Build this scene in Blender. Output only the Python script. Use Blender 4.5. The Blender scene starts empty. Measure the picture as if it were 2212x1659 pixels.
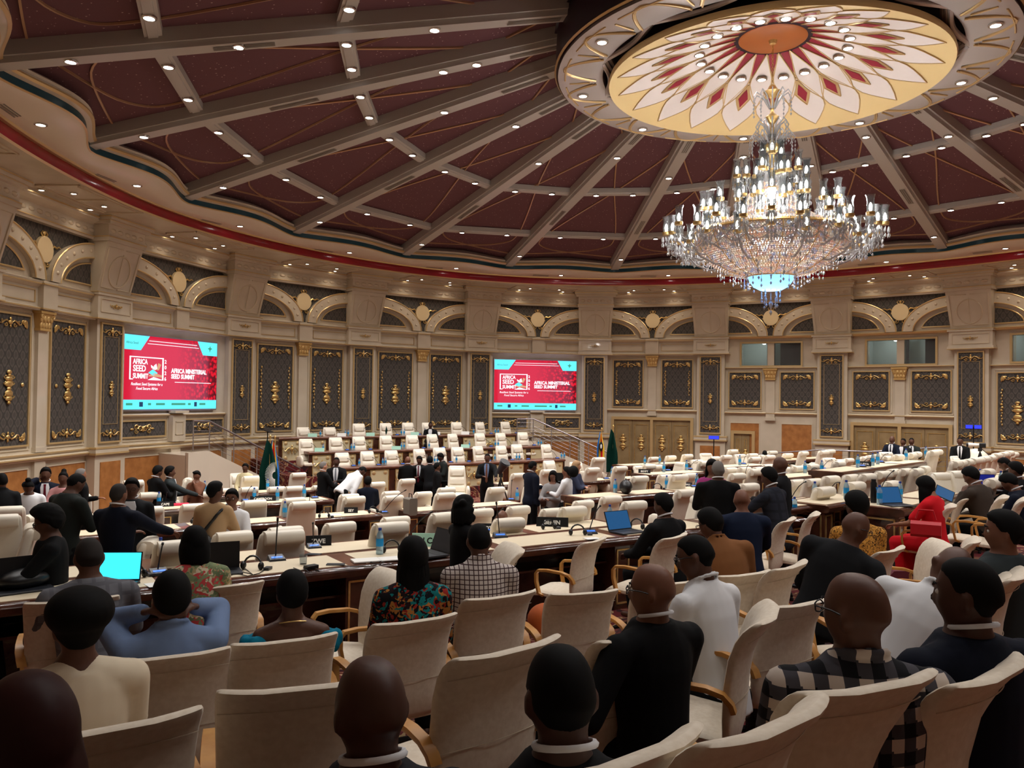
import bpy, math, random
import numpy as np
from mathutils import Vector, Matrix
rnd = random.Random(7)
SC = bpy.context.scene
COL = SC.collection
# ------------------------------------------------------------------ camera, world, exposure
F = 1767.6; PW, PH = 2212, 1659
PITCH, ROLL, YAW = .0185, .0135, .3057
CAM = np.array([-16.38, 0., 0.])
FW = np.array([math.cos(YAW)*math.cos(PITCH), math.sin(YAW)*math.cos(PITCH), math.sin(PITCH)])
_r = np.array([math.sin(YAW), -math.cos(YAW), 0.]); _u = np.cross(_r, FW)
RT = math.cos(ROLL)*_r + math.sin(ROLL)*_u
UP = -math.sin(ROLL)*_r + math.cos(ROLL)*_u
cd = bpy.data.cameras.new('camera'); cam = bpy.data.objects.new('camera', cd); COL.objects.link(cam)
cd.sensor_fit = 'HORIZONTAL'; cd.sensor_width = 36; cd.lens = 36*F/PW; cd.clip_start = .05; cd.clip_end = 200
cam.matrix_world = Matrix(((RT[0], UP[0], -FW[0], CAM[0]), (RT[1], UP[1], -FW[1], CAM[1]), (RT[2], UP[2], -FW[2], CAM[2]), (0, 0, 0, 1)))
SC.camera = cam
w = bpy.data.worlds.new('world'); SC.world = w; w.use_nodes = True
w.node_tree.nodes['Background'].inputs[0].default_value = (.9, .8, .7, 1)
w.node_tree.nodes['Background'].inputs[1].default_value = .02
SC.view_settings.view_transform = 'Standard'; SC.view_settings.look = 'None'
SC.view_settings.exposure = 0.2; SC.view_settings.gamma = 1.0; SC.view_settings.use_curve_mapping = False
cy = SC.cycles
cy.use_denoising = True; cy.max_bounces = 5; cy.diffuse_bounces = 3; cy.glossy_bounces = 2
cy.transmission_bounces = 4; cy.transparent_max_bounces = 8; cy.sample_clamp_indirect = 4.0; cy.sample_clamp_direct = 0
cy.caustics_reflective = False; cy.caustics_refractive = False; cy.use_adaptive_sampling = True; cy.adaptive_threshold = .06
# lamp powers (W)
P_RING, P_RIB, P_CORN, P_SOFF, P_FRZ, P_DOME, P_CHAN = 180, 165, 42, 24, 6, 7, 300
WARM = (1, .84, .66); COOL = (1, .97, .94)

# ------------------------------------------------------------------ geometry of the hall (metres; z = 0 at the eye)
AX = math.radians(52); EA = np.array([math.cos(AX), math.sin(AX)]); EB = np.array([math.sin(AX), -math.cos(AX)])  # stage axis, row direction (to the right)
def ray(x, y): return FW + RT*(x-1106)/F - UP*(y-829.5)/F
def atd(x, y, d): return CAM + ray(x, y)*d                      # a point seen at a pixel, at a depth
def atz(x, y, z):
    v = ray(x, y); return CAM + v*(z/v[2])
def ata(x, y, a):                                               # on the vertical plane of a row
    v = ray(x, y); k = (a - CAM[:2] @ EA)/(v[:2] @ EA); return CAM + v*k
def px(p):
    d = np.asarray(p, float) - CAM; z = d @ FW; return 1106+F*(d @ RT)/z, 829.5-F*(d @ UP)/z, z
FA = [-14, -10.1, -5.7, -2.4, -.3, 2.7, 5, 8, 12.8, 20]; FZ = [-1.45, -1.65, -2.05, -2.35, -2.6, -2.83, -3.0, -3.25, -3.4, -3.5]
BASES = []                                                       # (x, y, base height) of what stands on the raked floor
def floorz(x, y):
    z = float(np.interp(x*EA[0]+y*EA[1], FA, FZ))
    if BASES:
        d2 = (BN[:, 0]-x)**2 + (BN[:, 1]-y)**2; wgt = np.exp(-d2/(2*2.2**2))
        z += float((wgt*BN[:, 2]).sum()/(wgt.sum()+.4))
    return z

# ------------------------------------------------------------------ mesh helpers
class MB:
    def __init__(s): s.v = []; s.f = []; s.m = []; s.cm = 0
    def add(s, vs, fs):
        n = len(s.v); s.v += [tuple(map(float, p)) for p in vs]
        for f in fs: s.f.append(tuple(i+n for i in f)); s.m.append(s.cm)
        return s
    def box(s, x0, x1, y0, y1, z0, z1):
        return s.hexa([(x0, y0, z0), (x1, y0, z0), (x1, y1, z0), (x0, y1, z0), (x0, y0, z1), (x1, y0, z1), (x1, y1, z1), (x0, y1, z1)])
    def hexa(s, p): return s.add(p, [(3, 2, 1, 0), (4, 5, 6, 7), (0, 1, 5, 4), (1, 2, 6, 5), (2, 3, 7, 6), (3, 0, 4, 7)])
    def bev(s, x0, x1, y0, y1, z0, z1, b=.01):                   # box with chamfered long edges (x axis run)
        pr = [(y0+b, z0), (y1-b, z0), (y1, z0+b), (y1, z1-b), (y1-b, z1), (y0+b, z1), (y0, z1-b), (y0, z0+b)]
        return s.mold(pr, x0, x1)
    def mold(s, pr, x0, x1):                                     # profile (y,z) swept along x
        n = len(pr)
        return s.add([(x0, y, z) for y, z in pr]+[(x1, y, z) for y, z in pr],
                     [(i, (i+1) % n, n+(i+1) % n, n+i) for i in range(n)]+[tuple(range(n))[::-1], tuple(range(n, 2*n))])
    def ext(s, pl, y0, y1):                                      # outline (x,z) extruded along y
        n = len(pl)
        return s.add([(x, y0, z) for x, z in pl]+[(x, y1, z) for x, z in pl],
                     [((i+1) % n, i, n+i, n+(i+1) % n) for i in range(n)]+[tuple(range(n)), tuple(range(n, 2*n))[::-1]])
    def strip(s, A, B, y0, y1):                                  # band between two outlines (x,z), y0 front y1 back
        n = len(A); vs = []
        for a, b in zip(A, B): vs += [(a[0], y0, a[1]), (b[0], y0, b[1]), (b[0], y1, b[1]), (a[0], y1, a[1])]
        fs = []
        for i in range(n-1):
            for k in range(4): fs.append((4*i+k, 4*i+(k+1) % 4, 4*i+4+(k+1) % 4, 4*i+4+k))
        fs += [(3, 2, 1, 0), (4*n-4, 4*n-3, 4*n-2, 4*n-1)]
        return s.add(vs, fs)
    def tube(s, pts, r, n=6, closed=False, flat=1.0):
        P = [Vector(p) for p in pts]; m = len(P); R = r if hasattr(r, '__len__') else [r]*m
        vs = []; up = None
        for i in range(m):
            t = (P[(i+1) % m]-P[i-1]) if closed else (P[min(i+1, m-1)]-P[max(i-1, 0)])
            if t.length < 1e-9: t = Vector((0, 0, 1))
            t.normalize()
            if up is None: up = t.orthogonal().normalized()
            up = (up - t*up.dot(t)); up = up.normalized() if up.length > 1e-6 else t.orthogonal().normalized()
            b = t.cross(up)
            for k in range(n):
                a = 2*math.pi*k/n; vs.append(P[i]+(up*math.cos(a)+b*math.sin(a)*flat)*R[i])
        fs = []
        for i in range(m if closed else m-1):
            j = (i+1) % m
            for k in range(n): fs.append((i*n+k, i*n+(k+1) % n, j*n+(k+1) % n, j*n+k))
        if not closed: fs += [tuple(range(n))[::-1], tuple(range((m-1)*n, m*n))]
        return s.add(vs, fs)
    def lathe(s, pr, n=16, c=(0, 0, 0), a0=0., a1=2*math.pi, caps=True):
        full = abs(a1-a0-2*math.pi) < 1e-6; k = n if full else n+1; vs = []; fs = []
        for r, z in pr:
            for i in range(k):
                a = a0+(a1-a0)*i/n; vs.append((c[0]+r*math.cos(a), c[1]+r*math.sin(a), c[2]+z))
        for j in range(len(pr)-1):
            for i in range(n):
                i2 = (i+1) % k; fs.append((j*k+i, j*k+i2, (j+1)*k+i2, (j+1)*k+i))
        if full and caps:
            if pr[0][0] > 1e-4: fs.append(tuple(range(k))[::-1])
            if pr[-1][0] > 1e-4: fs.append(tuple(range((len(pr)-1)*k, len(pr)*k)))
        return s.add(vs, fs)
    def ball(s, c, r, nu=10, nv=6):
        r = r if hasattr(r, '__len__') else (r, r, r); vs = [(c[0], c[1], c[2]-r[2])]; fs = []
        for j in range(1, nv):
            t = -math.pi/2+math.pi*j/nv
            for i in range(nu):
                a = 2*math.pi*i/nu; vs.append((c[0]+r[0]*math.cos(t)*math.cos(a), c[1]+r[1]*math.cos(t)*math.sin(a), c[2]+r[2]*math.sin(t)))
        vs.append((c[0], c[1], c[2]+r[2])); L = len(vs)-1
        for i in range(nu): fs.append((0, 1+(i+1) % nu, 1+i)); fs.append((L, L-nu+i, L-nu+(i+1) % nu))
        for j in range(nv-2):
            for i in range(nu): fs.append((1+j*nu+i, 1+j*nu+(i+1) % nu, 1+(j+1)*nu+(i+1) % nu, 1+(j+1)*nu+i))
        return s.add(vs, fs)
    def octa(s, c, r, h):
        x, y, z = c; return s.add([(x+r, y, z), (x, y+r, z), (x-r, y, z), (x, y-r, z), (x, y, z+h), (x, y, z-h)],
                                  [(0, 1, 4), (1, 2, 4), (2, 3, 4), (3, 0, 4), (1, 0, 5), (2, 1, 5), (3, 2, 5), (0, 3, 5)])
    def grid(s, rows, cu=False):
        n = len(rows[0]); vs = [p for r in rows for p in r]; fs = []
        for j in range(len(rows)-1):
            for i in range(n if cu else n-1):
                i2 = (i+1) % n; fs.append((j*n+i, j*n+i2, (j+1)*n+i2, (j+1)*n+i))
        return s.add(vs, fs)
    def slab(s, rows, th):                                       # closed sheet: grid of points plus the same pushed by th(vector fn of point idx)
        n = len(rows[0]); m = len(rows); s.grid(rows)
        back = [[tuple(Vector(p)+Vector(th)) for p in r] for r in rows]
        k = len(s.v); vs = [p for r in back for p in r]; fs = []
        for j in range(m-1):
            for i in range(n-1): fs.append((j*n+i, (j+1)*n+i, (j+1)*n+i+1, j*n+i+1))
        s.add(vs, fs); base = k-n*m
        ring = [(0, i) for i in range(n)]+[(j, n-1) for j in range(1, m)]+[(m-1, i) for i in range(n-2, -1, -1)]+[(j, 0) for j in range(m-2, 0, -1)]
        ids = [j*n+i for j, i in ring]
        for a, b in zip(ids, ids[1:]+ids[:1]): s.f.append((base+b, base+a, k+a, k+b)); s.m.append(s.cm)
        return s
    def mesh(s, name, mats, smooth=False, fix=True):
        me = bpy.data.meshes.new(name); me.from_pydata(s.v, [], s.f)
        for m in (mats if isinstance(mats, (list, tuple)) else [mats]): me.materials.append(m)
        if max(s.m, default=0): me.polygons.foreach_set('material_index', s.m)
        if smooth: me.polygons.foreach_set('use_smooth', [True]*len(s.f)); me.set_sharp_from_angle(angle=math.radians(smooth if smooth > 1 else 40))
        me.update(); return me
def ob(name, me, parent=None, M=None, **props):
    o = bpy.data.objects.new(name, me); COL.objects.link(o)
    if parent is not None: o.parent = parent
    if M is not None: o.matrix_basis = M
    for k, v in props.items():
        if v is not None: o[k] = v
    return o
def TR(x, y, z, rz=0): return Matrix.Translation((x, y, z)) @ Matrix.Rotation(rz, 4, 'Z')
def dup(root, M, label=None, group=None):
    r = root.copy(); COL.objects.link(r); r.matrix_basis = M
    if label: r['label'] = label
    if group: r['group'] = group
    for ch in list(root.children):
        c = ch.copy(); COL.objects.link(c); c.parent = r
        for g in ch.children:
            d = g.copy(); COL.objects.link(d); d.parent = c
    return r
def ordn(n):
    return {1: 'first', 2: 'second', 3: 'third', 4: 'fourth', 5: 'fifth', 6: 'sixth', 7: 'seventh', 8: 'eighth', 9: 'ninth', 10: 'tenth'}.get(n, '%dth' % n if n % 10 not in (1, 2, 3) or n in (11, 12, 13) else '%d%s' % (n, {1: 'st', 2: 'nd', 3: 'rd'}[n % 10]))

# ------------------------------------------------------------------ materials
def srgb(*c):
    c = [v/255 for v in c]; return tuple((v/12.92 if v <= .04045 else ((v+.055)/1.055)**2.4) for v in c)+(1,)
def mat(name, col, rough=.6, metal=0., spec=.5, emit=None, es=0., trans=0., ior=1.45, coat=0., sheen=0., alpha=1.):
    m = bpy.data.materials.new(name); m.use_nodes = True; b = m.node_tree.nodes['Principled BSDF']
    b.inputs['Base Color'].default_value = col; b.inputs['Roughness'].default_value = rough; b.inputs['Metallic'].default_value = metal
    b.inputs['Specular IOR Level'].default_value = spec; b.inputs['IOR'].default_value = ior
    b.inputs['Transmission Weight'].default_value = trans; b.inputs['Coat Weight'].default_value = coat
    b.inputs['Sheen Weight'].default_value = sheen; b.inputs['Alpha'].default_value = alpha
    if emit: b.inputs['Emission Color'].default_value = emit; b.inputs['Emission Strength'].default_value = es
    return m
def nd(m, t, **k):
    n = m.node_tree.nodes.new(t)
    for a, v in k.items():
        if a.startswith('i_'): n.inputs[int(a[2:])].default_value = v
        else: setattr(n, a, v)
    return n
def lk(m, a, b): m.node_tree.links.new(a, b)
def bs(m): return m.node_tree.nodes['Principled BSDF']
def noisy(m, c1, c2, scale=8, detail=4, co='Object', bump=0., lo=.35, hi=.65):
    tc = nd(m, 'ShaderNodeTexCoord'); n = nd(m, 'ShaderNodeTexNoise'); n.inputs['Scale'].default_value = scale; n.inputs['Detail'].default_value = detail
    lk(m, tc.outputs[co], n.inputs['Vector']); r = nd(m, 'ShaderNodeValToRGB')
    r.color_ramp.elements[0].color = c1; r.color_ramp.elements[1].color = c2; r.color_ramp.elements[0].position = lo; r.color_ramp.elements[1].position = hi
    lk(m, n.outputs['Fac'], r.inputs[0]); lk(m, r.outputs[0], bs(m).inputs['Base Color'])
    if bump:
        b = nd(m, 'ShaderNodeBump'); b.inputs['Strength'].default_value = bump; b.inputs['Distance'].default_value = .01
        lk(m, n.outputs['Fac'], b.inputs['Height']); lk(m, b.outputs[0], bs(m).inputs['Normal'])
    return m
M = {}
M['wall'] = noisy(mat('cream_lacquer', srgb(222, 205, 180), .22, spec=.45, coat=.15), srgb(200, 186, 164), srgb(212, 198, 177), 1.3, 2)
M['trim'] = mat('cream_trim', srgb(212, 196, 170), .25, spec=.5)
M['gold'] = noisy(mat('gold_leaf', srgb(226, 190, 122), .3, .75), srgb(216, 176, 104), srgb(236, 204, 140), 12, 2)
M['goldpaint'] = mat('pale_gold_paint', srgb(218, 188, 136), .32, .45)
M['capgold'] = mat('capital_gold', srgb(214, 176, 112), .38, .35)
M['wood_orange'] = noisy(mat('honey_wood_panel', srgb(172, 112, 58), .5), srgb(160, 102, 52), srgb(182, 122, 66), 5, 5)
M['dark_void'] = mat('dark_interior', srgb(24, 20, 18), .9)
def damask():
    m = mat('damask_wallpaper', srgb(58, 52, 48), .75); tc = nd(m, 'ShaderNodeTexCoord'); mp = nd(m, 'ShaderNodeMapping')
    lk(m, tc.outputs['Object'], mp.inputs[0]); sx = nd(m, 'ShaderNodeSeparateXYZ'); lk(m, mp.outputs[0], sx.inputs[0])
    def mt(op, a, b=None, c=None):
        n = nd(m, 'ShaderNodeMath', operation=op)
        for i, v in enumerate((a, b, c)):
            if v is None: continue
            if isinstance(v, (int, float)): n.inputs[i].default_value = v
            else: lk(m, v, n.inputs[i])
        return n.outputs[0]
    u = mt('MULTIPLY', sx.outputs[0], 2*math.pi/.24); v = mt('MULTIPLY', sx.outputs[2], 2*math.pi/.34)
    p = mt('MULTIPLY', mt('ADD', mt('COSINE', u), mt('COSINE', v)), .5)
    p = mt('ABSOLUTE', p); n1 = nd(m, 'ShaderNodeTexNoise'); n1.inputs['Scale'].default_value = 22; lk(m, tc.outputs['Object'], n1.inputs['Vector'])
    q = mt('MULTIPLY_ADD', n1.outputs['Fac'], .5, mt('SUBTRACT', p, .25)); r = nd(m, 'ShaderNodeValToRGB')
    e = r.color_ramp.elements; e[0].position = .12; e[0].color = srgb(62, 58, 55); e[1].position = .42; e[1].color = srgb(94, 87, 80)
    x = e.new(.75); x.color = srgb(76, 70, 66); lk(m, q, r.inputs[0]); lk(m, r.outputs[0], bs(m).inputs['Base Color']); return m
M['damask'] = damask()
def fabric():
    m = mat('burgundy_ceiling_cloth', srgb(96, 40, 46), .85); tc = nd(m, 'ShaderNodeTexCoord')
    v = nd(m, 'ShaderNodeTexVoronoi'); v.inputs['Scale'].default_value = 9; v.inputs['Randomness'].default_value = .75
    lk(m, tc.outputs['Object'], v.inputs['Vector']); n = nd(m, 'ShaderNodeTexNoise'); n.inputs['Scale'].default_value = 14; lk(m, tc.outputs['Object'], n.inputs['Vector'])
    a = nd(m, 'ShaderNodeMath', operation='MULTIPLY_ADD'); lk(m, n.outputs['Fac'], a.inputs[0]); a.inputs[1].default_value = .16; lk(m, v.outputs['Distance'], a.inputs[2])
    r = nd(m, 'ShaderNodeValToRGB'); e = r.color_ramp.elements; e[0].position = .17; e[0].color = srgb(190, 164, 160); e[1].position = .215; e[1].color = srgb(104, 66, 72)
    lk(m, a.outputs[0], r.inputs[0]); lk(m, r.outputs[0], bs(m).inputs['Base Color']); return m
M['fabric'] = fabric()
M['rib'] = mat('grey_cream_beam', srgb(188, 183, 176), .35)
M['ribside'] = mat('grey_beam_side', srgb(150, 140, 130), .5)
M['red'] = mat('red_lacquer', srgb(150, 20, 36), .22, coat=.3)
M['teal'] = mat('teal_lacquer', srgb(16, 62, 76), .3)
M['cornice'] = mat('cornice_cream', srgb(226, 212, 192), .28)
M['strip'] = mat('bronze_strip', srgb(200, 160, 124), .32, .5)
M['silver'] = mat('silver_plaster', srgb(200, 192, 188), .33, .35)
M['cream2'] = mat('dome_cream', srgb(236, 208, 150), .5)
M['white'] = mat('dome_white', srgb(238, 228, 222), .5)
M['domered'] = mat('dome_red', srgb(146, 30, 52), .45)
M['hubwood'] = mat('hub_wood', srgb(176, 100, 48), .4)
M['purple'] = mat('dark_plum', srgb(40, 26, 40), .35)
M['lens'] = mat('lamp_lens', (1, 1, 1, 1), .5, emit=(1, .97, .92, 1), es=26)
M['lens_w'] = mat('lamp_lens_warm', (1, 1, 1, 1), .5, emit=(1, .9, .75, 1), es=16)
M['chrome'] = mat('chrome_ring', srgb(210, 206, 200), .2, .9)
M['grille'] = mat('grey_grille', srgb(120, 112, 102), .6)
def carpet():
    m = mat('patterned_red_carpet', srgb(120, 20, 24), .95); tc = nd(m, 'ShaderNodeTexCoord')
    n = nd(m, 'ShaderNodeTexNoise'); n.inputs['Scale'].default_value = 1.7; n.inputs['Detail'].default_value = 1.5; n.inputs['Distortion'].default_value = 2.4
    lk(m, tc.outputs['Object'], n.inputs['Vector']); r = nd(m, 'ShaderNodeValToRGB'); e = r.color_ramp.elements; r.color_ramp.interpolation = 'CONSTANT'
    e[0].position = 0; e[0].color = srgb(44, 14, 18); e[1].position = .36; e[1].color = srgb(96, 22, 26)
    for p, c in ((.5, srgb(168, 140, 100)), (.545, srgb(104, 36, 30)), (.61, srgb(64, 22, 24)), (.66, srgb(146, 104, 72)), (.69, srgb(88, 20, 24))):
        x = e.new(p); x.color = c
    lk(m, n.outputs['Fac'], r.inputs[0]); lk(m, r.outputs[0], bs(m).inputs['Base Color']); return m
M['carpet'] = carpet()
M['leather'] = noisy(mat('cream_leather', srgb(232, 222, 204), .42, spec=.4), srgb(228, 217, 198), srgb(238, 229, 212), 3, 3)
M['leather2'] = noisy(mat('ivory_fabric', srgb(226, 212, 192), .7, spec=.3, sheen=.15), srgb(221, 206, 185), srgb(231, 218, 199), 40, 3, bump=.08)
M['seam'] = mat('seam_thread', srgb(204, 188, 166), .8)
M['armwood'] = noisy(mat('golden_beech', srgb(196, 140, 72), .38, spec=.5), srgb(186, 128, 62), srgb(206, 152, 84), 9, 4)
M['blackmetal'] = mat('black_metal', srgb(22, 22, 24), .4, .3)
M['mahog'] = noisy(mat('dark_mahogany', srgb(66, 36, 26), .18, coat=.4), srgb(52, 26, 18), srgb(84, 48, 34), 4, 5)
M['mahogtop'] = noisy(mat('mahogany_top', srgb(110, 66, 46), .3, coat=.3), srgb(98, 56, 38), srgb(122, 76, 54), 4, 5)
M['deskpanel'] = mat('desk_cream_panel', srgb(206, 190, 152), .5)
M['pad'] = mat('cream_writing_pad', srgb(224, 208, 178), .55)
M['steel'] = mat('brushed_steel', srgb(176, 172, 176), .3, .8)
M['black'] = mat('black_plastic', srgb(18, 18, 20), .4)
M['dgrey'] = mat('dark_grey_plastic', srgb(44, 46, 52), .4)
M['paper'] = mat('white_paper', srgb(238, 236, 230), .8)
M['mint'] = mat('mint_card', srgb(170, 216, 196), .7)
M['blueled'] = mat('blue_led_display', srgb(10, 30, 90), .4, emit=srgb(40, 110, 240), es=1.4)
M['water'] = mat('bottle_water', srgb(190, 222, 240), .08, trans=.6, ior=1.2)
M['blabel'] = mat('blue_bottle_label', srgb(20, 150, 220), .4)
M['bcap'] = mat('blue_bottle_cap', srgb(26, 60, 150), .4)
M['glass'] = mat('clear_glass', srgb(220, 225, 228), .05, trans=.9, ior=1.3)
M['sky_screen'] = mat('lit_cyan_screen', (0, 0, 0, 1), .4, emit=srgb(60, 215, 245), es=1.3)
M['blue_screen'] = mat('dim_blue_screen', (0, 0, 0, 1), .3, emit=srgb(44, 104, 160), es=.55)
def em(name, c, s=1.): return mat(name, (0, 0, 0, 1), .5, spec=.2, emit=c, es=s)
SKIN = {k: mat('skin_'+k, srgb(*c), .48, spec=.4) for k, c in dict(deep=(74, 46, 36), dark=(92, 60, 46), brown=(118, 78, 60), warm=(150, 100, 74), fair=(206, 150, 122)).items()}
HAIRM = {k: mat('hair_'+k, srgb(*c), r, spec=.15) for k, c, r in (('black', (13, 12, 12), .75), ('grey', (120, 114, 110), .8), ('blonde', (176, 140, 104), .6), ('auburn', (48, 24, 22), .5), ('salt', (52, 48, 46), .85))}
M['eye'] = mat('eye_white', srgb(225, 220, 214), .3)
M['iris'] = mat('eye_iris', srgb(30, 20, 16), .2)
CL = {}
def cloth(key, *c, rough=.85):
    if key not in CL: CL[key] = mat('cloth_'+key, srgb(*c), rough, spec=.2)
    return CL[key]
def plaid(name, base, dark, sc, wid=.25, third=None, fine=0):
    m = mat('cloth_'+name, base, .9, spec=.2); tc = nd(m, 'ShaderNodeTexCoord'); sp = nd(m, 'ShaderNodeSeparateXYZ'); lk(m, tc.outputs['Object'], sp.inputs[0])
    outs = []
    for ax in (0, 2):
        a = nd(m, 'ShaderNodeMath', operation='MULTIPLY'); a.inputs[1].default_value = sc; lk(m, sp.outputs[ax], a.inputs[0])
        b = nd(m, 'ShaderNodeMath', operation='FRACT'); lk(m, a.outputs[0], b.inputs[0])
        c = nd(m, 'ShaderNodeMath', operation='LESS_THAN'); c.inputs[1].default_value = wid; lk(m, b.outputs[0], c.inputs[0]); outs.append(c.outputs[0])
    s = nd(m, 'ShaderNodeMath', operation='ADD'); lk(m, outs[0], s.inputs[0]); lk(m, outs[1], s.inputs[1])
    h = nd(m, 'ShaderNodeMath', operation='MULTIPLY'); h.inputs[1].default_value = .5; lk(m, s.outputs[0], h.inputs[0])
    if fine:
        for ax in (0, 2):
            a = nd(m, 'ShaderNodeMath', operation='MULTIPLY'); a.inputs[1].default_value = fine; lk(m, sp.outputs[ax], a.inputs[0])
            b = nd(m, 'ShaderNodeMath', operation='FRACT'); lk(m, a.outputs[0], b.inputs[0])
            c = nd(m, 'ShaderNodeMath', operation='LESS_THAN'); c.inputs[1].default_value = .16; lk(m, b.outputs[0], c.inputs[0])
            g = nd(m, 'ShaderNodeMath', operation='MULTIPLY_ADD'); lk(m, c.outputs[0], g.inputs[0]); g.inputs[1].default_value = .28; lk(m, h.outputs[0], g.inputs[2]); h = g
    r = nd(m, 'ShaderNodeValToRGB'); e = r.color_ramp.elements; r.color_ramp.interpolation = 'CONSTANT'
    e[0].color = base; e[1].position = .3; e[1].color = dark; x = e.new(.8); x.color = third or dark
    lk(m, h.outputs[0], r.inputs[0]); lk(m, r.outputs[0], bs(m).inputs['Base Color']); CL[name] = m; return m
def blotch(name, cols, sc):
    m = mat('cloth_'+name, cols[0], .9, spec=.2); tc = nd(m, 'ShaderNodeTexCoord'); v = nd(m, 'ShaderNodeTexVoronoi'); v.inputs['Scale'].default_value = sc
    n = nd(m, 'ShaderNodeTexNoise'); n.inputs['Scale'].default_value = sc*.6; lk(m, tc.outputs['Object'], n.inputs['Vector'])
    mx = nd(m, 'ShaderNodeMixRGB'); mx.inputs[0].default_value = .35; lk(m, tc.outputs['Object'], mx.inputs[1]); lk(m, n.outputs['Color'], mx.inputs[2]); lk(m, mx.outputs[0], v.inputs['Vector'])
    sp = nd(m, 'ShaderNodeSeparateColor'); lk(m, v.outputs['Color'], sp.inputs[0]); r = nd(m, 'ShaderNodeValToRGB'); r.color_ramp.interpolation = 'CONSTANT'
    e = r.color_ramp.elements; e[0].color = cols[0]; e[1].position = 1/len(cols); e[1].color = cols[1]
    for i, c in enumerate(cols[2:], 2): x = e.new(i/len(cols)); x.color = c
    lk(m, sp.outputs[0], r.inputs[0]); lk(m, r.outputs[0], bs(m).inputs['Base Color']); CL[name] = m; return m
plaid('checked', srgb(196, 184, 178), srgb(66, 46, 48), 34, .2)
plaid('tartan', srgb(196, 182, 170), srgb(70, 68, 74), 13, .5, srgb(22, 22, 26), 26)
plaid('greycheck', srgb(112, 112, 118), srgb(98, 98, 104), 14, .3)
plaid('blazer', srgb(38, 40, 50), srgb(30, 32, 40), 9, .3)
blotch('floral', [srgb(128, 138, 100), srgb(190, 70, 70), srgb(206, 190, 160), srgb(110, 124, 90), srgb(170, 150, 110), srgb(120, 132, 100)], 22)
blotch('african', [srgb(16, 20, 26), srgb(150, 44, 36), srgb(24, 20, 24), srgb(24, 120, 124), srgb(180, 120, 60), srgb(40, 22, 26)], 24)
blotch('leopard', [srgb(206, 146, 64), srgb(40, 26, 18), srgb(214, 156, 74), srgb(190, 128, 56)], 42)
# ================================================================== THE HALL
WP = {-3: (-16.6, 6.6), -2: (-13.2, 10.6), -1: (-8.6, 13.6), 0: (-3.7, 15.6), 1: (1.22, 16.8), 2: (6.9, 16.8), 3: (11.53, 14.75), 4: (15.65, 11.5), 5: (18.2, 7.2),
      6: (18.1, 2.33), 7: (17.35, -2.27), 8: (15.42, -6.64), 9: (12.5, -10.4), 10: (8.7, -13.3), 11: (4.3, -15.3), 12: (-.5, -16.3)}
W2 = {i: np.array(p, float) for i, p in WP.items()}
def unit(v): return v/np.linalg.norm(v)
def frame(o, u):
    u = unit(np.asarray(u, float)); y = np.array([-u[1], u[0]])
    return Matrix(((u[0], y[0], 0, o[0]), (u[1], y[1], 0, o[1]), (0, 0, 1, 0), (0, 0, 0, 1)))
def pil_frame(i):
    a = unit(W2[i]-W2[i-1]) if i-1 in W2 else unit(W2[i+1]-W2[i]); b = unit(W2[i+1]-W2[i]) if i+1 in W2 else a
    return frame(W2[i], a+b)
def bay_frame(i):
    u = W2[i+1]-W2[i]; L = np.linalg.norm(u); u = u/L; y = np.array([-u[1], u[0]])
    return frame((W2[i]+W2[i+1])/2+y*.30, u), L
def radial(pts):                                                 # periodic smooth radius by azimuth
    A = np.array([a for a, r in pts]); Rr = np.array([r for a, r in pts]); o = np.argsort(A); A = A[o]; Rr = Rr[o]; n = len(A)
    AA = np.concatenate([A-2*math.pi, A, A+2*math.pi]); RR = np.tile(Rr, 3)
    def f(a):
        a = math.atan2(math.sin(a), math.cos(a)); k = int(np.searchsorted(AA, a))
        x0, x1 = AA[k-1], AA[k]; t = (a-x0)/(x1-x0); p0, p1, p2, p3 = RR[k-2], RR[k-1], RR[k], RR[k+1]
        m1 = (p2-p0)/(x1-AA[k-2])*(x1-x0); m2 = (p3-p1)/(AA[k+1]-x0)*(x1-x0); t2 = t*t; t3 = t2*t
        return (2*t3-3*t2+1)*p1+(t3-2*t2+t)*m1+(-2*t3+3*t2)*p2+(t3-t2)*m2
    return f
az = lambda p: math.atan2(p[1], p[0])
WR = radial([(az(p), np.hypot(*p)) for p in W2.values()]+[(math.radians(d), r) for d, r in ((180, 17.9), (200, 18.0), (220, 17.6), (240, 17.0), (255, 16.6))])
RIBS = [(-3, 156, 13.4), (-2, 138, 13.2), (-1, 120, 13.05), (0, 102.5, 13.35), (1, 85, 14.15), (2, 67.5, 14.95), (3, 50.5, 15.75), (4, 35.5, 16.15), (5, 21, 15.85), (6, 6.5, 15.05), (7, -8, 14.35), (8, -22, 13.8), (9, -37, 13.4), (10, -53, 13.2), (11, -70, 13.2), (12, -88, 13.2), (13, -106, 13.4), (14, -124, 13.7), (15, -143, 14.0), (16, -162, 14.0), (17, -180.5, 13.8)]
S1 = {0: .142, 1: .142, 2: .117, 3: .112, 4: .153, 5: .155, 6: .157, 7: .16, 8: .16}; S2 = {-1: .38, 0: .385, 1: .37, 2: .36, 3: .348, 4: .38, 5: .40, 6: .42, 7: .43, 8: .44, 9: .44}
RM = radial([(math.radians(d), r) for _, d, r in RIBS[:20]])
def S(kind, i): return (S1 if kind == 1 else S2).get(i, .15 if kind == 1 else (.38 if i < 4 else .44))

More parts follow.
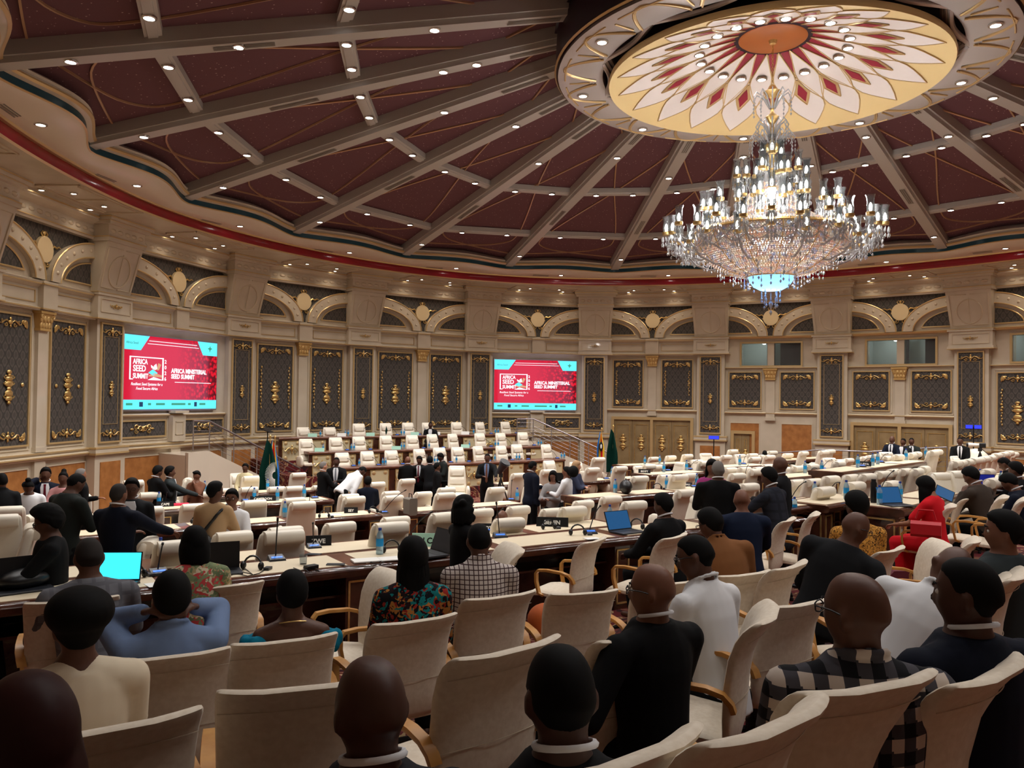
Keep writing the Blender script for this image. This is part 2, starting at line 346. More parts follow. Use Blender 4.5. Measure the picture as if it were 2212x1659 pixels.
# ---- ornaments (shared meshes)
M['discgold'] = mat('disc_pale_gold', srgb(236, 212, 168), .3, .2)
def spiral(mb, cx, cz, r0, turns, a0, sg, y, rad, n=12):
    mb.tube([(cx+r0*(1-.8*i/n)*math.cos(a0+sg*turns*2*math.pi*i/n), y, cz+r0*(1-.8*i/n)*math.sin(a0+sg*turns*2*math.pi*i/n)) for i in range(n+1)], [rad*(1-.4*i/n) for i in range(n+1)], 5)
def orn_spray():
    b = MB()
    for s in (-1, 1):
        b.tube([(s*.05, -.02, .01), (s*.13, -.03, .07), (s*.22, -.03, .04), (s*.30, -.03, -.02), (s*.38, -.03, -.01), (s*.42, -.02, .05)], [.014, .019, .018, .016, .012, .005], 5)
        spiral(b, s*.15, -.03, .06, 1.1, 0 if s > 0 else math.pi, -s, -.03, .016); spiral(b, s*.29, .05, .045, 1, math.pi if s > 0 else 0, s, -.03, .013)
        b.ball((s*.42, -.02, .06), (.02, .015, .035), 6, 4)
    b.ball((0, -.03, .02), (.07, .03, .06), 8, 5); b.ball((0, -.03, .10), (.035, .02, .045), 6, 4); b.ball((0, -.03, -.07), (.03, .02, .04), 6, 4)
    return b.mesh('spray', M['gold'], 50)
def orn_corner():
    b = MB()
    for k in range(4):
        a = math.radians(10+23*k); b.ball((.10*math.cos(a)+.02, -.025, -.10*math.sin(a)-.02), (.062*abs(math.cos(a))+.014, .018, .062*abs(math.sin(a))+.014), 6, 4)
    spiral(b, .08, -.08, .06, 1, 0, 1, -.03, .018)
    return b.mesh('corner_leaf', M['gold'], 50)
def orn_crest():
    b = MB(); z = -.34
    for h, r in ((.06, .05), (.10, .10), (.13, .12), (.07, .06), (.12, .12), (.10, .11), (.06, .05), (.08, .07)): b.ball((0, -.03, z+h/2), (r, .035, h*.55), 8, 5); z += h*.92
    for s in (-1, 1):
        for cz in (-.18, .08, .2): spiral(b, s*.10, cz, .05, 1, 0 if s > 0 else math.pi, -s, -.03, .014)
    return b.mesh('crest', M['gold'], 50)
def orn_garland():
    b = MB()
    for k in range(13):
        z = (k-6)*.10; r = .028 if abs(k-6) > 1 else .05
        b.ball((.012*(-1)**k, -.025, z), (r, .025, .045), 6, 4)
    return b.mesh('garland', M['gold'], 50)
def orn_plaque():
    b = MB()
    for s in (-1, 1):
        spiral(b, s*.10, 0, .10, 1.3, 0 if s > 0 else math.pi, s, -.03, .02); spiral(b, s*.27, .05, .09, 1.2, math.pi if s > 0 else 0, -s, -.03, .018); spiral(b, s*.27, -.06, .08, 1.2, math.pi if s > 0 else 0, s, -.03, .018)
        b.ball((s*.42, -.02, 0), (.08, .02, .03), 6, 4); b.ball((s*.2, -.02, .1), (.05, .02, .02), 6, 4)
    b.ball((0, -.03, 0), (.06, .04, .09), 8, 5)
    return b.mesh('scroll_plaque', M['gold'], 50)
def orn_medal():
    b = MB()
    for s in (-1, 1):
        b.tube([(s*.27, -.03, .05), (s*.36, -.04, .13), (s*.47, -.04, .10), (s*.56, -.03, .15), (s*.66, -.03, .13)], [.02, .028, .024, .02, .006], 5)
        spiral(b, s*.12, -.33, .085, 1.2, 0 if s > 0 else math.pi, -s, -.03, .022); spiral(b, s*.30, -.02, .06, 1, math.pi/2, s, -.03, .016)
        b.tube([(s*.04, -.03, .28), (s*.12, -.03, .37), (s*.05, -.03, .44)], [.02, .02, .008], 5)
    b.ball((0, -.03, .38), (.05, .03, .06), 6, 4); b.ball((0, -.03, .30), (.06, .03, .03), 6, 4)
    return b.mesh('ribbon_scrolls', M['gold'], 50)
def orn_disc():
    b = MB(); n = 24
    b.ext([(.30*math.cos(2*math.pi*i/n), .31*math.sin(2*math.pi*i/n)) for i in range(n)], -.075, 0); return b.mesh('disc', M['discgold'], 30)
def orn_capital():
    b = MB()
    b.add([(-.17, -.12, 0), (.17, -.12, 0), (.17, 0, 0), (-.17, 0, 0), (-.25, -.2, .36), (.25, -.2, .36), (.25, 0, .36), (-.25, 0, .36)], [(3, 2, 1, 0), (4, 5, 6, 7), (0, 1, 5, 4), (1, 2, 6, 5), (2, 3, 7, 6), (3, 0, 4, 7)])
    b.box(-.28, .28, -.23, 0, .36, .42); b.box(-.2, .2, -.15, 0, -.04, .02)
    for r in range(2):
        for k in range(4): x = -.15+.1*k+(r*.0); b.ball((x*(1+.25*r), -.14-.035*r, .09+.15*r), (.05, .03, .085), 6, 4)
    for s in (-1, 1): spiral(b, s*.2, .30, .06, 1.2, math.pi/2, -s, -.2, .022)
    return b.mesh('capital', M['capgold'], 50)
O = dict(spray=orn_spray(), corner=orn_corner(), crest=orn_crest(), garland=orn_garland(), plaque=orn_plaque(), medal=orn_medal(), disc=orn_disc(), capital=orn_capital())
def SCL(x, z, s=1., sz=None, y=0., flipx=False, flipz=False):
    return Matrix.Translation((x, y, z)) @ Matrix.Diagonal((s*(-1 if flipx else 1), 1, (sz or s)*(-1 if flipz else 1), 1))
def panel(par, FR, x0, x1, z0, z1, y, deco):                     # dark damask panel with its gilt border and ornaments
    b = MB(); b.box(x0, x1, y-.02, y, z0, z1); p = ob('dark_panel', b.mesh('dark_panel', M['damask']), par, FR)
    f = MB(); t = .045
    for a in ((x0-t, x1+t, z0-t, z0), (x0-t, x1+t, z1, z1+t), (x0-t, x0, z0, z1), (x1, x1+t, z0, z1)): f.box(a[0], a[1], y-.05, y, a[2], a[3])
    ob('gilt_border', f.mesh('gilt_border', M['goldpaint']), p)
    xm = (x0+x1)/2; zm = (z0+z1)/2; w_ = (x1-x0); yy = y-.02
    if 'f' in deco:
        f = MB(); i = .1
        for a in ((x0+i, x1-i, z0+.45, z0+.46), (x0+i, x1-i, z1-.32, z1-.31), (x0+i, x0+i+.012, z0+.45, z1-.31), (x1-i-.012, x1-i, z0+.45, z1-.31)): f.box(a[0], a[1], yy-.012, yy, a[2], a[3])
        ob('line_frame', f.mesh('line_frame', M['goldpaint']), p)
    if 't' in deco: ob('gold_spray', O['spray'], p, SCL(xm, z1-.20, .95, y=yy)); ob('gold_spray', O['spray'], p, SCL(xm, z0+.22, .95, y=yy, flipz='T' not in deco))
    if 'c' in deco:
        for fx in (0, 1):
            for fz in (0, 1): ob('gold_corner', O['corner'], p, SCL((x1-.07) if fx else (x0+.07), (z0+.07) if fz else (z1-.07), 1.15, y=yy, flipx=bool(fx), flipz=bool(fz)))
    if 'm' in deco: ob('gold_crest', O['crest'], p, SCL(xm, zm-.15, 1.15 if w_ > 1 else .62, y=yy))
    if 'g' in deco:
        for s in (-1, 1): ob('gold_garland', O['garland'], p, SCL(xm+s*(w_/2-.13), zm+.02, 1.0, min(1.15, (z1-z0)/2.4), y=yy))
    if 'b' in deco:
        bb = MB(); bb.ball((0, -.02, 0), (.05, .03, .05), 8, 5); me = bb.mesh('gold_button', M['gold'], 50)
        for s in (-1, 1): ob('gold_button', me, p, SCL(xm+s*(w_/2-.22), zm-.1, 1, y=yy))
    if 'p' in deco: ob('gold_plaque', O['plaque'], p, SCL(xm, zm, .95, y=yy))
    return p
def pilaster(i):
    FR = pil_frame(i); b = MB()
    b.box(-.55, .55, 0, .6, -4.3, 1.95); b.box(-.70, .70, -.12, .6, 2.05, 2.57); b.box(-.60, .60, -.05, .5, -4.3, -1.58)
    b.hexa([(-.66, -.05, 2.65), (.66, -.05, 2.65), (.66, .6, 2.65), (-.66, .6, 2.65), (-.73, -.38, 3.95), (.73, -.38, 3.95), (.73, .6, 3.95), (-.73, .6, 3.95)])
    b.box(-.74, .74, -.42, .6, 4.08, 4.38); b.box(-.77, .77, -.45, .6, 3.95, 4.05); b.box(-.84, .84, -.53, .6, 4.38, 4.46); b.box(-.9, .9, -.6, .6, 4.47, 4.6)
    b.box(-.74, .74, -.16, .6, 1.97, 2.05); b.box(-.74, .74, -.16, .6, 2.57, 2.64); b.box(-.66, .66, -.12, .5, -1.58, -1.42)
    p = ob('pilaster', b.mesh('pilaster', M['wall']), None, FR, kind='structure')
    g = MB()
    for x, y, z0, z1 in ((.78, -.455, 4.05, 4.08), (.855, -.54, 4.46, 4.475), (.755, -.17, 1.945, 1.972), (.76, -.17, 2.635, 2.655), (.67, -.13, -1.45, -1.40), (.67, -.13, -1.60, -1.55), (.91, -.61, 4.54, 4.57)): g.box(-x, x, y, .5, z0, z1)
    ob('gilt_line', g.mesh('gilt_line', M['goldpaint']), p)
    yb = lambda z: -.05-.33*(z-2.65)/1.3-.012
    r = MB(); n = 28; r.tube([(.41*math.cos(2*math.pi*k/n), yb(3.24+.41*math.sin(2*math.pi*k/n)), 3.24+.41*math.sin(2*math.pi*k/n)) for k in range(n)], .022, 6, True)
    for s in (-1, 1):
        pts = [(s*.06, 2.78), (s*.58, 2.78), (s*.63, 3.82), (s*.06, 3.82)]; r.tube([(x, yb(z), z) for x, z in pts], .016, 5)
    r.tube([(0, yb(2.9), 2.9), (0, yb(3.7), 3.7)], .012, 5)
    ob('raised_ring', r.mesh('raised_ring', M['trim'], 50), p)
    q = MB()
    for z0, z1, x0, x1 in ((2.13, 2.15, -.58, .58), (2.47, 2.49, -.58, .58), (2.13, 2.49, -.6, -.58), (2.13, 2.49, .58, .6)): q.box(x0, x1, -.145, -.12, z0, z1)
    ob('raised_frame', q.mesh('raised_frame', M['trim']), p); ob('scroll', O['spray'], p, SCL(0, 2.31, .55, y=-.11))
    panel(p, None, -.40, .38, -1.26, 1.83, -.005, 'ftm')
    wv = MB()
    for k in range(5): wv.ball((-.56+.28*k, -.42, 4.23), (.11, .03, .06), 8, 4)
    ob('frieze_scallop', wv.mesh('frieze_scallop', M['trim'], 50), p)
    d = MB(); d.box(-.40, .40, -.07, -.05, -3.5, -1.8); ob('wood_panel', d.mesh('wood_panel', M['wood_orange']), p)
    return p
SCREENS = []
def wall_bay(i, kind, side):
    FR, L = bay_frame(i); B = L/2-.52; k = B/1.85; b = MB(); H0, H1 = -4.3, 4.62
    win = kind in ('booth', 'boothdoor', 'boothtall')
    if win:
        zb, zt, xw = 1.49, 2.38, 1.17*k
        b.box(-L/2, L/2, 0, .25, H0, zb); b.box(-L/2, L/2, 0, .25, zt, H1); b.box(-L/2, -xw, 0, .25, zb, zt); b.box(xw, L/2, 0, .25, zb, zt)
    else: b.box(-L/2, L/2, 0, .25, H0, H1)
    wl = ob('wall_'+side, b.mesh('wall_'+side, M['wall']), None, FR, kind='structure')
    def part(name, mb, m, y=None, par=wl, sm=False): return ob(name, mb.mesh(name, M[m] if isinstance(m, str) else m, sm), par)
    # frieze, cornice
    f = MB(); f.mold([(0, 3.98), (-.20, 3.98), (-.22, 4.06), (-.18, 4.08), (-.18, 4.36), (-.3, 4.40), (-.42, 4.46), (-.45, 4.6), (0, 4.6)], -B-.1, B+.1); part('cornice_moulding', f, 'wall')
    g = MB(); g.box(-B-.1, B+.1, -.24, 0, 4.04, 4.065); g.box(-B-.1, B+.1, -.46, 0, 4.5, 4.53); part('gilt_line', g, 'goldpaint')
    wv = MB(); nn = int(2*B/.3)
    for q in range(nn): wv.ball((-B+.15+.3*q, -.18, 4.22), (.12, .03, .06), 8, 4)
    part('frieze_scallop', wv, 'trim', sm=50)
    # spandrel and two quarter arches
    s = MB(); s.box(-B-.05, B+.05, -.03, 0, 2.66, 3.98); sp = ob('spandrel', s.mesh('spandrel', M['damask']), wl)
    ob('medallion_disc', O['disc'], sp, SCL(0, 3.40, 1, y=-.03)); ob('ribbon_scroll', O['medal'], sp, SCL(0, 3.40, 1, y=-.03))
    ax_, azr = B-.03, 1.22; cx = B+.08
    for sg in (-1, 1):
        q = lambda ra, rz, n=14: [(sg*(cx-ra*math.cos(t*math.pi/2/n)), 2.66+rz*math.sin(t*math.pi/2/n)) for t in range(n+1)]
        o1, o2 = q(ax_, azr), q(ax_-.36, azr-.36)
        fl = MB(); fl.ext((o2+[(sg*cx, 2.62), (o2[0][0], 2.62)])[::-sg], -.07, -.03); part('quarter_wall', fl, 'wall')
        ar = MB(); ar.strip(o1[::-sg], o2[::-sg], -.2, 0) if sg > 0 else ar.strip(o2, o1, -.2, 0); aro = part('arch_band', ar, 'wall')
        ed = MB(); ed.tube([(x, -.2, z) for x, z in o1], .024, 5); ed.tube([(x, -.2, z) for x, z in o2], .022, 5); ob('gilt_edge', ed.mesh('gilt_edge', M['goldpaint'], 50), aro)
        st = MB()
        for t in range(2, 14, 2): x, z = q(ax_-.18, azr-.18)[t]; st.ball((x, -.2, z), (.05, .035, .05), 8, 5)
        ob('stud', st.mesh('stud', M['trim'], 50), aro, kind='stuff')
        o3 = [(x, z+.0) for x, z in q(ax_-.62, azr-.50)]; xe = sg*(B-.13); pl = [(min(x, xe) if sg > 0 else max(x, xe), max(z, 2.80)) for x, z in o3]+[(xe, 2.80)]
        dk = MB(); dk.ext(pl[::-sg], -.09, -.07); dko = part('quarter_panel', dk, 'damask')
        bd = MB(); bd.tube([(x, -.095, z) for x, z in pl], .026, 5, True); ob('gilt_edge', bd.mesh('gilt_edge', M['goldpaint'], 50), dko)
    # ledge below the arches
    if win:
        f = MB(); f.mold([(0, 2.56), (-.16, 2.58), (-.2, 2.64), (-.1, 2.68), (0, 2.68)], -B, B); part('ledge', f, 'goldpaint')
    else:
        f = MB(); f.mold([(0, 1.92), (-.18, 1.92), (-.20, 1.98), (-.12, 2.02), (-.12, 2.46), (-.2, 2.52), (-.24, 2.60), (-.1, 2.66), (0, 2.66)], -B, B)
        f.box(-.27, .27, -.26, 0, 1.94, 2.62); part('ledge', f, 'wall')
        g = MB()
        for z0, y in ((1.955, -.215), (2.53, -.235)): g.box(-B, B, y, 0, z0, z0+.03); g.box(-.29, .29, y-.06, 0, z0, z0+.03)
        for sg in (-1, 1):
            x0, x1 = sorted((sg*.38, sg*(B-.1)))
            for a in ((x0, x1, 2.10, 2.12), (x0, x1, 2.38, 2.40), (x0, x0+.02, 2.1, 2.4), (x1-.02, x1, 2.1, 2.4)): g.box(a[0], a[1], -.14, -.12, a[2], a[3])
        part('gilt_line', g, 'goldpaint')
    def colonette(zb, zc):
        c = MB(); c.box(-.17, .17, -.09, 0, zb, zc); c.box(-.2, .2, -.11, 0, zb, zb+.12); part('slim_pilaster', c, 'wall'); ob('capital', O['capital'], wl, SCL(0, zc, 1))
    def frames(x0, x1, z0, z1):
        f = MB(); t = .03; o = .1
        for a in ((x0-o, x1+o, z0-o-t, z0-o), (x0-o, x1+o, z1+o, z1+o+t), (x0-o-t, x0-o, z0-o, z1+o), (x1+o, x1+o+t, z0-o, z1+o)): f.box(a[0], a[1], -.025, 0, a[2], a[3])
        part('raised_frame', f, 'trim')
    def rail(z, h=.09):
        f = MB(); f.mold([(0, z-h/2), (-.07, z-h/2), (-.1, z), (-.06, z+h/2), (0, z+h/2)], -B, B); part('rail_moulding', f, 'trim'); g = MB(); g.box(-B, B, -.105, 0, z-.012, z+.012); part('gilt_line', g, 'goldpaint')
    def dado():
        f = MB(); f.mold([(0, -1.60), (-.12, -1.60), (-.16, -1.53), (-.1, -1.48), (-.14, -1.42), (0, -1.40)], -B, B); part('dado_moulding', f, 'trim'); g = MB(); g.box(-B, B, -.165, 0, -1.55, -1.52); g.box(-B, B, -.15, 0, -1.44, -1.415); part('gilt_line', g, 'goldpaint')
        c = MB(); c.box(-.2, .2, -.09, 0, -4.3, -1.6); part('slim_pilaster', c, 'wall'); ob('gold_plaque', O['plaque'], wl, Matrix.Translation((0, -.09, -2.35)) @ Matrix.Rotation(math.pi/2, 4, 'Y') @ Matrix.Diagonal((1, 1, .7, 1)))
        for sg in (-1, 1):
            x0, x1 = sorted((sg*.36, sg*(B-.1))); w_ = MB(); w_.box(x0, x1, -.02, 0, -3.5, -1.78); wo = part('wood_panel', w_, 'wood_orange')
            e = MB()
            for a in ((x0-.03, x1+.03, -1.78, -1.75), (x0-.03, x0, -3.5, -1.78), (x1, x1+.03, -3.5, -1.78)): e.box(a[0], a[1], -.035, 0, a[2], a[3])
            ob('raised_frame', e.mesh('raised_frame', M['trim']), wo)
    def doors(x0, x1, zt, n=2):
        fr = MB(); t = .12
        fr.box(x0-t, x1+t, -.12, 0, zt, zt+t); fr.box(x0-t, x0, -.12, 0, -4.2, zt); fr.box(x1, x1+t, -.12, 0, -4.2, zt)
        w_ = (x1-x0-.1)/n
        if n == 2: fr.box((x0+x1)/2-.06, (x0+x1)/2+.06, -.12, 0, -4.2, zt)
        dr = ob('door_%d' % (10+i), fr.mesh('door_frame', M['goldpaint']), None, FR, kind='structure')
        for q in range(n):
            for h in range(2):
                a = x0+q*(w_+.1)+h*w_/2; lf = MB(); lf.box(a+.005, a+w_/2-.005, -.05, 0, -4.1, zt)
                lo = ob('leaf', lf.mesh('leaf', M['doorwood']), dr); fm = MB(); i_ = .1
                for c in ((a+i_, a+w_/2-i_, zt-.22, zt-.2), (a+i_, a+i_+.02, -3.0, zt-.2), (a+w_/2-i_-.02, a+w_/2-i_, -3.0, zt-.2)): fm.box(c[0], c[1], -.065, -.05, c[2], c[3])
                ob('moulding', fm.mesh('moulding', M['gold']), lo); ob('gold_crest', O['crest'], lo, SCL(a+w_/4, zt-.95, 1, y=-.05))
    if kind in ('tall', 'plain'):
        for sg in (-1, 1):
            x0, x1 = sorted((sg*.37*k, sg*1.62*k)); panel(wl, None, x0, x1, -1.20, 1.75, 0, 'tcmg' if kind == 'tall' else 'tcmb'); frames(x0, x1, -1.2, 1.75)
        colonette(-1.4, 1.50); dado()
    elif kind == 'screen':
        for sg in (-1, 1):
            x0, x1 = sorted((sg*.42, sg*(B-.08))); panel(wl, None, x0, x1, -1.20, -.78, 0, 'p'); frames(x0, x1, -1.2, -.78)
        c = MB(); c.box(-.28, .28, -.2, 0, -1.4, -.62); part('pedestal', c, 'wall'); c = MB()
        for a in ((-.17, .17, -1.2, -1.18), (-.17, .17, -.82, -.8), (-.17, -.15, -1.2, -.8), (.15, .17, -1.2, -.8)): c.box(a[0], a[1], -.22, -.2, a[2], a[3])
        part('raised_frame', c, 'trim'); rail(-.60); dado(); SCREENS.append((FR, B)); c = MB(); c.box(-.3, .3, -.3, -.05, -.55, -.48); part('shelf', c, 'trim')
    elif kind == 'doors':
        for sg in (-1, 1):
            x0, x1 = sorted((sg*.40*k, sg*1.6*k)); panel(wl, None, x0, x1, -.24, 1.72, 0, 'tcg'); frames(x0, x1, -.24, 1.72)
        colonette(-.62, 1.50); rail(-.40); doors(-1.55*k, 1.55*k, -.80)
    elif kind in ('booth', 'boothdoor'):
        for sg in (-1, 1):
            x0, x1 = sorted((sg*.40*k, sg*1.66*k)); panel(wl, None, x0, x1, -.22, 1.20, 0, 'tc'); frames(x0, x1, -.22, 1.2)
        colonette(-.72, .94); rail(1.40, .05); rail(-.43)
        if kind == 'boothdoor': doors(-1.62*k, 1.62*k, -.82)
        else:
            for sg in (-1, 1):
                x0, x1 = sorted((sg*.45*k, sg*1.6*k)); w_ = MB(); w_.box(x0, x1, -.02, 0, -3.6, -.85); wo = part('wood_panel', w_, 'wood_orange'); e = MB()
                for a in ((x0-.03, x1+.03, -.85, -.82), (x0-.03, x0, -3.6, -.85), (x1, x1+.03, -3.6, -.85)): e.box(a[0], a[1], -.035, 0, a[2], a[3])
                ob('raised_frame', e.mesh('raised_frame', M['trim']), wo)
            doors(-1.45*k, -.72*k, -1.28, 1)
    elif kind == 'boothtall':
        for sg in (-1, 1):
            x0, x1 = sorted((sg*.37*k, sg*1.62*k)); panel(wl, None, x0, x1, -1.25, 1.10, 0, 'tcmg'); frames(x0, x1, -1.25, 1.1)
        colonette(-1.4, .94); rail(1.38, .05); dado()
    if win:
        fr = MB(); t = .07
        for a in ((-xw-t, xw+t, zt, zt+t), (-xw-t, xw+t, zb-t, zb), (-xw-t, -xw, zb, zt), (xw, xw+t, zb, zt)): fr.box(a[0], a[1], -.06, .02, a[2], a[3])
        wn = ob('window_%d' % i, fr.mesh('window_frame', M['goldpaint']), None, FR, kind='structure')
        mu = MB(); mu.box(-.13, .13, -.02, .22, zb, zt); ob('mullion', mu.mesh('mullion', M['wall']), wn)
        gp = MB(); gp.box(-xw, -.13, .04, .05, zb, zt); ob('pane', gp.mesh('pane', M['glass']), wn); gp = MB(); gp.box(.13, xw, .04, .05, zb, zt); ob('pane', gp.mesh('pane', M['glass']), wn)
        rm = MB(); rm.box(-xw-.3, xw+.3, 1.6, 1.65, zb-.6, zt+.3); rm.box(-xw-.3, xw+.3, .26, 1.6, zb-.62, zb-.6); rm.box(-xw-.3, xw+.3, .26, 1.6, zt+.3, zt+.32); rm.box(-xw-.32, -xw-.3, .26, 1.6, zb-.6, zt+.3); rm.box(xw+.3, xw+.32, .26, 1.6, zb-.6, zt+.3)
        ob('booth_room', rm.mesh('booth_room', M['boothwall']), wn)
        dk = MB(); dk.box(-.35, -.05, 1.2, 1.25, zb-.6, zt+.1); dk.box(.2 if i == 6 else .55, xw+.1, 1.1, 1.15, zb-.6, zt+.25); ob('dark_curtain', dk.mesh('dark_curtain', M['dark_void']), wn); lb = bpy.data.lights.new('booth_lamp', 'POINT'); lb.energy = 14; lb.color = (.92, 1, .98); lb.shadow_soft_size = .1; ob('booth_lamp', lb, wn, TR(-.4, .8, zt+.1))
    return wl
M['doorwood'] = noisy(mat('door_fawn', srgb(150, 126, 88), .4), srgb(140, 116, 80), srgb(158, 134, 96), 3, 3)
M['boothwall'] = mat('booth_wall', srgb(190, 196, 190), .8)
KIND = {-3: 'plain', -2: 'plain', -1: 'plain', 0: 'plain', 1: 'screen', 2: 'tall', 3: 'tall', 4: 'screen', 5: 'doors', 6: 'booth', 7: 'boothdoor', 8: 'boothtall', 9: 'tall', 10: 'tall', 11: 'plain'}
for i in range(-3, 12): wall_bay(i, KIND[i], 'left' if i < 1 else 'stage' if i < 5 else 'right')
for i in range(-3, 13): pilaster(i)
# plain back wall behind the eye
bk = MB(); pts = [W2[-3]+np.array([-.3, .2]), np.array([-17.9, 2.]), np.array([-18.1, -3.]), np.array([-16., -8.5]), np.array([-11.4, -13.4]), np.array([-5.7, -16.2]), W2[12]+np.array([0, -.3])]
for p, q in zip(pts[:-1], pts[1:]):
    d = unit(q-p)*.1; n = np.array([d[1], -d[0]])*-2
    for P_, Q_ in ((p-d, q+d),): bk.add([(*P_, -4.3), (*Q_, -4.3), (*Q_, 4.62), (*P_, 4.62)], [(0, 1, 2, 3)])
ob('wall_back', bk.mesh('wall_back', M['wall']), None, None, kind='structure')
# ---- floor
def make_floor():
    rows = []; N = 96
    for j in range(26):
        rr = []
        for i in range(N):
            a = 2*math.pi*i/N; r = (WR(a)+.6)*j/25; x, y = r*math.cos(a), r*math.sin(a); rr.append((x, y, floorz(x, y)))
        rows.append(rr)
    b = MB(); b.grid(rows, True); return ob('floor', b.mesh('floor', M['carpet'], True), None, None, kind='structure')

# ================================================================== CEILING
N = 420; AZ = [2*math.pi*i/N-math.pi for i in range(N)]
RA = sorted(math.radians(d) for _, d, _ in RIBS[:20])
def bump(a):
    a = math.atan2(math.sin(a), math.cos(a)); ra = [RA[-1]-2*math.pi]+RA+[RA[0]+2*math.pi]
    for p, q in zip(ra[:-1], ra[1:]):
        if p <= a <= q: t = (a-p)/(q-p); return (.5-.5*math.cos(2*math.pi*t))**.7
    return 0
BU = [bump(a) for a in AZ]; RMA = [RM(a) for a in AZ]; WRA = [WR(a) for a in AZ]
def ringstrip(name, m, prof, parent, smooth=40):                 # prof: list of functions(i)->(r,z)
    b = MB(); b.grid([[(f(i)[0]*math.cos(AZ[i]), f(i)[0]*math.sin(AZ[i]), f(i)[1]) for i in range(N)] for f in prof], True)
    return ob(name, b.mesh(name, M[m], smooth), parent)
ceil = ringstrip('ceiling', 'wall', [lambda i: (WRA[i]+1.2, 4.6), lambda i: (RMA[i]+1.02, 4.58)], None); ceil['kind'] = 'structure'
ringstrip('gilt_lip', 'goldpaint', [lambda i: (RMA[i]+1.06, 4.575), lambda i: (RMA[i]+1.0, 4.54), lambda i: (RMA[i]+.95, 4.57)], ceil)
ringstrip('red_fascia', 'red', [lambda i: (RMA[i]+.96, 4.57), lambda i: (RMA[i]+.93, 4.68), lambda i: (RMA[i]+.96, 4.80)], ceil)
ringstrip('gilt_lip', 'goldpaint', [lambda i: (RMA[i]+.96, 4.80), lambda i: (RMA[i]+.86, 4.79), lambda i: (RMA[i]+.84, 4.83)], ceil)
ED = lambda i, o=0.: RMA[i]+.30-.62*BU[i]+o
ringstrip('cornice_band', 'cornice', [lambda i: (RMA[i]+.85, 4.83), lambda i: (RMA[i]+.62, 4.84), lambda i: (ED(i, .16), 4.92), lambda i: (ED(i, .10), 4.97)], ceil)
ringstrip('gilt_lip', 'goldpaint', [lambda i: (ED(i, .10), 4.965), lambda i: (ED(i, .06), 4.98), lambda i: (ED(i, .08), 5.0)], ceil)
ringstrip('teal_band', 'teal', [lambda i: (ED(i, .09), 4.995), lambda i: (ED(i, .09), 5.13)], ceil)
ringstrip('scalloped_rim', 'cornice', [lambda i: (ED(i, .09), 5.13), lambda i: (ED(i, -.02), 5.15), lambda i: (ED(i, -.07), 5.21), lambda i: (ED(i, .0), 5.26), lambda i: (ED(i, -.04), 5.30), lambda i: (ED(i, .05), 5.36), lambda i: (ED(i, .4), 5.5)], ceil)
ringstrip('gilt_lip', 'goldpaint', [lambda i: (ED(i, -.02), 5.145), lambda i: (ED(i, -.075), 5.175), lambda i: (ED(i, -.07), 5.205)], ceil)
def cone(a, s, dz=0.): r = RM(a)*(1-s); return (r*math.cos(a), r*math.sin(a), 5.15+2.6*s+dz)
ribA = {k: math.radians(d) for k, d, _ in RIBS}; FAB = .34
for k in range(-3, 17):
    a0, a1 = ribA[k], ribA[k+1]
    if a1 > a0: a1 -= 2*math.pi
    b = MB(); ss = [-.035, .05, .14, .25, .38, .5, .62, .75]
    b.grid([[cone(a0+(a1-a0)*t/6, s, FAB) for t in range(7)] for s in ss]); ob('fabric_panel', b.mesh('fabric_panel', M['fabric'], True), ceil)
    # lattice of bronze strips on each panel
    if -2 <= k <= 10:
        st = MB()
        for sg in (-1, 1):
            f = lambda t, s: cone(a0+(a1-a0)*(.5+sg*t), s, FAB-.02)
            P_ = [(.44, .012), (.15, .03), (-.2, .05), (-.36, .085), (-.37, .12), (-.33, .18), (-.22, .27), (-.06, .36), (.14, .455), (.34, .53), (.46, .57)]
            Q = []
            for u0, u1 in zip(P_[:-1], P_[1:]):
                for q in range(4): Q.append((u0[0]+(u1[0]-u0[0])*q/4, u0[1]+(u1[1]-u0[1])*q/4))
            Q.append(P_[-1])
            for _ in range(3): Q = [Q[0]]+[((Q[q-1][0]+2*Q[q][0]+Q[q+1][0])/4, (Q[q-1][1]+2*Q[q][1]+Q[q+1][1])/4) for q in range(1, len(Q)-1)]+[Q[-1]]
            st.tube([f(*q) for q in Q], .026, 4)
            st.tube([f(.46, .60), f(0., .665)], .026, 4)
        ob('bronze_strip', st.mesh('bronze_strip', M['strip'], 50), ceil)
    # ring beams between the ribs
    for kd in (1, 2):
        b = MB(); sa, sb = S(kd, k), S(kd, k+1); w_ = .135
        rows = []; prof = ((-1, FAB), (-1, .20), (-.6, .20), (-.55, .175), (.55, .175), (.6, .20), (1, .20), (1, FAB))
        E0, E1 = ([cone(a, s+o*w_/RM(a), z) for o, z in prof] for a, s in ((a0, sa), (a1, sb)))
        for t in (0, .5, 1): rows.append([tuple(np.array(p)*(1-t)+np.array(q)*t) for p, q in zip(E0, E1)])
        b.grid(rows); ob('ring_beam', b.mesh('ring_beam', M['rib'], 30), ceil)
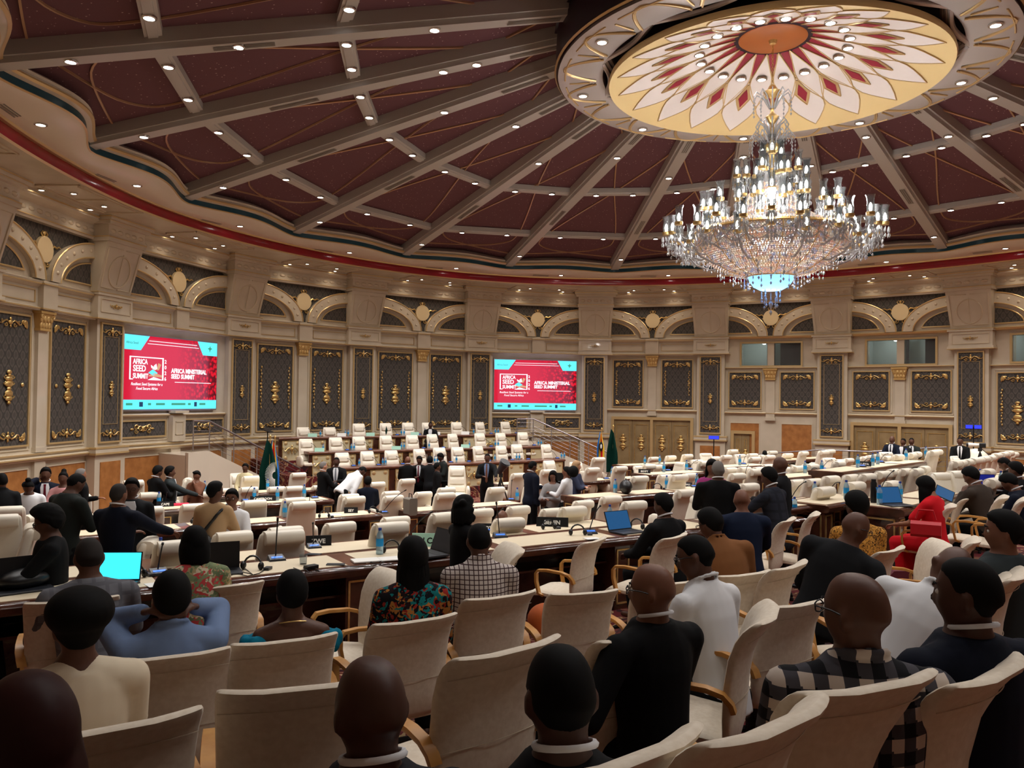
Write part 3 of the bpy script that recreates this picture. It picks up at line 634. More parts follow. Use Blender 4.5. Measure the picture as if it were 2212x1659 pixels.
for k in range(-3, 17):
    a = ribA[k]; c, s_ = math.cos(a), math.sin(a); t = np.array([-s_, c]); rows = []; sd = MB()
    for s in (-.03, .1, .3, .5, .76):
        p = np.array(cone(a, s)); q = lambda o, dz: (p[0]+t[0]*o, p[1]+t[1]*o, p[2]+dz)
        rows.append([q(-.2, FAB), q(-.2, .10), q(-.16, .10), q(-.15, .0), q(.15, 0), q(.16, .10), q(.2, .10), q(.2, FAB)])
    b = MB(); b.grid(rows); rb = ob('beam', b.mesh('beam', M['rib'], 30), ceil)
    for s0 in ((.22, .60) if k % 2 else (.255, .62)):
        g = MB()
        P0, P1 = np.array(cone(a, s0)), np.array(cone(a, s0+.075))
        for sd_ in range(3):
            o = (-.05+.05*sd_); q = lambda P, o: (P[0]+t[0]*o, P[1]+t[1]*o, P[2]-.012)
            g.add([q(P0, o-.017), q(P0, o+.017), q(P1, o+.017), q(P1, o-.017)], [(0, 1, 2, 3)])
        ob('air_grille', g.mesh('air_grille', M['grille']), rb)
# ---- downlights
def make_dl(lens, r):
    b = MB(); b.lathe([(r*1.45, .02), (r*1.45, -.012), (r*1.05, -.02), (r, -.008), (r, .02)], 14); rg = b.mesh('downlight_ring', M['chrome'], 40)
    b = MB(); b.lathe([(r, -.006), (r*.6, -.016), (0.0005, -.02)], 14); return rg, b.mesh('lens', M[lens], 60)
DL = {'c': make_dl('lens', .078), 'w': make_dl('lens_w', .06)}
LAMPS = {}
def lampdata(key, P_, col, ang, bl=.6):
    if key not in LAMPS:
        l = bpy.data.lights.new('downlight_lamp', 'SPOT'); l.energy = P_; l.color = col; l.spot_size = math.radians(ang); l.spot_blend = bl; l.shadow_soft_size = .07; LAMPS[key] = l
    return LAMPS[key]
DLQ = []
def downlight(p, kind, key, P_, col, ang, label, group, lit=True): DLQ.append((tuple(p), kind, key, P_, col, ang, label, group))
def place_downlights():
    by = {}
    for q in DLQ:
        X, Y, d = px(q[0])
        if -15 < X < PW+15 and -15 < Y < PH and d > 0: by.setdefault(q[7], []).append((X, q))
        else: ob('lamp', lampdata(*q[2:6]), None, TR(q[0][0], q[0][1], q[0][2]-.05))
    for g, L in by.items():
        L.sort(key=lambda t: t[0])
        for n, (X, q) in enumerate(L):
            r = ob('downlight', DL[q[1]][0], None, TR(*q[0])); r['label'] = '%s, %s from the left' % (q[6], ordn(n+1)); r['category'] = 'downlight'; r['group'] = g
            ob('lens', DL[q[1]][1], r); ob('lamp', lampdata(*q[2:6]), r, TR(0, 0, -.05))
for k in range(-2, 11):
    a0, a1 = ribA[k], ribA[k+1]
    for kd in (1, 2):
        for t in (.27, .72):
            pt = np.array(cone(a0, S(kd, k), .165))*(1-t)+np.array(cone(a1, S(kd, k+1), .165))*t
            downlight(tuple(pt), 'c', 'ring', P_RING, COOL, 120, 'small downlight in the %s ring beam of the red ceiling' % ('outer' if kd == 1 else 'inner'), 'downlights in the %s ring beam' % ('outer' if kd == 1 else 'inner'))
    for s, wd in ((.055, 'outer end'), (.25 if k % 2 else .52, 'middle'), (.5 if k % 2 else .57, 'inner half')):
        if wd == 'middle' and k not in (-1, 0): continue
        downlight(cone(a0, s, -.005), 'c', 'rib', P_RIB, COOL, 120, 'small downlight in the %s of the radial ceiling beams' % wd, 'downlights in the radial beams, '+wd)
    am = (a0+a1)/2; r = RM(am)+.42
    downlight((r*math.cos(am), r*math.sin(am), 4.86), 'c', 'corn', P_CORN, COOL, 130, 'small downlight under the scalloped cream cornice', 'downlights under the scalloped cornice')
    g = MB(); ra = am+.42*(a0-am)/abs(a0-am); 
    for q in range(3):
        rr = RM(am)+.52+.05*q; A_ = [am+.1*(a0-a1)*u_ for u_ in (2.6, 1.1)]
        g.add([(rr*math.cos(A_[0]), rr*math.sin(A_[0]), 4.845-.012*q), (rr*math.cos(A_[1]), rr*math.sin(A_[1]), 4.845-.012*q), ((rr+.03)*math.cos(A_[1]), (rr+.03)*math.sin(A_[1]), 4.84-.012*q), ((rr+.03)*math.cos(A_[0]), (rr+.03)*math.sin(A_[0]), 4.84-.012*q)], [(0, 1, 2, 3)])
    ob('air_grille', g.mesh('air_grille', M['grille']), ceil)
for k in range(11, 18):                                          # the rings go on behind the eye: lamps only
    a0, a1 = (math.radians(RIBS[(k+3)][1]), math.radians(RIBS[k+4][1] if k < 17 else -204.)); 
    for kd in (1, 2):
        for t in (.27, .72): a = a0+(a1-a0)*t; ob('lamp', lampdata('ringb', P_RING*.5, COOL, 120), None, TR(*cone(a, S(kd, k), .1)))
    ob('lamp', lampdata('ribb', P_RIB*.5, COOL, 120), None, TR(*cone(a0, .055, -.06))); ob('lamp', lampdata('ribb', P_RIB*.5, COOL, 120), None, TR(*cone(a0, .52, -.06)))
    am = (a0+a1)/2; r = RM(am)+.42; ob('lamp', lampdata('corn', P_CORN, COOL, 130), None, TR(r*math.cos(am), r*math.sin(am), 4.80))
for i in range(-2, 11):
    FR, L = bay_frame(i); B = L/2-.5
    for sg in (-1, 1):
        p = FR @ Vector((sg*.62, -1.15, 4.57)); downlight(p, 'w', 'soff', P_SOFF, WARM, 140, 'warm downlight in the soffit beside the red fascia', 'downlights in the soffit panels')
        p = FR @ Vector((sg*.95, -.60, 4.57)); downlight(p, 'w', 'frz', P_FRZ, WARM, 130, 'warm downlight close above the wall arches', 'small downlights along the frieze')
    fm = MB()
    for x0, x1, y0, y1 in ((-1.35, 1.35, -1.75, -1.72), (-1.35, 1.35, -.74, -.71), (-1.35, -1.32, -1.75, -.71), (1.32, 1.35, -1.75, -.71), (-1.2, 1.2, -1.62, -1.6), (-1.2, 1.2, -.86, -.84), (-.02, .02, -1.6, -.86)): fm.box(x0, x1, y0, y1, 4.555, 4.6)
    ob('soffit_moulding', fm.mesh('soffit_moulding', M['trim']), ceil, FR)
# ---- medallion with floating dome
b = MB(); n = 96
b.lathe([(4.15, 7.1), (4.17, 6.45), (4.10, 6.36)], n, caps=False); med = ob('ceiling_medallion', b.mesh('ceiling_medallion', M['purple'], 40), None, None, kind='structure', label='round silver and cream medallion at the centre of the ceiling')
b = MB(); b.lathe([(4.10, 6.37), (4.12, 6.30), (4.0, 6.27), (3.35, 6.30), (3.25, 6.36), (3.2, 7.0)], n, caps=False); ob('silver_ring', b.mesh('silver_ring', M['silver'], 40), med)
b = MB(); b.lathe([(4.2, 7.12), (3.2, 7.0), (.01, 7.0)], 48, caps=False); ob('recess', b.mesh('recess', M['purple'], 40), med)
b = MB(); b.lathe([(4.16, 6.40), (4.19, 6.37), (4.16, 6.34)], n, caps=False); ob('gilt_lip', b.mesh('gilt_lip', M['goldpaint'], 40), med)
arcs = MB(); cov = MB()
for k in range(18):
    a = 2*math.pi*k/18; w_ = 2*math.pi/18
    for sg in (-1, 1):
        arcs.tube([((3.38+.64*math.sin(math.pi*t/10*.97))*math.cos(a+sg*w_*.85*(t/10-.5)+w_/2), (3.38+.64*math.sin(math.pi*t/10*.97))*math.sin(a+sg*w_*.85*(t/10-.5)+w_/2), 6.275) for t in range(11)], .022, 5)
    arcs.tube([((3.5+.4*t)*math.cos(a), (3.5+.4*t)*math.sin(a), 6.272) for t in (0, .5, 1)], .02, 5)
    arcs.tube([(3.98*math.cos(a+w_*(.12+.76*t/6)), 3.98*math.sin(a+w_*(.12+.76*t/6)), 6.27) for t in range(7)], .018, 5)
for k in range(12):
    a = 2*math.pi*(k+.3)/12
    for j in range(3): cov.tube([((3.32-.06*j-.22*math.sin(math.pi*t/10))*math.cos(a+(t/10-.5)*.5), (3.32-.06*j-.22*math.sin(math.pi*t/10))*math.sin(a+(t/10-.5)*.5), 6.36+.05*j) for t in range(11)], .05, 6)
ob('interlaced_arc', arcs.mesh('interlaced_arc', M['goldpaint'], 50), med); ob('scalloped_cove', cov.mesh('scalloped_cove', M['silver'], 50), med)
DR = 3.12; dz = lambda r: 6.16+1.05*(1-(r/DR)**1.15)
b = MB(); b.lathe([(DR, dz(DR)+.1), (DR+.02, dz(DR)+.03), (DR, dz(DR)-.02)]+[(DR*t/12, dz(DR*t/12)) for t in range(11, 1, -1)], n, caps=False); dome = ob('dome', b.mesh('dome', M['cream2'], 40), med)
def dpt(r, a, o=-.012): return (r*math.cos(a), r*math.sin(a), dz(r)+o)
ND = 20
def petal(name, mats, a, pl, o, gold=True):
    b = MB(); w2 = 2*math.pi/ND; b.grid([[dpt(r, a+t*th*w2, o) for t in (-1, -.5, 0, .5, 1)] for r, th in pl])
    if gold:
        b.cm = 1
        for sg in (-1, 1): b.tube([dpt(r, a+sg*th*w2, o) for r, th in pl], .013, 4)
    return ob(name, b.mesh(name, mats), dome)
for k in range(ND):
    a = 2*math.pi*k/ND; h_ = a+math.pi/ND
    petal('white_petal', [M['white'], M['goldpaint']], a, [(1.5, .002), (1.7, .17), (1.9, .31), (2.1, .43), (2.3, .485), (2.45, .44), (2.6, .33), (2.8, .16), (2.98, .002)], -.016)
    petal('white_lozenge', [M['white'], M['goldpaint']], h_, [(.70, .002), (.9, .20), (1.15, .36), (1.4, .46), (1.6, .44), (1.8, .34), (2.0, .20), (2.15, .07), (2.22, .002)], -.024)
    petal('diamond_frame', [M['goldpaint'], M['goldpaint']], a, [(1.56, .002), (1.76, .14), (1.96, .25), (2.14, .13), (2.32, .002)], -.034)
    petal('red_diamond', [M['domered']], a, [(1.67, .002), (1.8, .09), (1.96, .165), (2.08, .08), (2.21, .002)], -.044, False)
    petal('red_ray', [M['domered']], a, [(.62, .40), (.8, .30), (1.0, .18), (1.36, .002)], -.014, False)
b = MB(); b.lathe([(.62, dz(.62)+.05), (.64, dz(.62)-.05), (.6, dz(.62)-.08), (.001, dz(.62)-.085)], 40); ob('hub', b.mesh('hub', M['hubwood'], 40), dome)
for k in range(ND):
    a = 2*math.pi*(k+.5)/ND; downlight(dpt(1.38, a, -.045), 'c', 'dome', P_DOME, COOL, 150, 'downlight in the ring on the white petals of the dome', 'downlights ringing the ceiling dome')
for k in range(18):
    if k % 2 == 0: a = 2*math.pi*(k+.5)/18; downlight((3.72*math.cos(a), 3.72*math.sin(a), 6.265), 'c', 'dome', P_DOME, COOL, 150, 'downlight in the silver ring around the dome', 'downlights in the silver ring')

place_downlights()
# ================================================================== CHANDELIER
ch = bpy.data.objects.new('chandelier', None); COL.objects.link(ch); ch['label'] = 'huge crystal chandelier with tiers of glass candle lamps under the ceiling dome'; ch['category'] = 'chandelier'
M['crystal'] = mat('cut_crystal', srgb(232, 236, 240), .06, spec=.9, trans=.35, ior=1.5)
M['crystal_b'] = mat('blue_crystal', srgb(120, 180, 245), .1, spec=.9); m = M['crystal_b']; tr = nd(m, 'ShaderNodeBsdfTranslucent'); tr.inputs[0].default_value = srgb(130, 190, 250); mx = nd(m, 'ShaderNodeMixShader'); mx.inputs[0].default_value = .7
lk(m, bs(m).outputs[0], mx.inputs[1]); lk(m, tr.outputs[0], mx.inputs[2]); lk(m, mx.outputs[0], m.node_tree.nodes['Material Output'].inputs[0])
M['chimney'] = mat('lamp_chimney', srgb(240, 244, 246), .04, trans=.92, ior=1.15)
def beadmat():
    m = mat('crystal_beads', srgb(236, 226, 214), .12, spec=.8); tc = nd(m, 'ShaderNodeTexCoord'); v = nd(m, 'ShaderNodeTexVoronoi'); v.inputs['Scale'].default_value = 16
    lk(m, tc.outputs['Object'], v.inputs['Vector']); r = nd(m, 'ShaderNodeValToRGB'); e = r.color_ramp.elements; sp = nd(m, 'ShaderNodeSeparateColor'); lk(m, v.outputs['Color'], sp.inputs[0])
    e[0].color = srgb(196, 216, 246); e[1].color = srgb(250, 250, 246); x = e.new(.35); x.color = srgb(246, 214, 196); x = e.new(.6); x.color = srgb(250, 236, 214)
    lk(m, sp.outputs[0], r.inputs[0]); lk(m, r.outputs[0], bs(m).inputs['Base Color'])
    tr = nd(m, 'ShaderNodeBsdfTranslucent'); lk(m, r.outputs[0], tr.inputs[0]); mx = nd(m, 'ShaderNodeMixShader'); mx.inputs[0].default_value = .5
    out = m.node_tree.nodes['Material Output']; lk(m, bs(m).outputs[0], mx.inputs[1]); lk(m, tr.outputs[0], mx.inputs[2]); lk(m, mx.outputs[0], out.inputs[0]); return m
M['beads'] = beadmat(); M['bulb'] = mat('bulb', (1, 1, 1, 1), .5, emit=(1, .95, .86, 1), es=14)
b = MB(); b.lathe([(.001, 7.16), (.2, 7.15), (.22, 7.08), (.1, 7.02), (.06, 6.9), (.001, 6.88)], 16); ob('canopy', b.mesh('canopy', M['gold'], 40), ch)
b = MB()
for k in range(22):
    z = 6.86-.036*k
    b.tube([(.016*math.cos(t*math.pi/4)*(k % 2), .016*math.cos(t*math.pi/4)*((k+1) % 2), z+.026*math.sin(t*math.pi/4)) for t in range(8)], .006, 4, True)
ob('chain', b.mesh('chain', M['gold'], 50), ch)
b = MB(); b.lathe([(.001, 6.1), (.06, 6.08), (.10, 6.0), (.17, 5.97), (.10, 5.9), (.04, 5.84), (.03, 5.6), (.05, 5.55), (.15, 5.47), (.08, 5.40), (.035, 5.34), (.03, 5.05), (.07, 5.0), (.15, 4.93), (.12, 4.83), (.05, 4.76), (.06, 4.66), (.03, 4.58), (.03, 3.2)], 14); ob('stem', b.mesh('stem', M['gold'], 40), ch)
def chz(y): return 7.34-(y-45)*.00891
cand = MB(); cand.lathe([(.001, -.05), (.055, -.04), (.06, 0), (.02, .01)], 10); cup = cand.mesh('candle_cup', M['gold'], 40)
b = MB(); b.lathe([(.045, .0), (.052, .06), (.045, .14), (.05, .19), (.066, .23), (.064, .23), (.048, .188), (.042, .14), (.049, .06), (.042, .003)], 10); chim = b.mesh('chimney', M['chimney'], 60)
b = MB(); b.lathe([(.001, .0), (.018, .02), (.024, .07), (.016, .11), (.001, .13)], 8); blb = b.mesh('bulb', M['bulb'], 60)
b = MB()
for k in range(8):
    a = 2*math.pi*k/8; b.octa((.06*math.cos(a), .06*math.sin(a), -.11), .011, .05); b.octa((.06*math.cos(a), .06*math.sin(a), -.19), .014, .035)
drop = b.mesh('cup_drops', M['crystal'])
tiers = [(6, .20, 4.72), (7, .30, 4.40), (12, .66, 4.32), (10, .55, 3.95), (20, 1.28, 3.72), (16, 1.05, 3.42), (26, 1.98, 3.26), (18, 1.72, 3.05)]
for n_, r_, z_ in tiers:
    for k in range(n_):
        a = 2*math.pi*(k+.5*(n_ % 4 == 0))/n_; zz = z_+(.05 if k % 2 else -.03); rr = r_*(1 if k % 2 else .97); p = (rr*math.cos(a), rr*math.sin(a), zz)
        c = ob('candle_lamp', cup, ch, TR(*p) @ Matrix.Scale(1.32, 4)); ob('chimney', chim, c); ob('bulb', blb, c); ob('crystal_drop', drop, c)
        if k % 2 == 0 or n_ < 9:
            m_ = MB(); r0 = r_*.32; q = [(.0, -.25), (.25, -.36), (.55, -.42), (.8, -.30), (.95, -.12), (1, -.04)]
            m_.tube([((r0+(rr-r0)*t)*math.cos(a), (r0+(rr-r0)*t)*math.sin(a), zz+d*(1.0 if r_ > .5 else .7)) for t, d in q], [.02]*6, 6); ob('arm', m_.mesh('arm', M['crystal'], 50), ch)
bd = MB()
def beads(pr, nrow, ncol, s):
    for j in range(nrow):
        t = j/(nrow-1)*(len(pr)-1); q = min(int(t), len(pr)-2); u_ = t-q; r = pr[q][0]+(pr[q+1][0]-pr[q][0])*u_; z = pr[q][1]+(pr[q+1][1]-pr[q][1])*u_
        nc = max(10, int(ncol*r/1.45))
        for k in range(nc): a = 2*math.pi*(k+.5*(j % 2))/nc; bd.octa((r*math.cos(a), r*math.sin(a), z), s, s*1.15)
beads([(1.46, 3.22), (1.44, 3.08), (1.32, 2.88), (1.08, 2.66), (.78, 2.50), (.46, 2.42)], 36, 190, .026)
beads([(.30, 4.16), (.42, 4.0), (.52, 3.75), (.78, 3.52), (1.12, 3.36), (1.46, 3.24)], 32, 170, .025)
ob('bead_curtain', bd.mesh('bead_curtain', M['beads']), ch, kind='stuff')
b = MB(); b.lathe([(1.47, 3.25), (1.49, 3.21), (1.46, 3.18)], 48, caps=False); b.lathe([(.46, 2.44), (.48, 2.41), (.45, 2.39)], 32, caps=False); b.lathe([(.40, 4.02), (.42, 3.99), (.39, 3.97)], 24, caps=False)
for k in range(14):
    a = 2*math.pi*(k+.3)/14; b.tube([(r*math.cos(a), r*math.sin(a), z) for r, z in [(1.475, 3.2), (1.45, 3.07), (1.335, 2.87), (1.09, 2.645), (.79, 2.485), (.46, 2.405)]], .010, 4)
ob('gilt_frame', b.mesh('gilt_frame', M['gold'], 40), ch)
b = MB(); b.lathe([(.42, 2.42), (.41, 2.34), (.33, 2.22), (.2, 2.15), (.001, 2.13)], 28); ob('blue_bowl', b.mesh('blue_bowl', M['crystal_b'], 40), ch)
b = MB()
for r_, z_, n_ in ((1.5, 2.95, 40), (1.75, 2.9, 36), (1.95, 3.0, 40), (1.2, 2.68, 30), (.95, 2.50, 26), (.7, 2.4, 20), (.5, 2.32, 18), (.18, 2.08, 10), (.12, 1.95, 8), (1.32, 3.5, 30), (.66, 4.14, 18)):
    for k in range(n_):
        a = 2*math.pi*k/n_; zz = z_+.04*math.sin(k*2.1); b.octa((r_*math.cos(a), r_*math.sin(a), zz), .016, .05); b.octa((r_*math.cos(a), r_*math.sin(a), zz-.1), .024, .04); b.tube([(r_*math.cos(a), r_*math.sin(a), zz+.14), (r_*math.cos(a), r_*math.sin(a), zz)], .004, 3)
for k in range(26):
    a0_, a1_ = 2*math.pi*k/26, 2*math.pi*(k+1)/26
    for r_, z_, d in ((1.95, 3.1, .14), (1.72, 2.95, .12), (1.47, 3.14, .16)): b.tube([(r_*math.cos(a0_+(a1_-a0_)*t/6), r_*math.sin(a0_+(a1_-a0_)*t/6), z_-d*math.sin(math.pi*t/6)) for t in range(7)], .009, 4)
b.octa((0, 0, 1.88), .045, .1); b.octa((0, 0, 1.72), .03, .06)
ob('crystal_pendants', b.mesh('crystal_pendants', M['crystal']), ch, kind='stuff')
b = MB()
for r_, z0, n_ in ((.36, 5.9, 10), (.3, 5.35, 12), (.42, 5.1, 12)):
    for k in range(n_):
        a = 2*math.pi*k/n_; c, s_ = math.cos(a), math.sin(a)
        b.tube([(.05*c, .05*s_, z0-.25), (r_*.5*c, r_*.5*s_, z0-.02), (r_*.85*c, r_*.85*s_, z0+.06), (r_*c, r_*s_, z0-.03), (r_*.92*c, r_*.92*s_, z0-.1)], [.016, .014, .013, .012, .008], 5)
        for q in range(4): b.octa((r_*c, r_*s_, z0-.12-.075*q), .016+.004*(q == 3), .035)
ob('crystal_crown', b.mesh('crystal_crown', M['crystal'], 50), ch)
for z_, e in ((3.75, .3), (2.95, .55), (3.3, .4), (2.27, .10)):
    l = bpy.data.lights.new('chandelier_lamp', 'POINT'); l.energy = P_CHAN*e; l.color = (1, .96, .92); l.shadow_soft_size = .25; ob('lamp', l, ch, TR(0, 0, z_))
for k in range(6):
    a = 2*math.pi*k/6; l = LAMPS.get('cr') or bpy.data.lights.new('chandelier_lamp', 'POINT'); LAMPS['cr'] = l; l.energy = P_CHAN*.16; l.color = (1, .96, .92); l.shadow_soft_size = .12; ob('lamp', l, ch, TR(1.7*math.cos(a), 1.7*math.sin(a), 3.6))

# ================================================================== SCREENS
M['scr_red'] = mat('screen_red', (0, 0, 0, 1), .3); m = M['scr_red']; tc = nd(m, 'ShaderNodeTexCoord'); v = nd(m, 'ShaderNodeTexVoronoi'); v.inputs['Scale'].default_value = 9; lk(m, tc.outputs['Object'], v.inputs['Vector'])
sx = nd(m, 'ShaderNodeSeparateXYZ'); lk(m, tc.outputs['Object'], sx.inputs[0]); mr = nd(m, 'ShaderNodeMapRange'); mr.inputs[1].default_value = -.1; mr.inputs[2].default_value = 1.7; lk(m, sx.outputs[0], mr.inputs[0])
r1 = nd(m, 'ShaderNodeValToRGB'); e = r1.color_ramp.elements; e[0].color = srgb(214, 14, 40); e[1].color = srgb(80, 6, 20); e[0].position = .3; e[1].position = .62; lk(m, v.outputs['Distance'], r1.inputs[0])
mx = nd(m, 'ShaderNodeMixRGB'); mx.inputs[1].default_value = srgb(198, 16, 48); lk(m, mr.outputs[0], mx.inputs[0]); lk(m, r1.outputs[0], mx.inputs[2]); lk(m, mx.outputs[0], bs(m).inputs['Emission Color']); bs(m).inputs['Emission Strength'].default_value = 1.1
M['scr_cyan'] = em('screen_cyan', srgb(96, 226, 246), 1.15); M['scr_white'] = em('screen_white', srgb(250, 244, 250), 1.15); M['scr_dark'] = em('screen_dark', srgb(20, 60, 90)); M['scr_green'] = em('screen_green', srgb(60, 150, 120)); M['scr_gold'] = em('screen_gold', srgb(214, 160, 120))
def text(s, x, y, z, h, m, par, bold=.0, al='LEFT', xs=1., shear=0.):
    c = bpy.data.curves.new('lettering', 'FONT'); c.body = s; c.size = h; c.align_x = al; c.offset = bold; c.extrude = .002; c.resolution_u = 3; c.shear = shear; c.materials.append(M[m])
    o = bpy.data.objects.new('lettering', c); COL.objects.link(o); o.parent = par; o.matrix_basis = Matrix.Translation((x, y+.12, z)) @ Matrix.Rotation(math.pi/2, 4, 'X') @ Matrix.Diagonal((xs, 1, 1, 1)); return o
for q, (FR, B) in enumerate(SCREENS):
    x0, x1, z0, z1 = ((-2.24, 1.78), (-1.86, 1.74))[q]+(-.43, 1.66); Y0 = .12
    b = MB(); b.box(x0-.03, x1+.03, -.24+Y0, -.02, z0-.05, z1+.04); sc = ob('led_screen', b.mesh('led_screen', M['steel']), None, FR)
    sc['label'] = ('large red conference screen on the wall above the left-hand staircase', 'large red conference screen on the wall behind the stage, nearer the double doors')[q]; sc['category'] = 'screen'; sc['group'] = 'wall screens'
    def flat(name, pl, m, y): bb = MB(); bb.ext(pl, y+Y0, y+Y0+.004); return ob(name, bb.mesh(name, M[m]), sc)
    X = lambda u_: x0+(x1-x0)*u_; Z = lambda v_: z1-(z1-z0)*v_
    P4 = lambda u0, v0, u1, v1: [(X(u0), Z(v1)), (X(u1), Z(v1)), (X(u1), Z(v0)), (X(u0), Z(v0))]
    flat('red_field', P4(0, 0, 1, .87), 'scr_red', -.245); flat('cyan_band', P4(0, .87, 1, 1), 'scr_cyan', -.246)
    flat('cyan_corner', [(X(0), Z(.2)), (X(.17), Z(.2)), (X(.255), Z(0)), (X(0), Z(0))], 'scr_cyan', -.247); flat('cyan_corner', [(X(.83), Z(.2)), (X(1), Z(.2)), (X(1), Z(0)), (X(.765), Z(0))], 'scr_cyan', -.247)
    flat('white_line', P4(.25, .058, .76, .066), 'scr_white', -.248); flat('white_line', P4(.235, .098, .78, .106), 'scr_white', -.248)
    for u0, v0, u1, v1 in ((.065, .285, .4, .30), (.065, .285, .078, .6), (.385, .285, .4, .6), (.065, .585, .10, .6)): flat('logo_frame', P4(u0, v0, u1, v1), 'scr_white', -.248)
    for s, v_, h in (('AFRICA', .385, .20), ('SEED', .485, .245), ('SUMMIT', .58, .20)): text(s, X(.098), -.249, Z(v_), h, 'scr_white', sc, .006, xs=.83 if s != 'SEED' else .92)
    for k, c in enumerate('2026'): text(c, X(.418), -.249, Z(.36+.08*k), .15, 'scr_white', sc, .004, 'CENTER')
    for pl, c in (([(.245, .5), (.29, .45), (.34, .5), (.30, .54)], 'scr_cyan'), ([(.24, .545), (.31, .5), (.385, .53), (.385, .56)], 'scr_gold'), ([(.24, .6), (.30, .555), (.385, .59), (.385, .6)], 'scr_white'), ([(.315, .46), (.30, .40), (.325, .37), (.335, .44)], 'scr_white'), ([(.33, .46), (.345, .36), (.375, .38), (.35, .46)], 'scr_gold'), ([(.31, .46), (.275, .43), (.27, .39), (.305, .42)], 'scr_white')):
        flat('logo_leaf', [(X(u_), Z(v_)) for u_, v_ in pl[::-1]], c, -.2485)
    text('Resilient Seed Systems for a', X(.235), -.249, Z(.675), .115, 'scr_white', sc, .001, 'CENTER', .95, .25); text('Food Secure Africa', X(.235), -.249, Z(.735), .115, 'scr_white', sc, .001, 'CENTER', .95, .25)
    text('AFRICA MINISTERIAL', X(.48), -.249, Z(.485), .185, 'scr_white', sc, .007, xs=.92); text('SEED SUMMIT', X(.48), -.249, Z(.565), .185, 'scr_white', sc, .007, xs=.92); flat('white_line', P4(.52, .613, .93, .622), 'scr_white', -.248)
    for u_, w_, c in ((.04, .06, 'scr_green'), (.165, .035, 'scr_dark'), (.25, .03, 'scr_green'), (.33, .09, 'scr_green'), (.49, .15, 'scr_green'), (.67, .03, 'scr_green'), (.74, .03, 'scr_dark'), (.80, .07, 'scr_green')): flat('logo_mark', P4(u_, .915 if c != 'scr_dark' else .9, u_+w_, .945 if c != 'scr_dark' else .965), c, -.248)
    for pl in ([(.885, .09), (.905, .11), (.91, .15), (.92, .11), (.94, .09), (.92, .08), (.915, .05), (.905, .08)],): flat('logo_mark', [(X(u_), Z(v_)) for u_, v_ in pl[::-1]], 'scr_green', -.249)
    text('Africa Seed', X(.03), -.249, Z(.12), .1, 'scr_green', sc, 0.)
    l = bpy.data.lights.new('screen_glow', 'AREA'); l.shape = 'RECTANGLE'; l.size = 3.3; l.size_y = 2.0; l.energy = 26; l.color = (.55, .62, 1); ob('screen_glow', l, sc, Matrix.Translation((0, -.35, .6)) @ Matrix.Rotation(math.pi/2, 4, 'X'))
# ================================================================== CHAIRS
def se(a, b, n=16, e=3.2):                                       # superellipse outline
    r = []
    for i in range(n):
        t = 2*math.pi*(i+.5)/n; c, s = math.cos(t), math.sin(t)
        r.append((a*math.copysign(abs(c)**(2/e), c), b*math.copysign(abs(s)**(2/e), s)))
    return r
def loft(mb, loops):
    n = len(loops[0]); k = len(mb.v); mb.grid(loops, True); m = len(loops)
    mb.f.append(tuple(k+i for i in range(n))[::-1]); mb.m.append(mb.cm); mb.f.append(tuple(k+(m-1)*n+i for i in range(n))); mb.m.append(mb.cm); return mb
def back_loft(prof, n=20, e=4):                                  # prof: (z, y, half width, half thickness, wrap)
    b = MB(); L = []
    for z, y, a, t, wr in prof: L.append([(x, y+wr*(x/max(a, .01))**2+d, z) for x, d in se(a, t, n, e)])
    return loft(b, L)
def base_mesh(h=.40, arms=5):
    b = MB(); b.lathe([(.028, .10), (.028, h)], 10); b.lathe([(.05, .07), (.05, .2), (.03, .22)], 10)
    for k in range(arms):
        a = 2*math.pi*(k+.25)/arms; c, s = math.cos(a), math.sin(a)
        b.tube([(.03*c, .03*s, .13), (.18*c, .18*s, .10), (.29*c, .29*s, .065)], [.026, .022, .016], 6); b.ball((.29*c, .29*s, .03), (.025, .025, .03), 6, 4)
    return b.mesh('base', M['blackmetal'], 40)
BASE5 = base_mesh(); BASE4 = base_mesh(.40, 4)
def root(name): o = bpy.data.objects.new(name, None); COL.objects.link(o); return o
def proto_exec():
    r = root('executive_chair')
    b = back_loft([(.36, -.17, .19, .03, .01), (.42, -.19, .215, .055, .01), (.60, -.235, .232, .062, .015), (.85, -.295, .236, .058, .02), (1.02, -.335, .226, .052, .015), (1.07, -.348, .215, .042, .01), (1.09, -.352, .19, .02, .01)])
    ob('backrest', b.mesh('backrest', M['leather'], 60), r)
    b = MB(); L = []
    for x, q in ((-.19, .72), (-.186, .95), (-.17, 1), (0, 1.04), (.17, 1), (.186, .95), (.19, .72)): L.append([(x, -.362+y*q, 1.035+z*q) for y, z in se(.092, .072, 14, 2.6)])
    loft(b, L); ob('headrest_roll', b.mesh('headrest_roll', M['leather'], 60), r)
    b = MB(); L = []
    for y, a, t, dz_ in ((-.2, .20, .04, 0), (-.17, .235, .06, 0), (.0, .245, .065, 0), (.2, .245, .065, -.005), (.27, .23, .05, -.02), (.29, .20, .03, -.03)): L.append([(x, y, .44+z+dz_) for x, z in se(a, t, 16, 3.5)])
    loft(b, L); ob('seat', b.mesh('seat', M['leather'], 60), r)
    for s in (-1, 1):
        b = MB(); L = []
        for y, h0, h1, t in ((-.25, .48, .60, .025), (-.22, .43, .66, .038), (-.05, .42, .685, .042), (.12, .42, .68, .042), (.2, .44, .64, .036), (.225, .47, .58, .022)): L.append([(s*.268+x, y, (h0+h1)/2+z) for x, z in se(t, (h1-h0)/2, 12, 2.8)])
        loft(b, L); ob('armrest', b.mesh('armrest', M['leather'], 60), r)
    ob('base', BASE5, r); return r
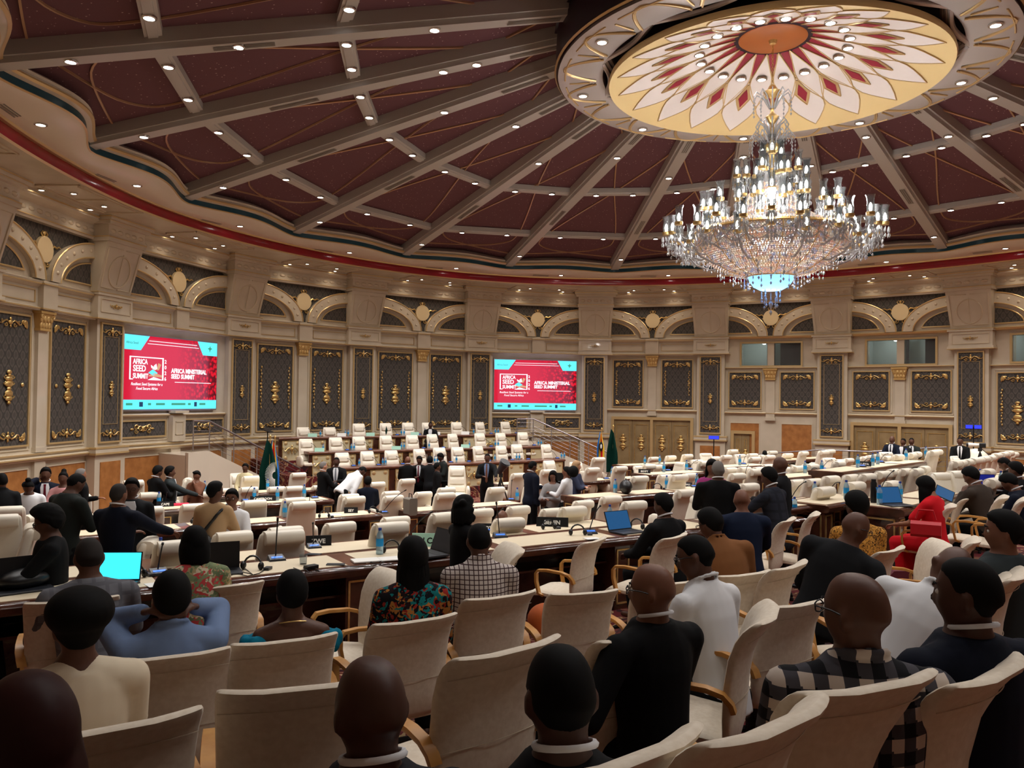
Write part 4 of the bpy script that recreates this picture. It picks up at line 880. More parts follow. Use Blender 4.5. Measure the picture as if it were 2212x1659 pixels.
def proto_stage():
    r = root('stage_chair')
    b = back_loft([(.36, -.16, .20, .03, .01), (.42, -.18, .235, .05, .01), (.7, -.24, .25, .05, .015), (1.0, -.30, .238, .048, .015), (1.16, -.335, .222, .04, .01), (1.20, -.345, .20, .02, .01)])
    ob('backrest', b.mesh('backrest', M['leather'], 60), r)
    for z0, z1 in ((.50, .70), (.70, .92), (.92, 1.15)):
        b = MB(); L = []
        for t in (0, .12, .5, .88, 1):
            z = z0+.006+(z1-z0-.012)*t; y = -.205-(z-.5)*.175+.02; q = .3 if t in (0, 1) else 1.; L.append([(x*(.205-.02*(z-.5)/.6)/.2, y+.03*q+d*q, z) for x, d in se(.2, .04, 14, 3)])
        loft(b, L); ob('back_cushion', b.mesh('back_cushion', M['leather'], 60), r)
    b = MB(); L = []
    for y, a, t, dz_ in ((-.2, .21, .04, 0), (-.17, .25, .06, 0), (.2, .255, .065, -.005), (.27, .24, .05, -.02), (.29, .21, .03, -.03)): L.append([(x, y, .45+z+dz_) for x, z in se(a, t, 16, 3.5)])
    loft(b, L); ob('seat', b.mesh('seat', M['leather'], 60), r)
    for s in (-1, 1):
        b = MB(); L = []
        for y, h0, h1, t in ((-.25, .42, .58, .025), (-.22, .36, .66, .045), (-.05, .34, .69, .05), (.12, .34, .69, .05), (.22, .36, .66, .045), (.25, .42, .58, .03)): L.append([(s*.285+x, y, (h0+h1)/2+z) for x, z in se(t, (h1-h0)/2, 12, 2.8)])
        loft(b, L); ob('armrest', b.mesh('armrest', M['leather'], 60), r)
    ob('base', BASE5, r); return r
def proto_conf():
    r = root('conference_chair')
    b = back_loft([(.375, -.15, .19, .012, .015), (.385, -.185, .225, .022, .02), (.42, -.21, .238, .026, .03), (.52, -.222, .243, .026, .045), (.65, -.235, .246, .026, .055), (.78, -.262, .25, .026, .062), (.86, -.292, .252, .028, .062), (.905, -.322, .252, .032, .06), (.93, -.348, .250, .034, .058), (.948, -.366, .246, .024, .056), (.954, -.372, .236, .010, .055)], 24, 5)
    bk = ob('backrest', b.mesh('backrest', M['leather2'], 60), r)
    for z, y, wr, dy in ((.60, -.231, .05, -.027), (.875, -.302, .061, -.031)): b = MB(); b.tube([(.244*t/8, y+dy+wr*(t/8)**2, z-.012*(t/8)**2) for t in range(-8, 9)], .0018, 4); ob('seam', b.mesh('seam', M['seam'], 50), bk)
    b = MB(); L = []
    for y, a, t, dz_ in ((-.19, .20, .015, -.04), (-.16, .23, .026, -.02), (-.05, .245, .03, -.005), (.15, .248, .03, .005), (.24, .24, .028, -.005), (.275, .225, .02, -.025), (.285, .20, .01, -.035)): L.append([(x, y, .425+z+dz_) for x, z in se(a, t, 18, 4)])
    loft(b, L); ob('seat', b.mesh('seat', M['leather2'], 60), r)
    for s in (-1, 1):
        b = MB(); P = [(.235, .10, .415), (.262, .14, .44), (.268, .165, .55), (.27, .165, .625), (.272, .14, .655), (.273, .05, .663), (.272, -.10, .655), (.268, -.17, .635), (.258, -.205, .595), (.25, -.215, .56)]
        L = []
        for i, p in enumerate(P):
            p0, p1 = P[max(i-1, 0)], P[min(i+1, len(P)-1)]; ty, tz = p1[1]-p0[1], p1[2]-p0[2]; l = math.hypot(ty, tz) or 1; ny, nz = -tz/l, ty/l
            L.append([(s*(p[0]+dx), p[1]+ny*dn, p[2]+nz*dn) for dx, dn in ((-.024, -.011), (.024, -.011), (.026, 0), (.024, .011), (-.024, .011), (-.026, 0))][::s])
        loft(b, L); ob('armrest', b.mesh('armrest', M['armwood'], 35), r)
    ob('base', BASE4, r); return r
PROTO = {}
SPEC = dict(exec=(1.105, -.36, proto_exec), stage=(1.20, -.34, proto_stage), conf=(.95, -.36, proto_conf))
def chair_xy(P, az_, kind):
    h, yo, _ = SPEC[kind]; return P[0]-yo*math.cos(az_), P[1]-yo*math.sin(az_)
PENDING = []
def chair(kind, x, y, d, azd, label, group):
    P = atd(x, y, d); a = math.radians(azd); X, Y = chair_xy(P, a, kind); PENDING.append((kind, X, Y, P[2]-SPEC[kind][0], a, label, group))
def row_az(x): return 52+13*min(1, max(0, (x-1650)/350))
def phrase_x(items, base):                                       # ordinal labels within each row
    for row, its in items.items():
        its.sort(key=lambda t: t[0])
        for n, it in enumerate(its): yield row, n+1, len(its), it

CH = {}
def c_(row, *lst):
    for t in lst: CH.setdefault(row, []).append(t)
c_('first row behind the brown desk', (612, 1145, 7.9), (845, 1128, 9.2), (505, 1148, 9.0), (385, 1167, 8.0), (1100, 1119, 10.2), (962, 1107, 10.6), (1238, 1094, 11.2), (1370, 1082, 12.2), (-5, 1112, 8.6), (72, 1133, 8.4, 140), (322, 1163, 8.6, 120), (1483, 1057, 13.), (1510, 1073, 11.4, 110), (1617, 1044, 13.4))
c_('second row behind the brown desk', (617, 1138, 9.4), (735, 1128, 10.4), (855, 1116, 11.4), (12, 1094, 10.4), (1040, 1099, 13.2), (1120, 1093, 13.2), (1195, 1098, 12.6), (1260, 1081, 14.4), (1320, 1071, 14.4), (75, 1110, 11.5, 100))
c_('third row behind the brown desk', (655, 1083, 13.3), (636, 1075, 14.9), (766, 1072, 15.2), (850, 1070, 16.), (550, 1080, 14.2), (325, 1094, 13.8), (418, 1088, 14.8), (962, 1064, 16.2), (1152, 1046, 17.4), (1382, 1028, 17.4), (1467, 1025, 17.))
c_('fourth row behind the brown desk', (755, 1067, 17), (845, 1061, 18.6), (635, 1050, 18.8), (538, 1052, 18.4), (965, 1053, 18.4), (1072, 1052, 18), (915, 1062, 18.6), (1120, 1022, 21), (1437, 1025, 19.6), (1490, 1022, 19), (1592, 1022, 16.8), (1633, 1013, 17.), (170, 1068, 15.2))
c_('middle rows in front of the stage', (815, 1041, 20.4), (692, 1048, 20.4), (880, 1034, 20.4), (598, 1051, 19.8), (447, 1062, 18.6), (485, 1055, 19.6), (645, 1021, 22), (542, 1028, 20.), (405, 1033, 18, 120), (325, 1063, 16), (288, 1037, 17.), (1184, 1014, 21), (1280, 1010, 20.6), (1340, 1007, 21), (1402, 1003, 22), (1293, 988, 24), (1419, 1004, 23.5))
c_('far rows before the double doors', (1412, 987, 29), (1449, 984, 27), (1485, 981, 27), (1543, 986, 26), (1471, 999, 23, 130), (1522, 996, 22), (1569, 983, 25), (1583, 971, 27), (1625, 979.5, 26), (1630, 987, 23), (1577, 1010, 20), (1608, 1009, 20), (1640, 1009, 19.4))
c_('far right rows near the steel rail', (1650, 982, 27), (1668, 974, 28), (1662, 983, 25), (1702, 979, 27), (1736, 975, 26.5), (1779, 973, 25), (1793, 971, 26), (1658, 1003, 22), (1833, 990, 24), (1867, 986, 25), (1880, 983.5, 25), (1893, 981.5, 25))
c_('right-hand block, back rows', (1703, 1009, 20, 140), (1724, 1006.5, 18), (1754, 1002.5, 18.5), (1812, 996, 19), (1812, 992.5, 21), (1916, 985, 19), (1940, 981.5, 19), (1969, 978, 19.5), (1980, 976, 20), (2015, 973, 19), (2024, 971, 20))
c_('right-hand block, middle rows', (1721, 1036, 15), (1757, 1034, 14.5), (1795, 1028, 14.5), (1838, 1025, 14.5), (1873, 1023, 14), (1907, 1018, 14.5), (1930, 1013.5, 15.5), (1955, 1012, 15.5), (1980, 1012, 15.5), (1996, 1007, 16.5))
c_('right-hand block, front rows', (1780, 1052, 11.6), (1847, 1041, 12.2), (1925, 1039, 12.3), (2133, 1013, 13), (2146, 1033, 11.6), (2206, 1006, 14))
c_('packed diagonal row under the camera tripod', *[(x, y, 15.5+i*.62) for i, (x, y) in enumerate([(2064, 995), (2076, 994), (2090, 992), (2104, 989), (2114, 988), (2126, 986), (2140, 984), (2153, 979), (2168, 976.5), (2180, 974), (2190, 977)])])
for row, n, tot, it in phrase_x(CH, ''):
    azd = (it[3] if len(it) > 3 else row_az(it[0]))+rnd.uniform(-4, 4)
    chair('exec', it[0], it[1], it[2], azd, 'cream leather high-back chair, %s from left in the %s' % (ordn(n), row), 'cream high-back chairs, '+row)
FRONT = [(355, 1060, 18, 250, 'left block beside a brown desk'), (1382, 1006, 24, 220, 'middle block before the double doors'), (1505, 993, 23.5, 225, 'far block under the small wooden door'), (1524, 979, 27, 215, 'farthest block near the blue timer'), (1598, 981, 25.5, 225, 'far block near a lone seated head'), (1790, 989, 23, 215, 'far right block near the rail'), (1913, 976.5, 24, 210, 'far right block below the three standing men'), (2032, 1021, 12.3, 220, 'right block beyond the woman in red'), (2070, 1017, 12.4, 222, 'right block beside the man in brown')]
for x, y, d, a, ph in FRONT: chair('exec', x, y, d, a, 'cream leather chair turned to face the camera, %s' % ph, 'cream chairs turned round')
chair('stage', 987, 1006, 22.3, 205, 'tall cream chair facing the camera beside the group of suits', None)
chair('stage', 1185, 995, 25.6, 232, 'tall cream chair facing the camera behind the women in conversation', None)
chair('stage', 1243, 998, 25, 225, 'tall cream chair behind the fair-haired woman', None)
chair('stage', 514, 1022, 21.6, 235, 'cream chair occupied by the woman in yellow below the stairs', None)
chair('stage', 2060, 985, 23.4, 235, 'cream chair occupied by the suited man at the far rail', None)
K = [(1295, 1166, 7.7, 78, 'at the brown desk left of the man typing'), (1468, 1158, 7.4, 72, 'of the man typing on his blue laptop'), (1648, 1141, 8.4, 66, 'behind the man in navy'), (1712, 1122, 8.9, 76, 'second of three left of the man in a dark jacket'), (1768, 1110, 9.2, 82, 'third of three left of the man in a dark jacket'),
     (2063, 1092, 9.3, 78, 'of the woman in red'), (2092, 1075, 10.2, 78, 'of the man in brown'), (2176, 1073, 9.4, 74, 'behind the man in navy typing at right'), (2222, 1078, 9, 74, 'cut by the right edge, behind the typist'), (1938, 1187, 6.5, 62, 'right of the man in a dark jacket'), (2043, 1172, 7, 96, 'turned sideways below the red handbag'), (2115, 1166, 7.3, 76, 'half hidden by the man in grey-green'), (2166, 1230, 4.7, 96, 'showing its rolled top between two heads at right'), (2214, 1240, 4.4, 70, 'at the right edge beside the white shirt'),
     (497, 1265, 5.5, 52, 'between the man in light blue and the woman in turquoise'), (156, 1298, 4.7, 44, 'behind the man in the grey checked suit'), (622, 1384, 3.8, 44, 'behind the woman in turquoise'), (372, 1418, 3.5, 44, 'behind the man in light blue'), (908, 1340, 4.3, 50, 'behind the woman with long braids'), (1092, 1288, 4.85, 50, 'behind the man in the checked shirt'),
     (1270, 1281, 5.3, 38, 'right of the man in the checked shirt'), (1456, 1260, 5.5, 42, 'between the suited man and the white shirt'), (1620, 1240, 5.5, 48, 'behind the man in the brown jacket'), (1722, 1221, 5.2, 66, 'left of the dark jacket, arm in front'), (1408, 1374, 3.4, 50, 'of the bald man in a black suit'), (1672, 1322, 3.7, 86, 'of the man in the white shirt'), (1752, 1302, 4.3, 52, 'half hidden behind the man in tartan'), (1955, 1265, 4.6, 28, 'between the tartan shirt and the dark suit'), (1120, 1402, 2.9, 58, 'between the two nearest heads'), (648, 1487, 2.55, 36, 'left of the nearest bald head'), (1912, 1482, 2.12, 42, 'behind the man in tartan'), (1700, 1562, 1.82, 58, 'lowest in view, left of the tartan chair'), (240, 1574, 2.2, 50, 'behind the woman in a beret'), (2170, 1452, 2.35, 58, 'of the man in the dark suit at right'), (1392, 1632, 1.75, 56, 'cut by the bottom edge, right of the phone user')]
for x, y, d, a, ph in K: chair('conf', x, y, d, a, 'ivory conference chair %s' % ph, 'ivory chairs with golden arms')
chair('conf', 1120, 1181, 6.1, 122, 'ivory chair seen edge-on beside the man in the checked shirt', 'ivory chairs with golden arms')
chair('conf', 858, 1236, 5.9, 140, 'empty ivory chair turned sideways left of the woman with braids', 'ivory chairs with golden arms')
for k, X, Y, z, a, l, g in PENDING:
    if k != 'stage': BASES.append((X, Y, z-float(np.interp(X*EA[0]+Y*EA[1], FA, FZ))))
BN = np.array(BASES)
def place(kind, X, Y, zb, a, label, group):
    fz = floorz(X, Y); dz_ = zb-fz; first = kind not in PROTO
    if first: PROTO[kind] = SPEC[kind][2]()
    r = PROTO[kind]
    if first: r['category'] = 'chair'
    else: r = dup(r, Matrix())
    r.matrix_basis = TR(X, Y, fz, a-math.pi/2); r['label'] = label
    if group: r['group'] = group
    elif 'group' in r: del r['group']
    for c in r.children:
        if c.name.startswith('base'): c.matrix_basis = Matrix.Diagonal((1, 1, max(.3, 1+dz_/.38), 1))
        else: c.matrix_basis = TR(0, 0, dz_)
    return r
make_floor()
for p in PENDING: place(*p)

# ================================================================== DESKS
DESK = {}
def goldframe(mb, x0, x1, y, z0, z1, t=.018, dy=.012):
    for a in ((x0, x1, z0, z0+t), (x0, x1, z1-t, z1), (x0, x0+t, z0, z1), (x1-t, x1, z0, z1)): mb.box(a[0], a[1], y-dy, y, a[2], a[3])
def desk(key, x, y, d, xL, xR, label, az_=None, pads=True, lend=True, rend=True):
    P = atd(x, y, d); a = math.radians(az_ if az_ else row_az(x)); n = np.array([math.cos(a), math.sin(a)]); u = np.array([math.sin(a), -math.cos(a)])
    def bq(X): v = ray(X, y); k = ((P[:2]-CAM[:2]) @ n)/(v[:2] @ n); return ((CAM+v*k)[:2]-P[:2]) @ u
    b0, b1 = bq(xL), bq(xR); L = b1-b0; o = P[:2]+u*b0; zt = P[2]; fz = min(floorz(*o), floorz(*(o+u*L)), floorz(*(o+u*L/2))); H = zt-fz
    r = root('conference_desk'); r.matrix_basis = Matrix(((u[0], n[0], 0, o[0]), (u[1], n[1], 0, o[1]), (0, 0, 1, zt), (0, 0, 0, 1))); r['label'] = label; r['category'] = 'desk'; r['group'] = 'long conference desks'
    t = MB(); t.mold([(-.01, -.055), (.0, -.085), (.05, -.10), (.62, -.10), (.70, -.085), (.71, -.03), (.70, -.003), (.66, 0), (.03, 0), (.0, -.012), (-.012, -.03)], 0, L); ob('desktop', t.mesh('desktop', M['mahog'], 35), r)
    t = MB(); t.box(.0, L, .06, .67, 0, .004); ob('inlay', t.mesh('inlay', M['mahogtop']), r)
    if pads:
        n_ = max(1, round(L/1.45)); w_ = L/n_
        for q in range(n_): t = MB(); t.box(q*w_+.09, (q+1)*w_-.09, .08, .60, .002, .009); ob('writing_pad', t.mesh('writing_pad', M['pad']), r)
    t = MB(); t.box(.02, L-.02, .60, .64, -H-.1, -.09); t.box(.02, L-.02, .2, .6, -.30, -.28); ob('front_panel', t.mesh('front_panel', M['mahog']), r)
    ns = max(1, round(L/2.9))
    for q in range(ns+1):
        if q == 0 and not lend or q == ns and not rend: continue
        xc = min(max(L*q/ns, .12), L-.12); t = MB(); t.box(xc-.11, xc+.11, .06, .61, -H-.1, -.10); lp = ob('leg_panel', t.mesh('leg_panel', M['mahog']), r)
        g = MB(); goldframe(g, xc-.09, xc+.09, .06, -H+.06, -.13); ob('gold_frame', g.mesh('gold_frame', M['gold']), lp)
        if q in (0, ns):
            g = MB(); xs = xc-.11 if q == 0 else xc+.11; s = -1 if q == 0 else 1
            for z0, z1, y0, y1 in ((-.15, -.13, .1, .57), (-H+.08, -H+.1, .1, .57), (-H+.08, -.13, .1, .12), (-H+.08, -.13, .55, .57)): g.box(min(xs, xs+s*.012), max(xs, xs+s*.012), y0, y1, z0, z1)
            ob('gold_frame', g.mesh('gold_frame', M['gold']), lp)
    DESK[key] = (r, zt+.009, L); return r
desk('A', 647, 1238, 7.0, -150, 1742, 'longest brown desk with cream pads right in front of the foreground seats', 51)
desk('A2', 735, 1196, 8.75, -60, 1352, 'second brown desk with cream pads just beyond the longest one', 51)
desk('D3', 700, 1121, 13.9, 150, 826, 'brown desk behind the woman in beige with the black bag', 52)
desk('D8', 1030, 1097, 16.6, 884, 1140, 'brown desk with end panel left of the standing woman in black', 52)
desk('D6', 604, 1087, 16.4, 346, 722, 'brown desk with pink folder and gold-framed end', 52)
desk('D7', 575, 1065, 19.6, 360, 730, 'brown desk below the left staircase and flags', 52)
desk('D9', 1400, 1068, 16.0, 1262, 1560, 'brown desk with black bag behind the man typing', 52)
desk('D10', 1300, 1039, 20.8, 1262, 1400, 'brown desk right of the fair-haired woman', 52)
desk('D11', 1460, 1024, 20.6, 1405, 1530, 'desk left of the standing man in dark suit', 52)
desk('D12', 1440, 1003, 26, 1355, 1500, 'farthest desk in front of the first double doors', 52)
desk('D13', 1615, 1008, 21.5, 1560, 1668, 'desk behind the two standing men', 53)
desk('D14', 1740, 993, 27., 1700, 1800, 'farthest desk under the honey wood panels', 56)
desk('D15', 1780, 1027, 17.4, 1700, 1805, 'desk right of the standing bald man', 57)
desk('D16', 1880, 1014, 16.5, 1823, 2012, 'desk in the right-hand block with gold end panel', 63)
desk('D17', 1730, 1096, 10.9, 1690, 1826, 'desk behind the two bottles beside the man in navy', 56)
desk('D18', 1885, 1078, 11.8, 1790, 1900, 'desk between the single tall chair and the woman in red', 60)
desk('RW', 1955, 1101, 10.2, 1952, 2260, 'dark desk of the woman in red with gold-framed end', 64)
desk('LS', 1180, 1043, 22.4, 1085, 1265, 'desk behind the group of women', 52)
# ---- stage desks and tiers
STG = {}
_b = MB(); _b.ball((0, 0, 0), (.07, .012, .06), 6, 4); GC = _b.mesh('gold_corner', M['goldpaint'], 50)
AS, BSD = 56, None
def stage_row(key, xl, yl, xr, yr, a_, label, posts):
    P, Q = ata(xl, yl, a_), ata(xr, yr, a_+.0); z = (P[2]+Q[2])/2; u = unit((P-Q)[:2]); n = np.array([-u[1], u[0]]); L = float(np.linalg.norm((P-Q)[:2])); o = Q[:2]   # local x to the audience's left
    r = root('stage_desk'); r.matrix_basis = Matrix(((u[0], n[0], 0, o[0]), (u[1], n[1], 0, o[1]), (0, 0, 1, z), (0, 0, 0, 1))); r['label'] = label; r['category'] = 'desk'; r['group'] = 'stage desks'
    t = MB(); t.mold([(-.62, -.03), (-.6, 0), (.03, 0), (.05, -.03), (.04, -.08), (-.58, -.08)], 0, L); ob('desktop', t.mesh('desktop', M['mahogtop'], 35), r)
    t = MB(); t.box(0, L, -.06, 0, -1.0, -.08); ob('carcass', t.mesh('carcass', M['mahog']), r)
    t = MB(); t.box(0, L, -.02, .035, -.86, -.80); ob('plinth', t.mesh('plinth', M['goldpaint']), r)
    w_ = L/posts
    for q in range(posts):
        x0, x1 = q*w_+.13, (q+1)*w_-.13; t = MB(); t.box(x0, x1, 0, .02, -.76, -.13); fp = ob('cream_panel', t.mesh('cream_panel', M['deskpanel']), r)
        g = MB(); goldframe(g, x0-.02, x1+.02, .03, -.78, -.11, .02, .02); ob('gold_frame', g.mesh('gold_frame', M['gold']), fp)
        for sx in (0, 1):
            for sz in (0, 1): ob('gold_corner', GC, fp, Matrix.Translation(((x1-.1) if sx else (x0+.1), .025, -.2 if sz else -.68)))
        if q % 3 == 1: ob('gold_spray', O['spray'], fp, Matrix.Translation(((x0+x1)/2, .03, -.42)) @ Matrix.Diagonal((.7, -1, 1.2, 1)))
    STG[key] = (P, Q, z, a_); return r
stage_row('s1', 602, 948, 1117, 934.7, 16.3, 'backmost stage desk of the three tiers', 11)
stage_row('s2', 667, 980, 1180, 960, 14.5, 'middle stage desk of the three tiers', 11)
stage_row('s3', 735, 1014, 1220, 988, 12.7, 'front stage desk of the three tiers', 10)
tops = [STG[k][2]-.76 for k in ('s3', 's2', 's1')]
for k, (s0, zt) in enumerate(zip((12.55, 14.35, 16.15), tops)):
    P, Q, _, a_ = STG[('s3', 's2', 's1')[k]]; bl, br = P[:2] @ EB-.5, Q[:2] @ EB+.5; b = MB(); q = lambda a, bb, z: (EA[0]*a+EB[0]*bb, EA[1]*a+EB[1]*bb, z)
    a1 = (14.45, 16.25, 18.4)[k]; b.hexa([q(s0, bl, -4.2), q(s0, br, -4.2), q(a1, br, -4.2), q(a1, bl, -4.2), q(s0, bl, zt), q(s0, br, zt), q(a1, br, zt), q(a1, bl, zt)]); ob('floor', b.mesh('stage_tier', M['carpet']), None, None, kind='structure')
SCH = {'s1': (16.95, [(654, 923), (711, 923), (774, 915), (832, 914), (880, 913), (922, 913), (985, 912), (1035, 912), (1090, 911)], 'backmost stage tier'),
       's2': (15.1, [(660, 948), (724, 945), (774, 943), (832, 941), (889, 940), (932, 938), (976, 937), (1035, 936), (1080, 935.5), (1128, 934)], 'middle stage tier'),
       's3': (13.35, [(738, 978), (792, 975), (844, 973), (904, 970), (948, 967), (987, 966), (1031, 964), (1081, 963), (1115, 960), (1178, 960)], 'front stage tier')}
SPOTS = []
for k, (a_, L_, ph) in SCH.items():
    zf = STG[k][2]-.76
    for n, (x, y) in enumerate(L_):
        P = ata(x, y, a_); d = (P-CAM) @ FW; az_ = math.radians(236+rnd.uniform(-8, 8)); X, Y = chair_xy(P, az_, 'stage'); fz = zf
        r = PROTO['stage']; r = dup(r, TR(X, Y, fz, az_-math.pi/2), 'white leather chair facing the hall, %s from left on the %s' % (ordn(n+1), ph), 'white chairs on the '+ph); dz_ = P[2]-1.2-fz
        for c in r.children: c.matrix_basis = Matrix.Diagonal((1, 1, max(.3, 1+dz_/.38), 1)) if c.name.startswith('base') else TR(0, 0, dz_)
        SPOTS.append((k, x))
# ---- staircases and rails
def tube_ob(name, pts, r, m, par, n=8): b = MB(); b.tube(pts, r, n); return ob(name, b.mesh(name, M[m], 50), par)
def stairs(T0, T1, Bt, label, side, nst=9, width=1.8):
    h = .95; st = root('staircase'); st['label'] = label+' of carpeted steps with a pale side wall'; st['category'] = 'staircase'; T0, T1, Bt = (np.array(p, float) for p in (T0, T1, Bt))
    run = (Bt-T1)[:2]; Ln = np.linalg.norm(run); u = run/Ln; n = np.array([-u[1], u[0]])*side; zt, zb = T1[2]-h, Bt[2]-h
    q = lambda p, o, z: (p[0]+n[0]*o, p[1]+n[1]*o, z)
    b = MB(); e0 = T0[:2]-u*.15; b.hexa([q(e0, .1, -4.3), q(T1, .1, -4.3), q(T1, width, -4.3), q(e0, width, -4.3), q(e0, .1, zt), q(T1, .1, zt), q(T1, width, zt), q(e0, width, zt)]); ob('landing', b.mesh('landing', M['cornice']), st)
    for k in range(nst):
        p0, p1 = T1[:2]+run*k/nst, T1[:2]+run*(k+1)/nst; z = zt+(zb-zt)*(k+1)/nst; b = MB()
        b.hexa([q(p0, .1, -4.2), q(p1, .1, -4.2), q(p1, width, -4.2), q(p0, width, -4.2), q(p0, .1, z), q(p1, .1, z), q(p1, width, z), q(p0, width, z)]); ob('step', b.mesh('step', M['carpet']), st)
    b = MB(); o0, o1 = -.02, .14
    b.hexa([q(e0, o0, -4.3), q(T1, o0, -4.3), q(T1, o1, -4.3), q(e0, o1, -4.3), q(e0, o0, zt+.08), q(T1, o0, zt+.08), q(T1, o1, zt+.08), q(e0, o1, zt+.08)])
    b.hexa([q(T1, o0, -4.3), q(Bt, o0, -4.3), q(Bt, o1, -4.3), q(T1, o1, -4.3), q(T1, o0, zt+.08), q(Bt, o0, zb+.1), q(Bt, o1, zb+.1), q(T1, o1, zt+.08)])
    ob('side_wall', b.mesh('side_wall', M['cornice']), st)
    rl = root('stair_railing'); rl['label'] = 'brushed steel railing with thin rods along the '+label; rl['category'] = 'railing'
    tube_ob('handrail', [T0, T1, Bt], .028, 'steel', rl)
    for p in [T0]+[T1+(Bt-T1)*t for t in (0, .25, .5, .75, 1)]: tube_ob('post', [p, p-np.array([0, 0, h-.1])], .018, 'steel', rl, 6)
    for j in range(1, 6): o = np.array([0, 0, -.14*j]); tube_ob('rod', [T0+o, T1+o, Bt+o], .007, 'steel', rl, 5)
stairs(atd(418, 909, 23.2), atd(453, 910, 24.), atd(648, 1012, 26.6), 'left stage stair', 1)
stairs(atd(1117, 905, 31.6), atd(1152, 905, 32.), atd(1312, 977, 31.6), 'right stage stair', 1)
rl = root('walkway_railing'); rl['label'] = 'steel railing across the far right walkway below the double doors'; rl['category'] = 'railing'
RP = [atd(*p) for p in ((1600, 984, 31.), (1640, 981, 30.5), (1775, 971.5, 28.6), (1880, 976, 27.4), (1914, 973, 27.2), (1981, 969, 26.4), (2046, 966, 25.6))]
tube_ob('handrail', RP, .024, 'steel', rl)
for p in RP: tube_ob('post', [p, p-np.array([0, 0, 1.0])], .016, 'steel', rl, 6)
for j in range(1, 6): tube_ob('rod', [p-np.array([0, 0, .15*j]) for p in RP], .006, 'steel', rl, 5)
# ================================================================== PEOPLE
def R3(ax, deg): return Matrix.Rotation(math.radians(deg), 3, ax)
def capsule(mb, p, q, r1, r2, n=12):
    p, q = Vector(p), Vector(q); d = q-p; L = d.length
    if L < 1e-6: d = Vector((0, 0, 1))
    d.normalize(); pts = []; rr = []
    for t in (-90, -60, -30): a = math.radians(t); pts.append(p+d*r1*math.sin(a)); rr.append(max(.0008, r1*math.cos(a)))
    pts.append(p); rr.append(r1); pts.append(q); rr.append(r2)
    for t in (30, 60, 90): a = math.radians(t); pts.append(q+d*r2*math.sin(a)); rr.append(max(.0008, r2*math.cos(a)))
    mb.tube(pts, rr, n)
def gs(v, s): return math.exp(-(v/s)**2)
def head_rows(nu=36, nv=26, fat=1.):
    rows = []
    for j in range(nv+1):
        ph = -math.pi/2+math.pi*j/nv; row = []
        for i in range(nu):
            th = 2*math.pi*i/nu; cp = max(0, math.cos(ph))**.78 if ph > 0 else max(0, math.cos(ph)); x = .075*cp*math.sin(th); y = .095*cp*math.cos(th); z = .118*math.sin(ph)
            t = max(0, -z/.118)
            x *= 1-.24*t**1.6; y *= (1-.08*t) if y > 0 else (1-.42*t)
            if y < 0 and z > -.02: y *= 1.10
            if y > .068: y = .068+(y-.068)*.7
            if z > .0: x *= 1.02
            if y > 0:
                ax = abs(x)
                y += .027*gs(x, .0125)*gs(z+.024, .017)+.011*gs(x, .009)*gs(z-.008, .028)+.006*gs(ax-.03, .022)*gs(z-.03, .012)-.011*gs(ax-.031, .014)*gs(z-.008, .012)
                y += .010*gs(x, .023)*gs(z+.056, .011)-.005*gs(x, .022)*gs(z+.057, .003)+.011*gs(x, .02)*gs(z+.098, .016)+.004*gs(ax-.045, .02)*gs(z+.02, .02)
            row.append(Vector((x*fat, y, z)))
        rows.append(row)
    return rows
HR = head_rows()
def hairline(th):                                                # th: 0 front, pi back
    a = abs(math.degrees(th)); return float(np.interp(a, [0, 35, 60, 75, 95, 115, 140, 180], [.072, .066, .048, .012, .004, -.03, -.062, -.07]))
def hair_mesh(mb, H, t, top=0., rough=0., line=0.):
    rows = []
    for r in HR:
        q = []
        for p in r:
            th = math.atan2(p.x, p.y); m = min(1, max(0, (p.z-hairline(th)-line)/.022+.2)); m = m*m*(3-2*m)
            d = (p-Vector((0, -.012, .0))).normalized(); k = t+top*max(0, d.z)
            if rough: k *= 1+rough*(math.sin(p.x*230+p.z*170)*math.sin(p.y*210-p.z*90))
            q.append(H @ (p+d*(k*m-.007*(1-m))))
        rows.append(q)
    mb.grid(rows, True)
def ik(S, T, l1, l2, pole):
    d = T-S; D = d.length; D2 = min(D, (l1+l2)*.995); T = S+d.normalized()*D2; a = (l1*l1-l2*l2+D2*D2)/(2*D2); h = math.sqrt(max(0, l1*l1-a*a)); u = d.normalized(); p = pole-u*pole.dot(u)
    p = p.normalized() if p.length > 1e-4 else u.orthogonal(); return S+u*a+p*h, T
ARM = dict(down=((.25, .03, -.10), (.2, -.5, 0)), lap=((.10, .30, .05), (.5, -.3, -.4)), desk=((.15, .42, .22), (.6, -.2, -.6)), cross=((-.06, .24, .24), (.6, .1, -.8)), phone=((.115, .07, .62), (.7, .5, -.6)), chin=((.05, .17, .50), (.4, .5, -.8)), front=((.07, .34, .24), (.6, -.3, -.6)),
           reach=((.30, .54, .22), (.3, -.2, -.8)), rest=((.29, .22, .16), (.5, -.6, -.2)), behind=((.05, -.20, .02), (.8, -.5, 0)), hang=((.20, .28, -.26), (.6, -.2, 0)), side=((.52, .18, .15), (.2, -.5, -.6)))
BAKE = []
def finish(name, mb, m, parent, vox, it=2, M_=None, **kw):
    o = ob(name, mb.mesh(name, m, True), parent, M_, **kw); r = o.modifiers.new('r', 'REMESH'); r.mode = 'VOXEL'; r.voxel_size = vox; r.use_smooth_shade = True
    s = o.modifiers.new('s', 'SMOOTH'); s.factor = .5; s.iterations = it; BAKE.append(o); return o
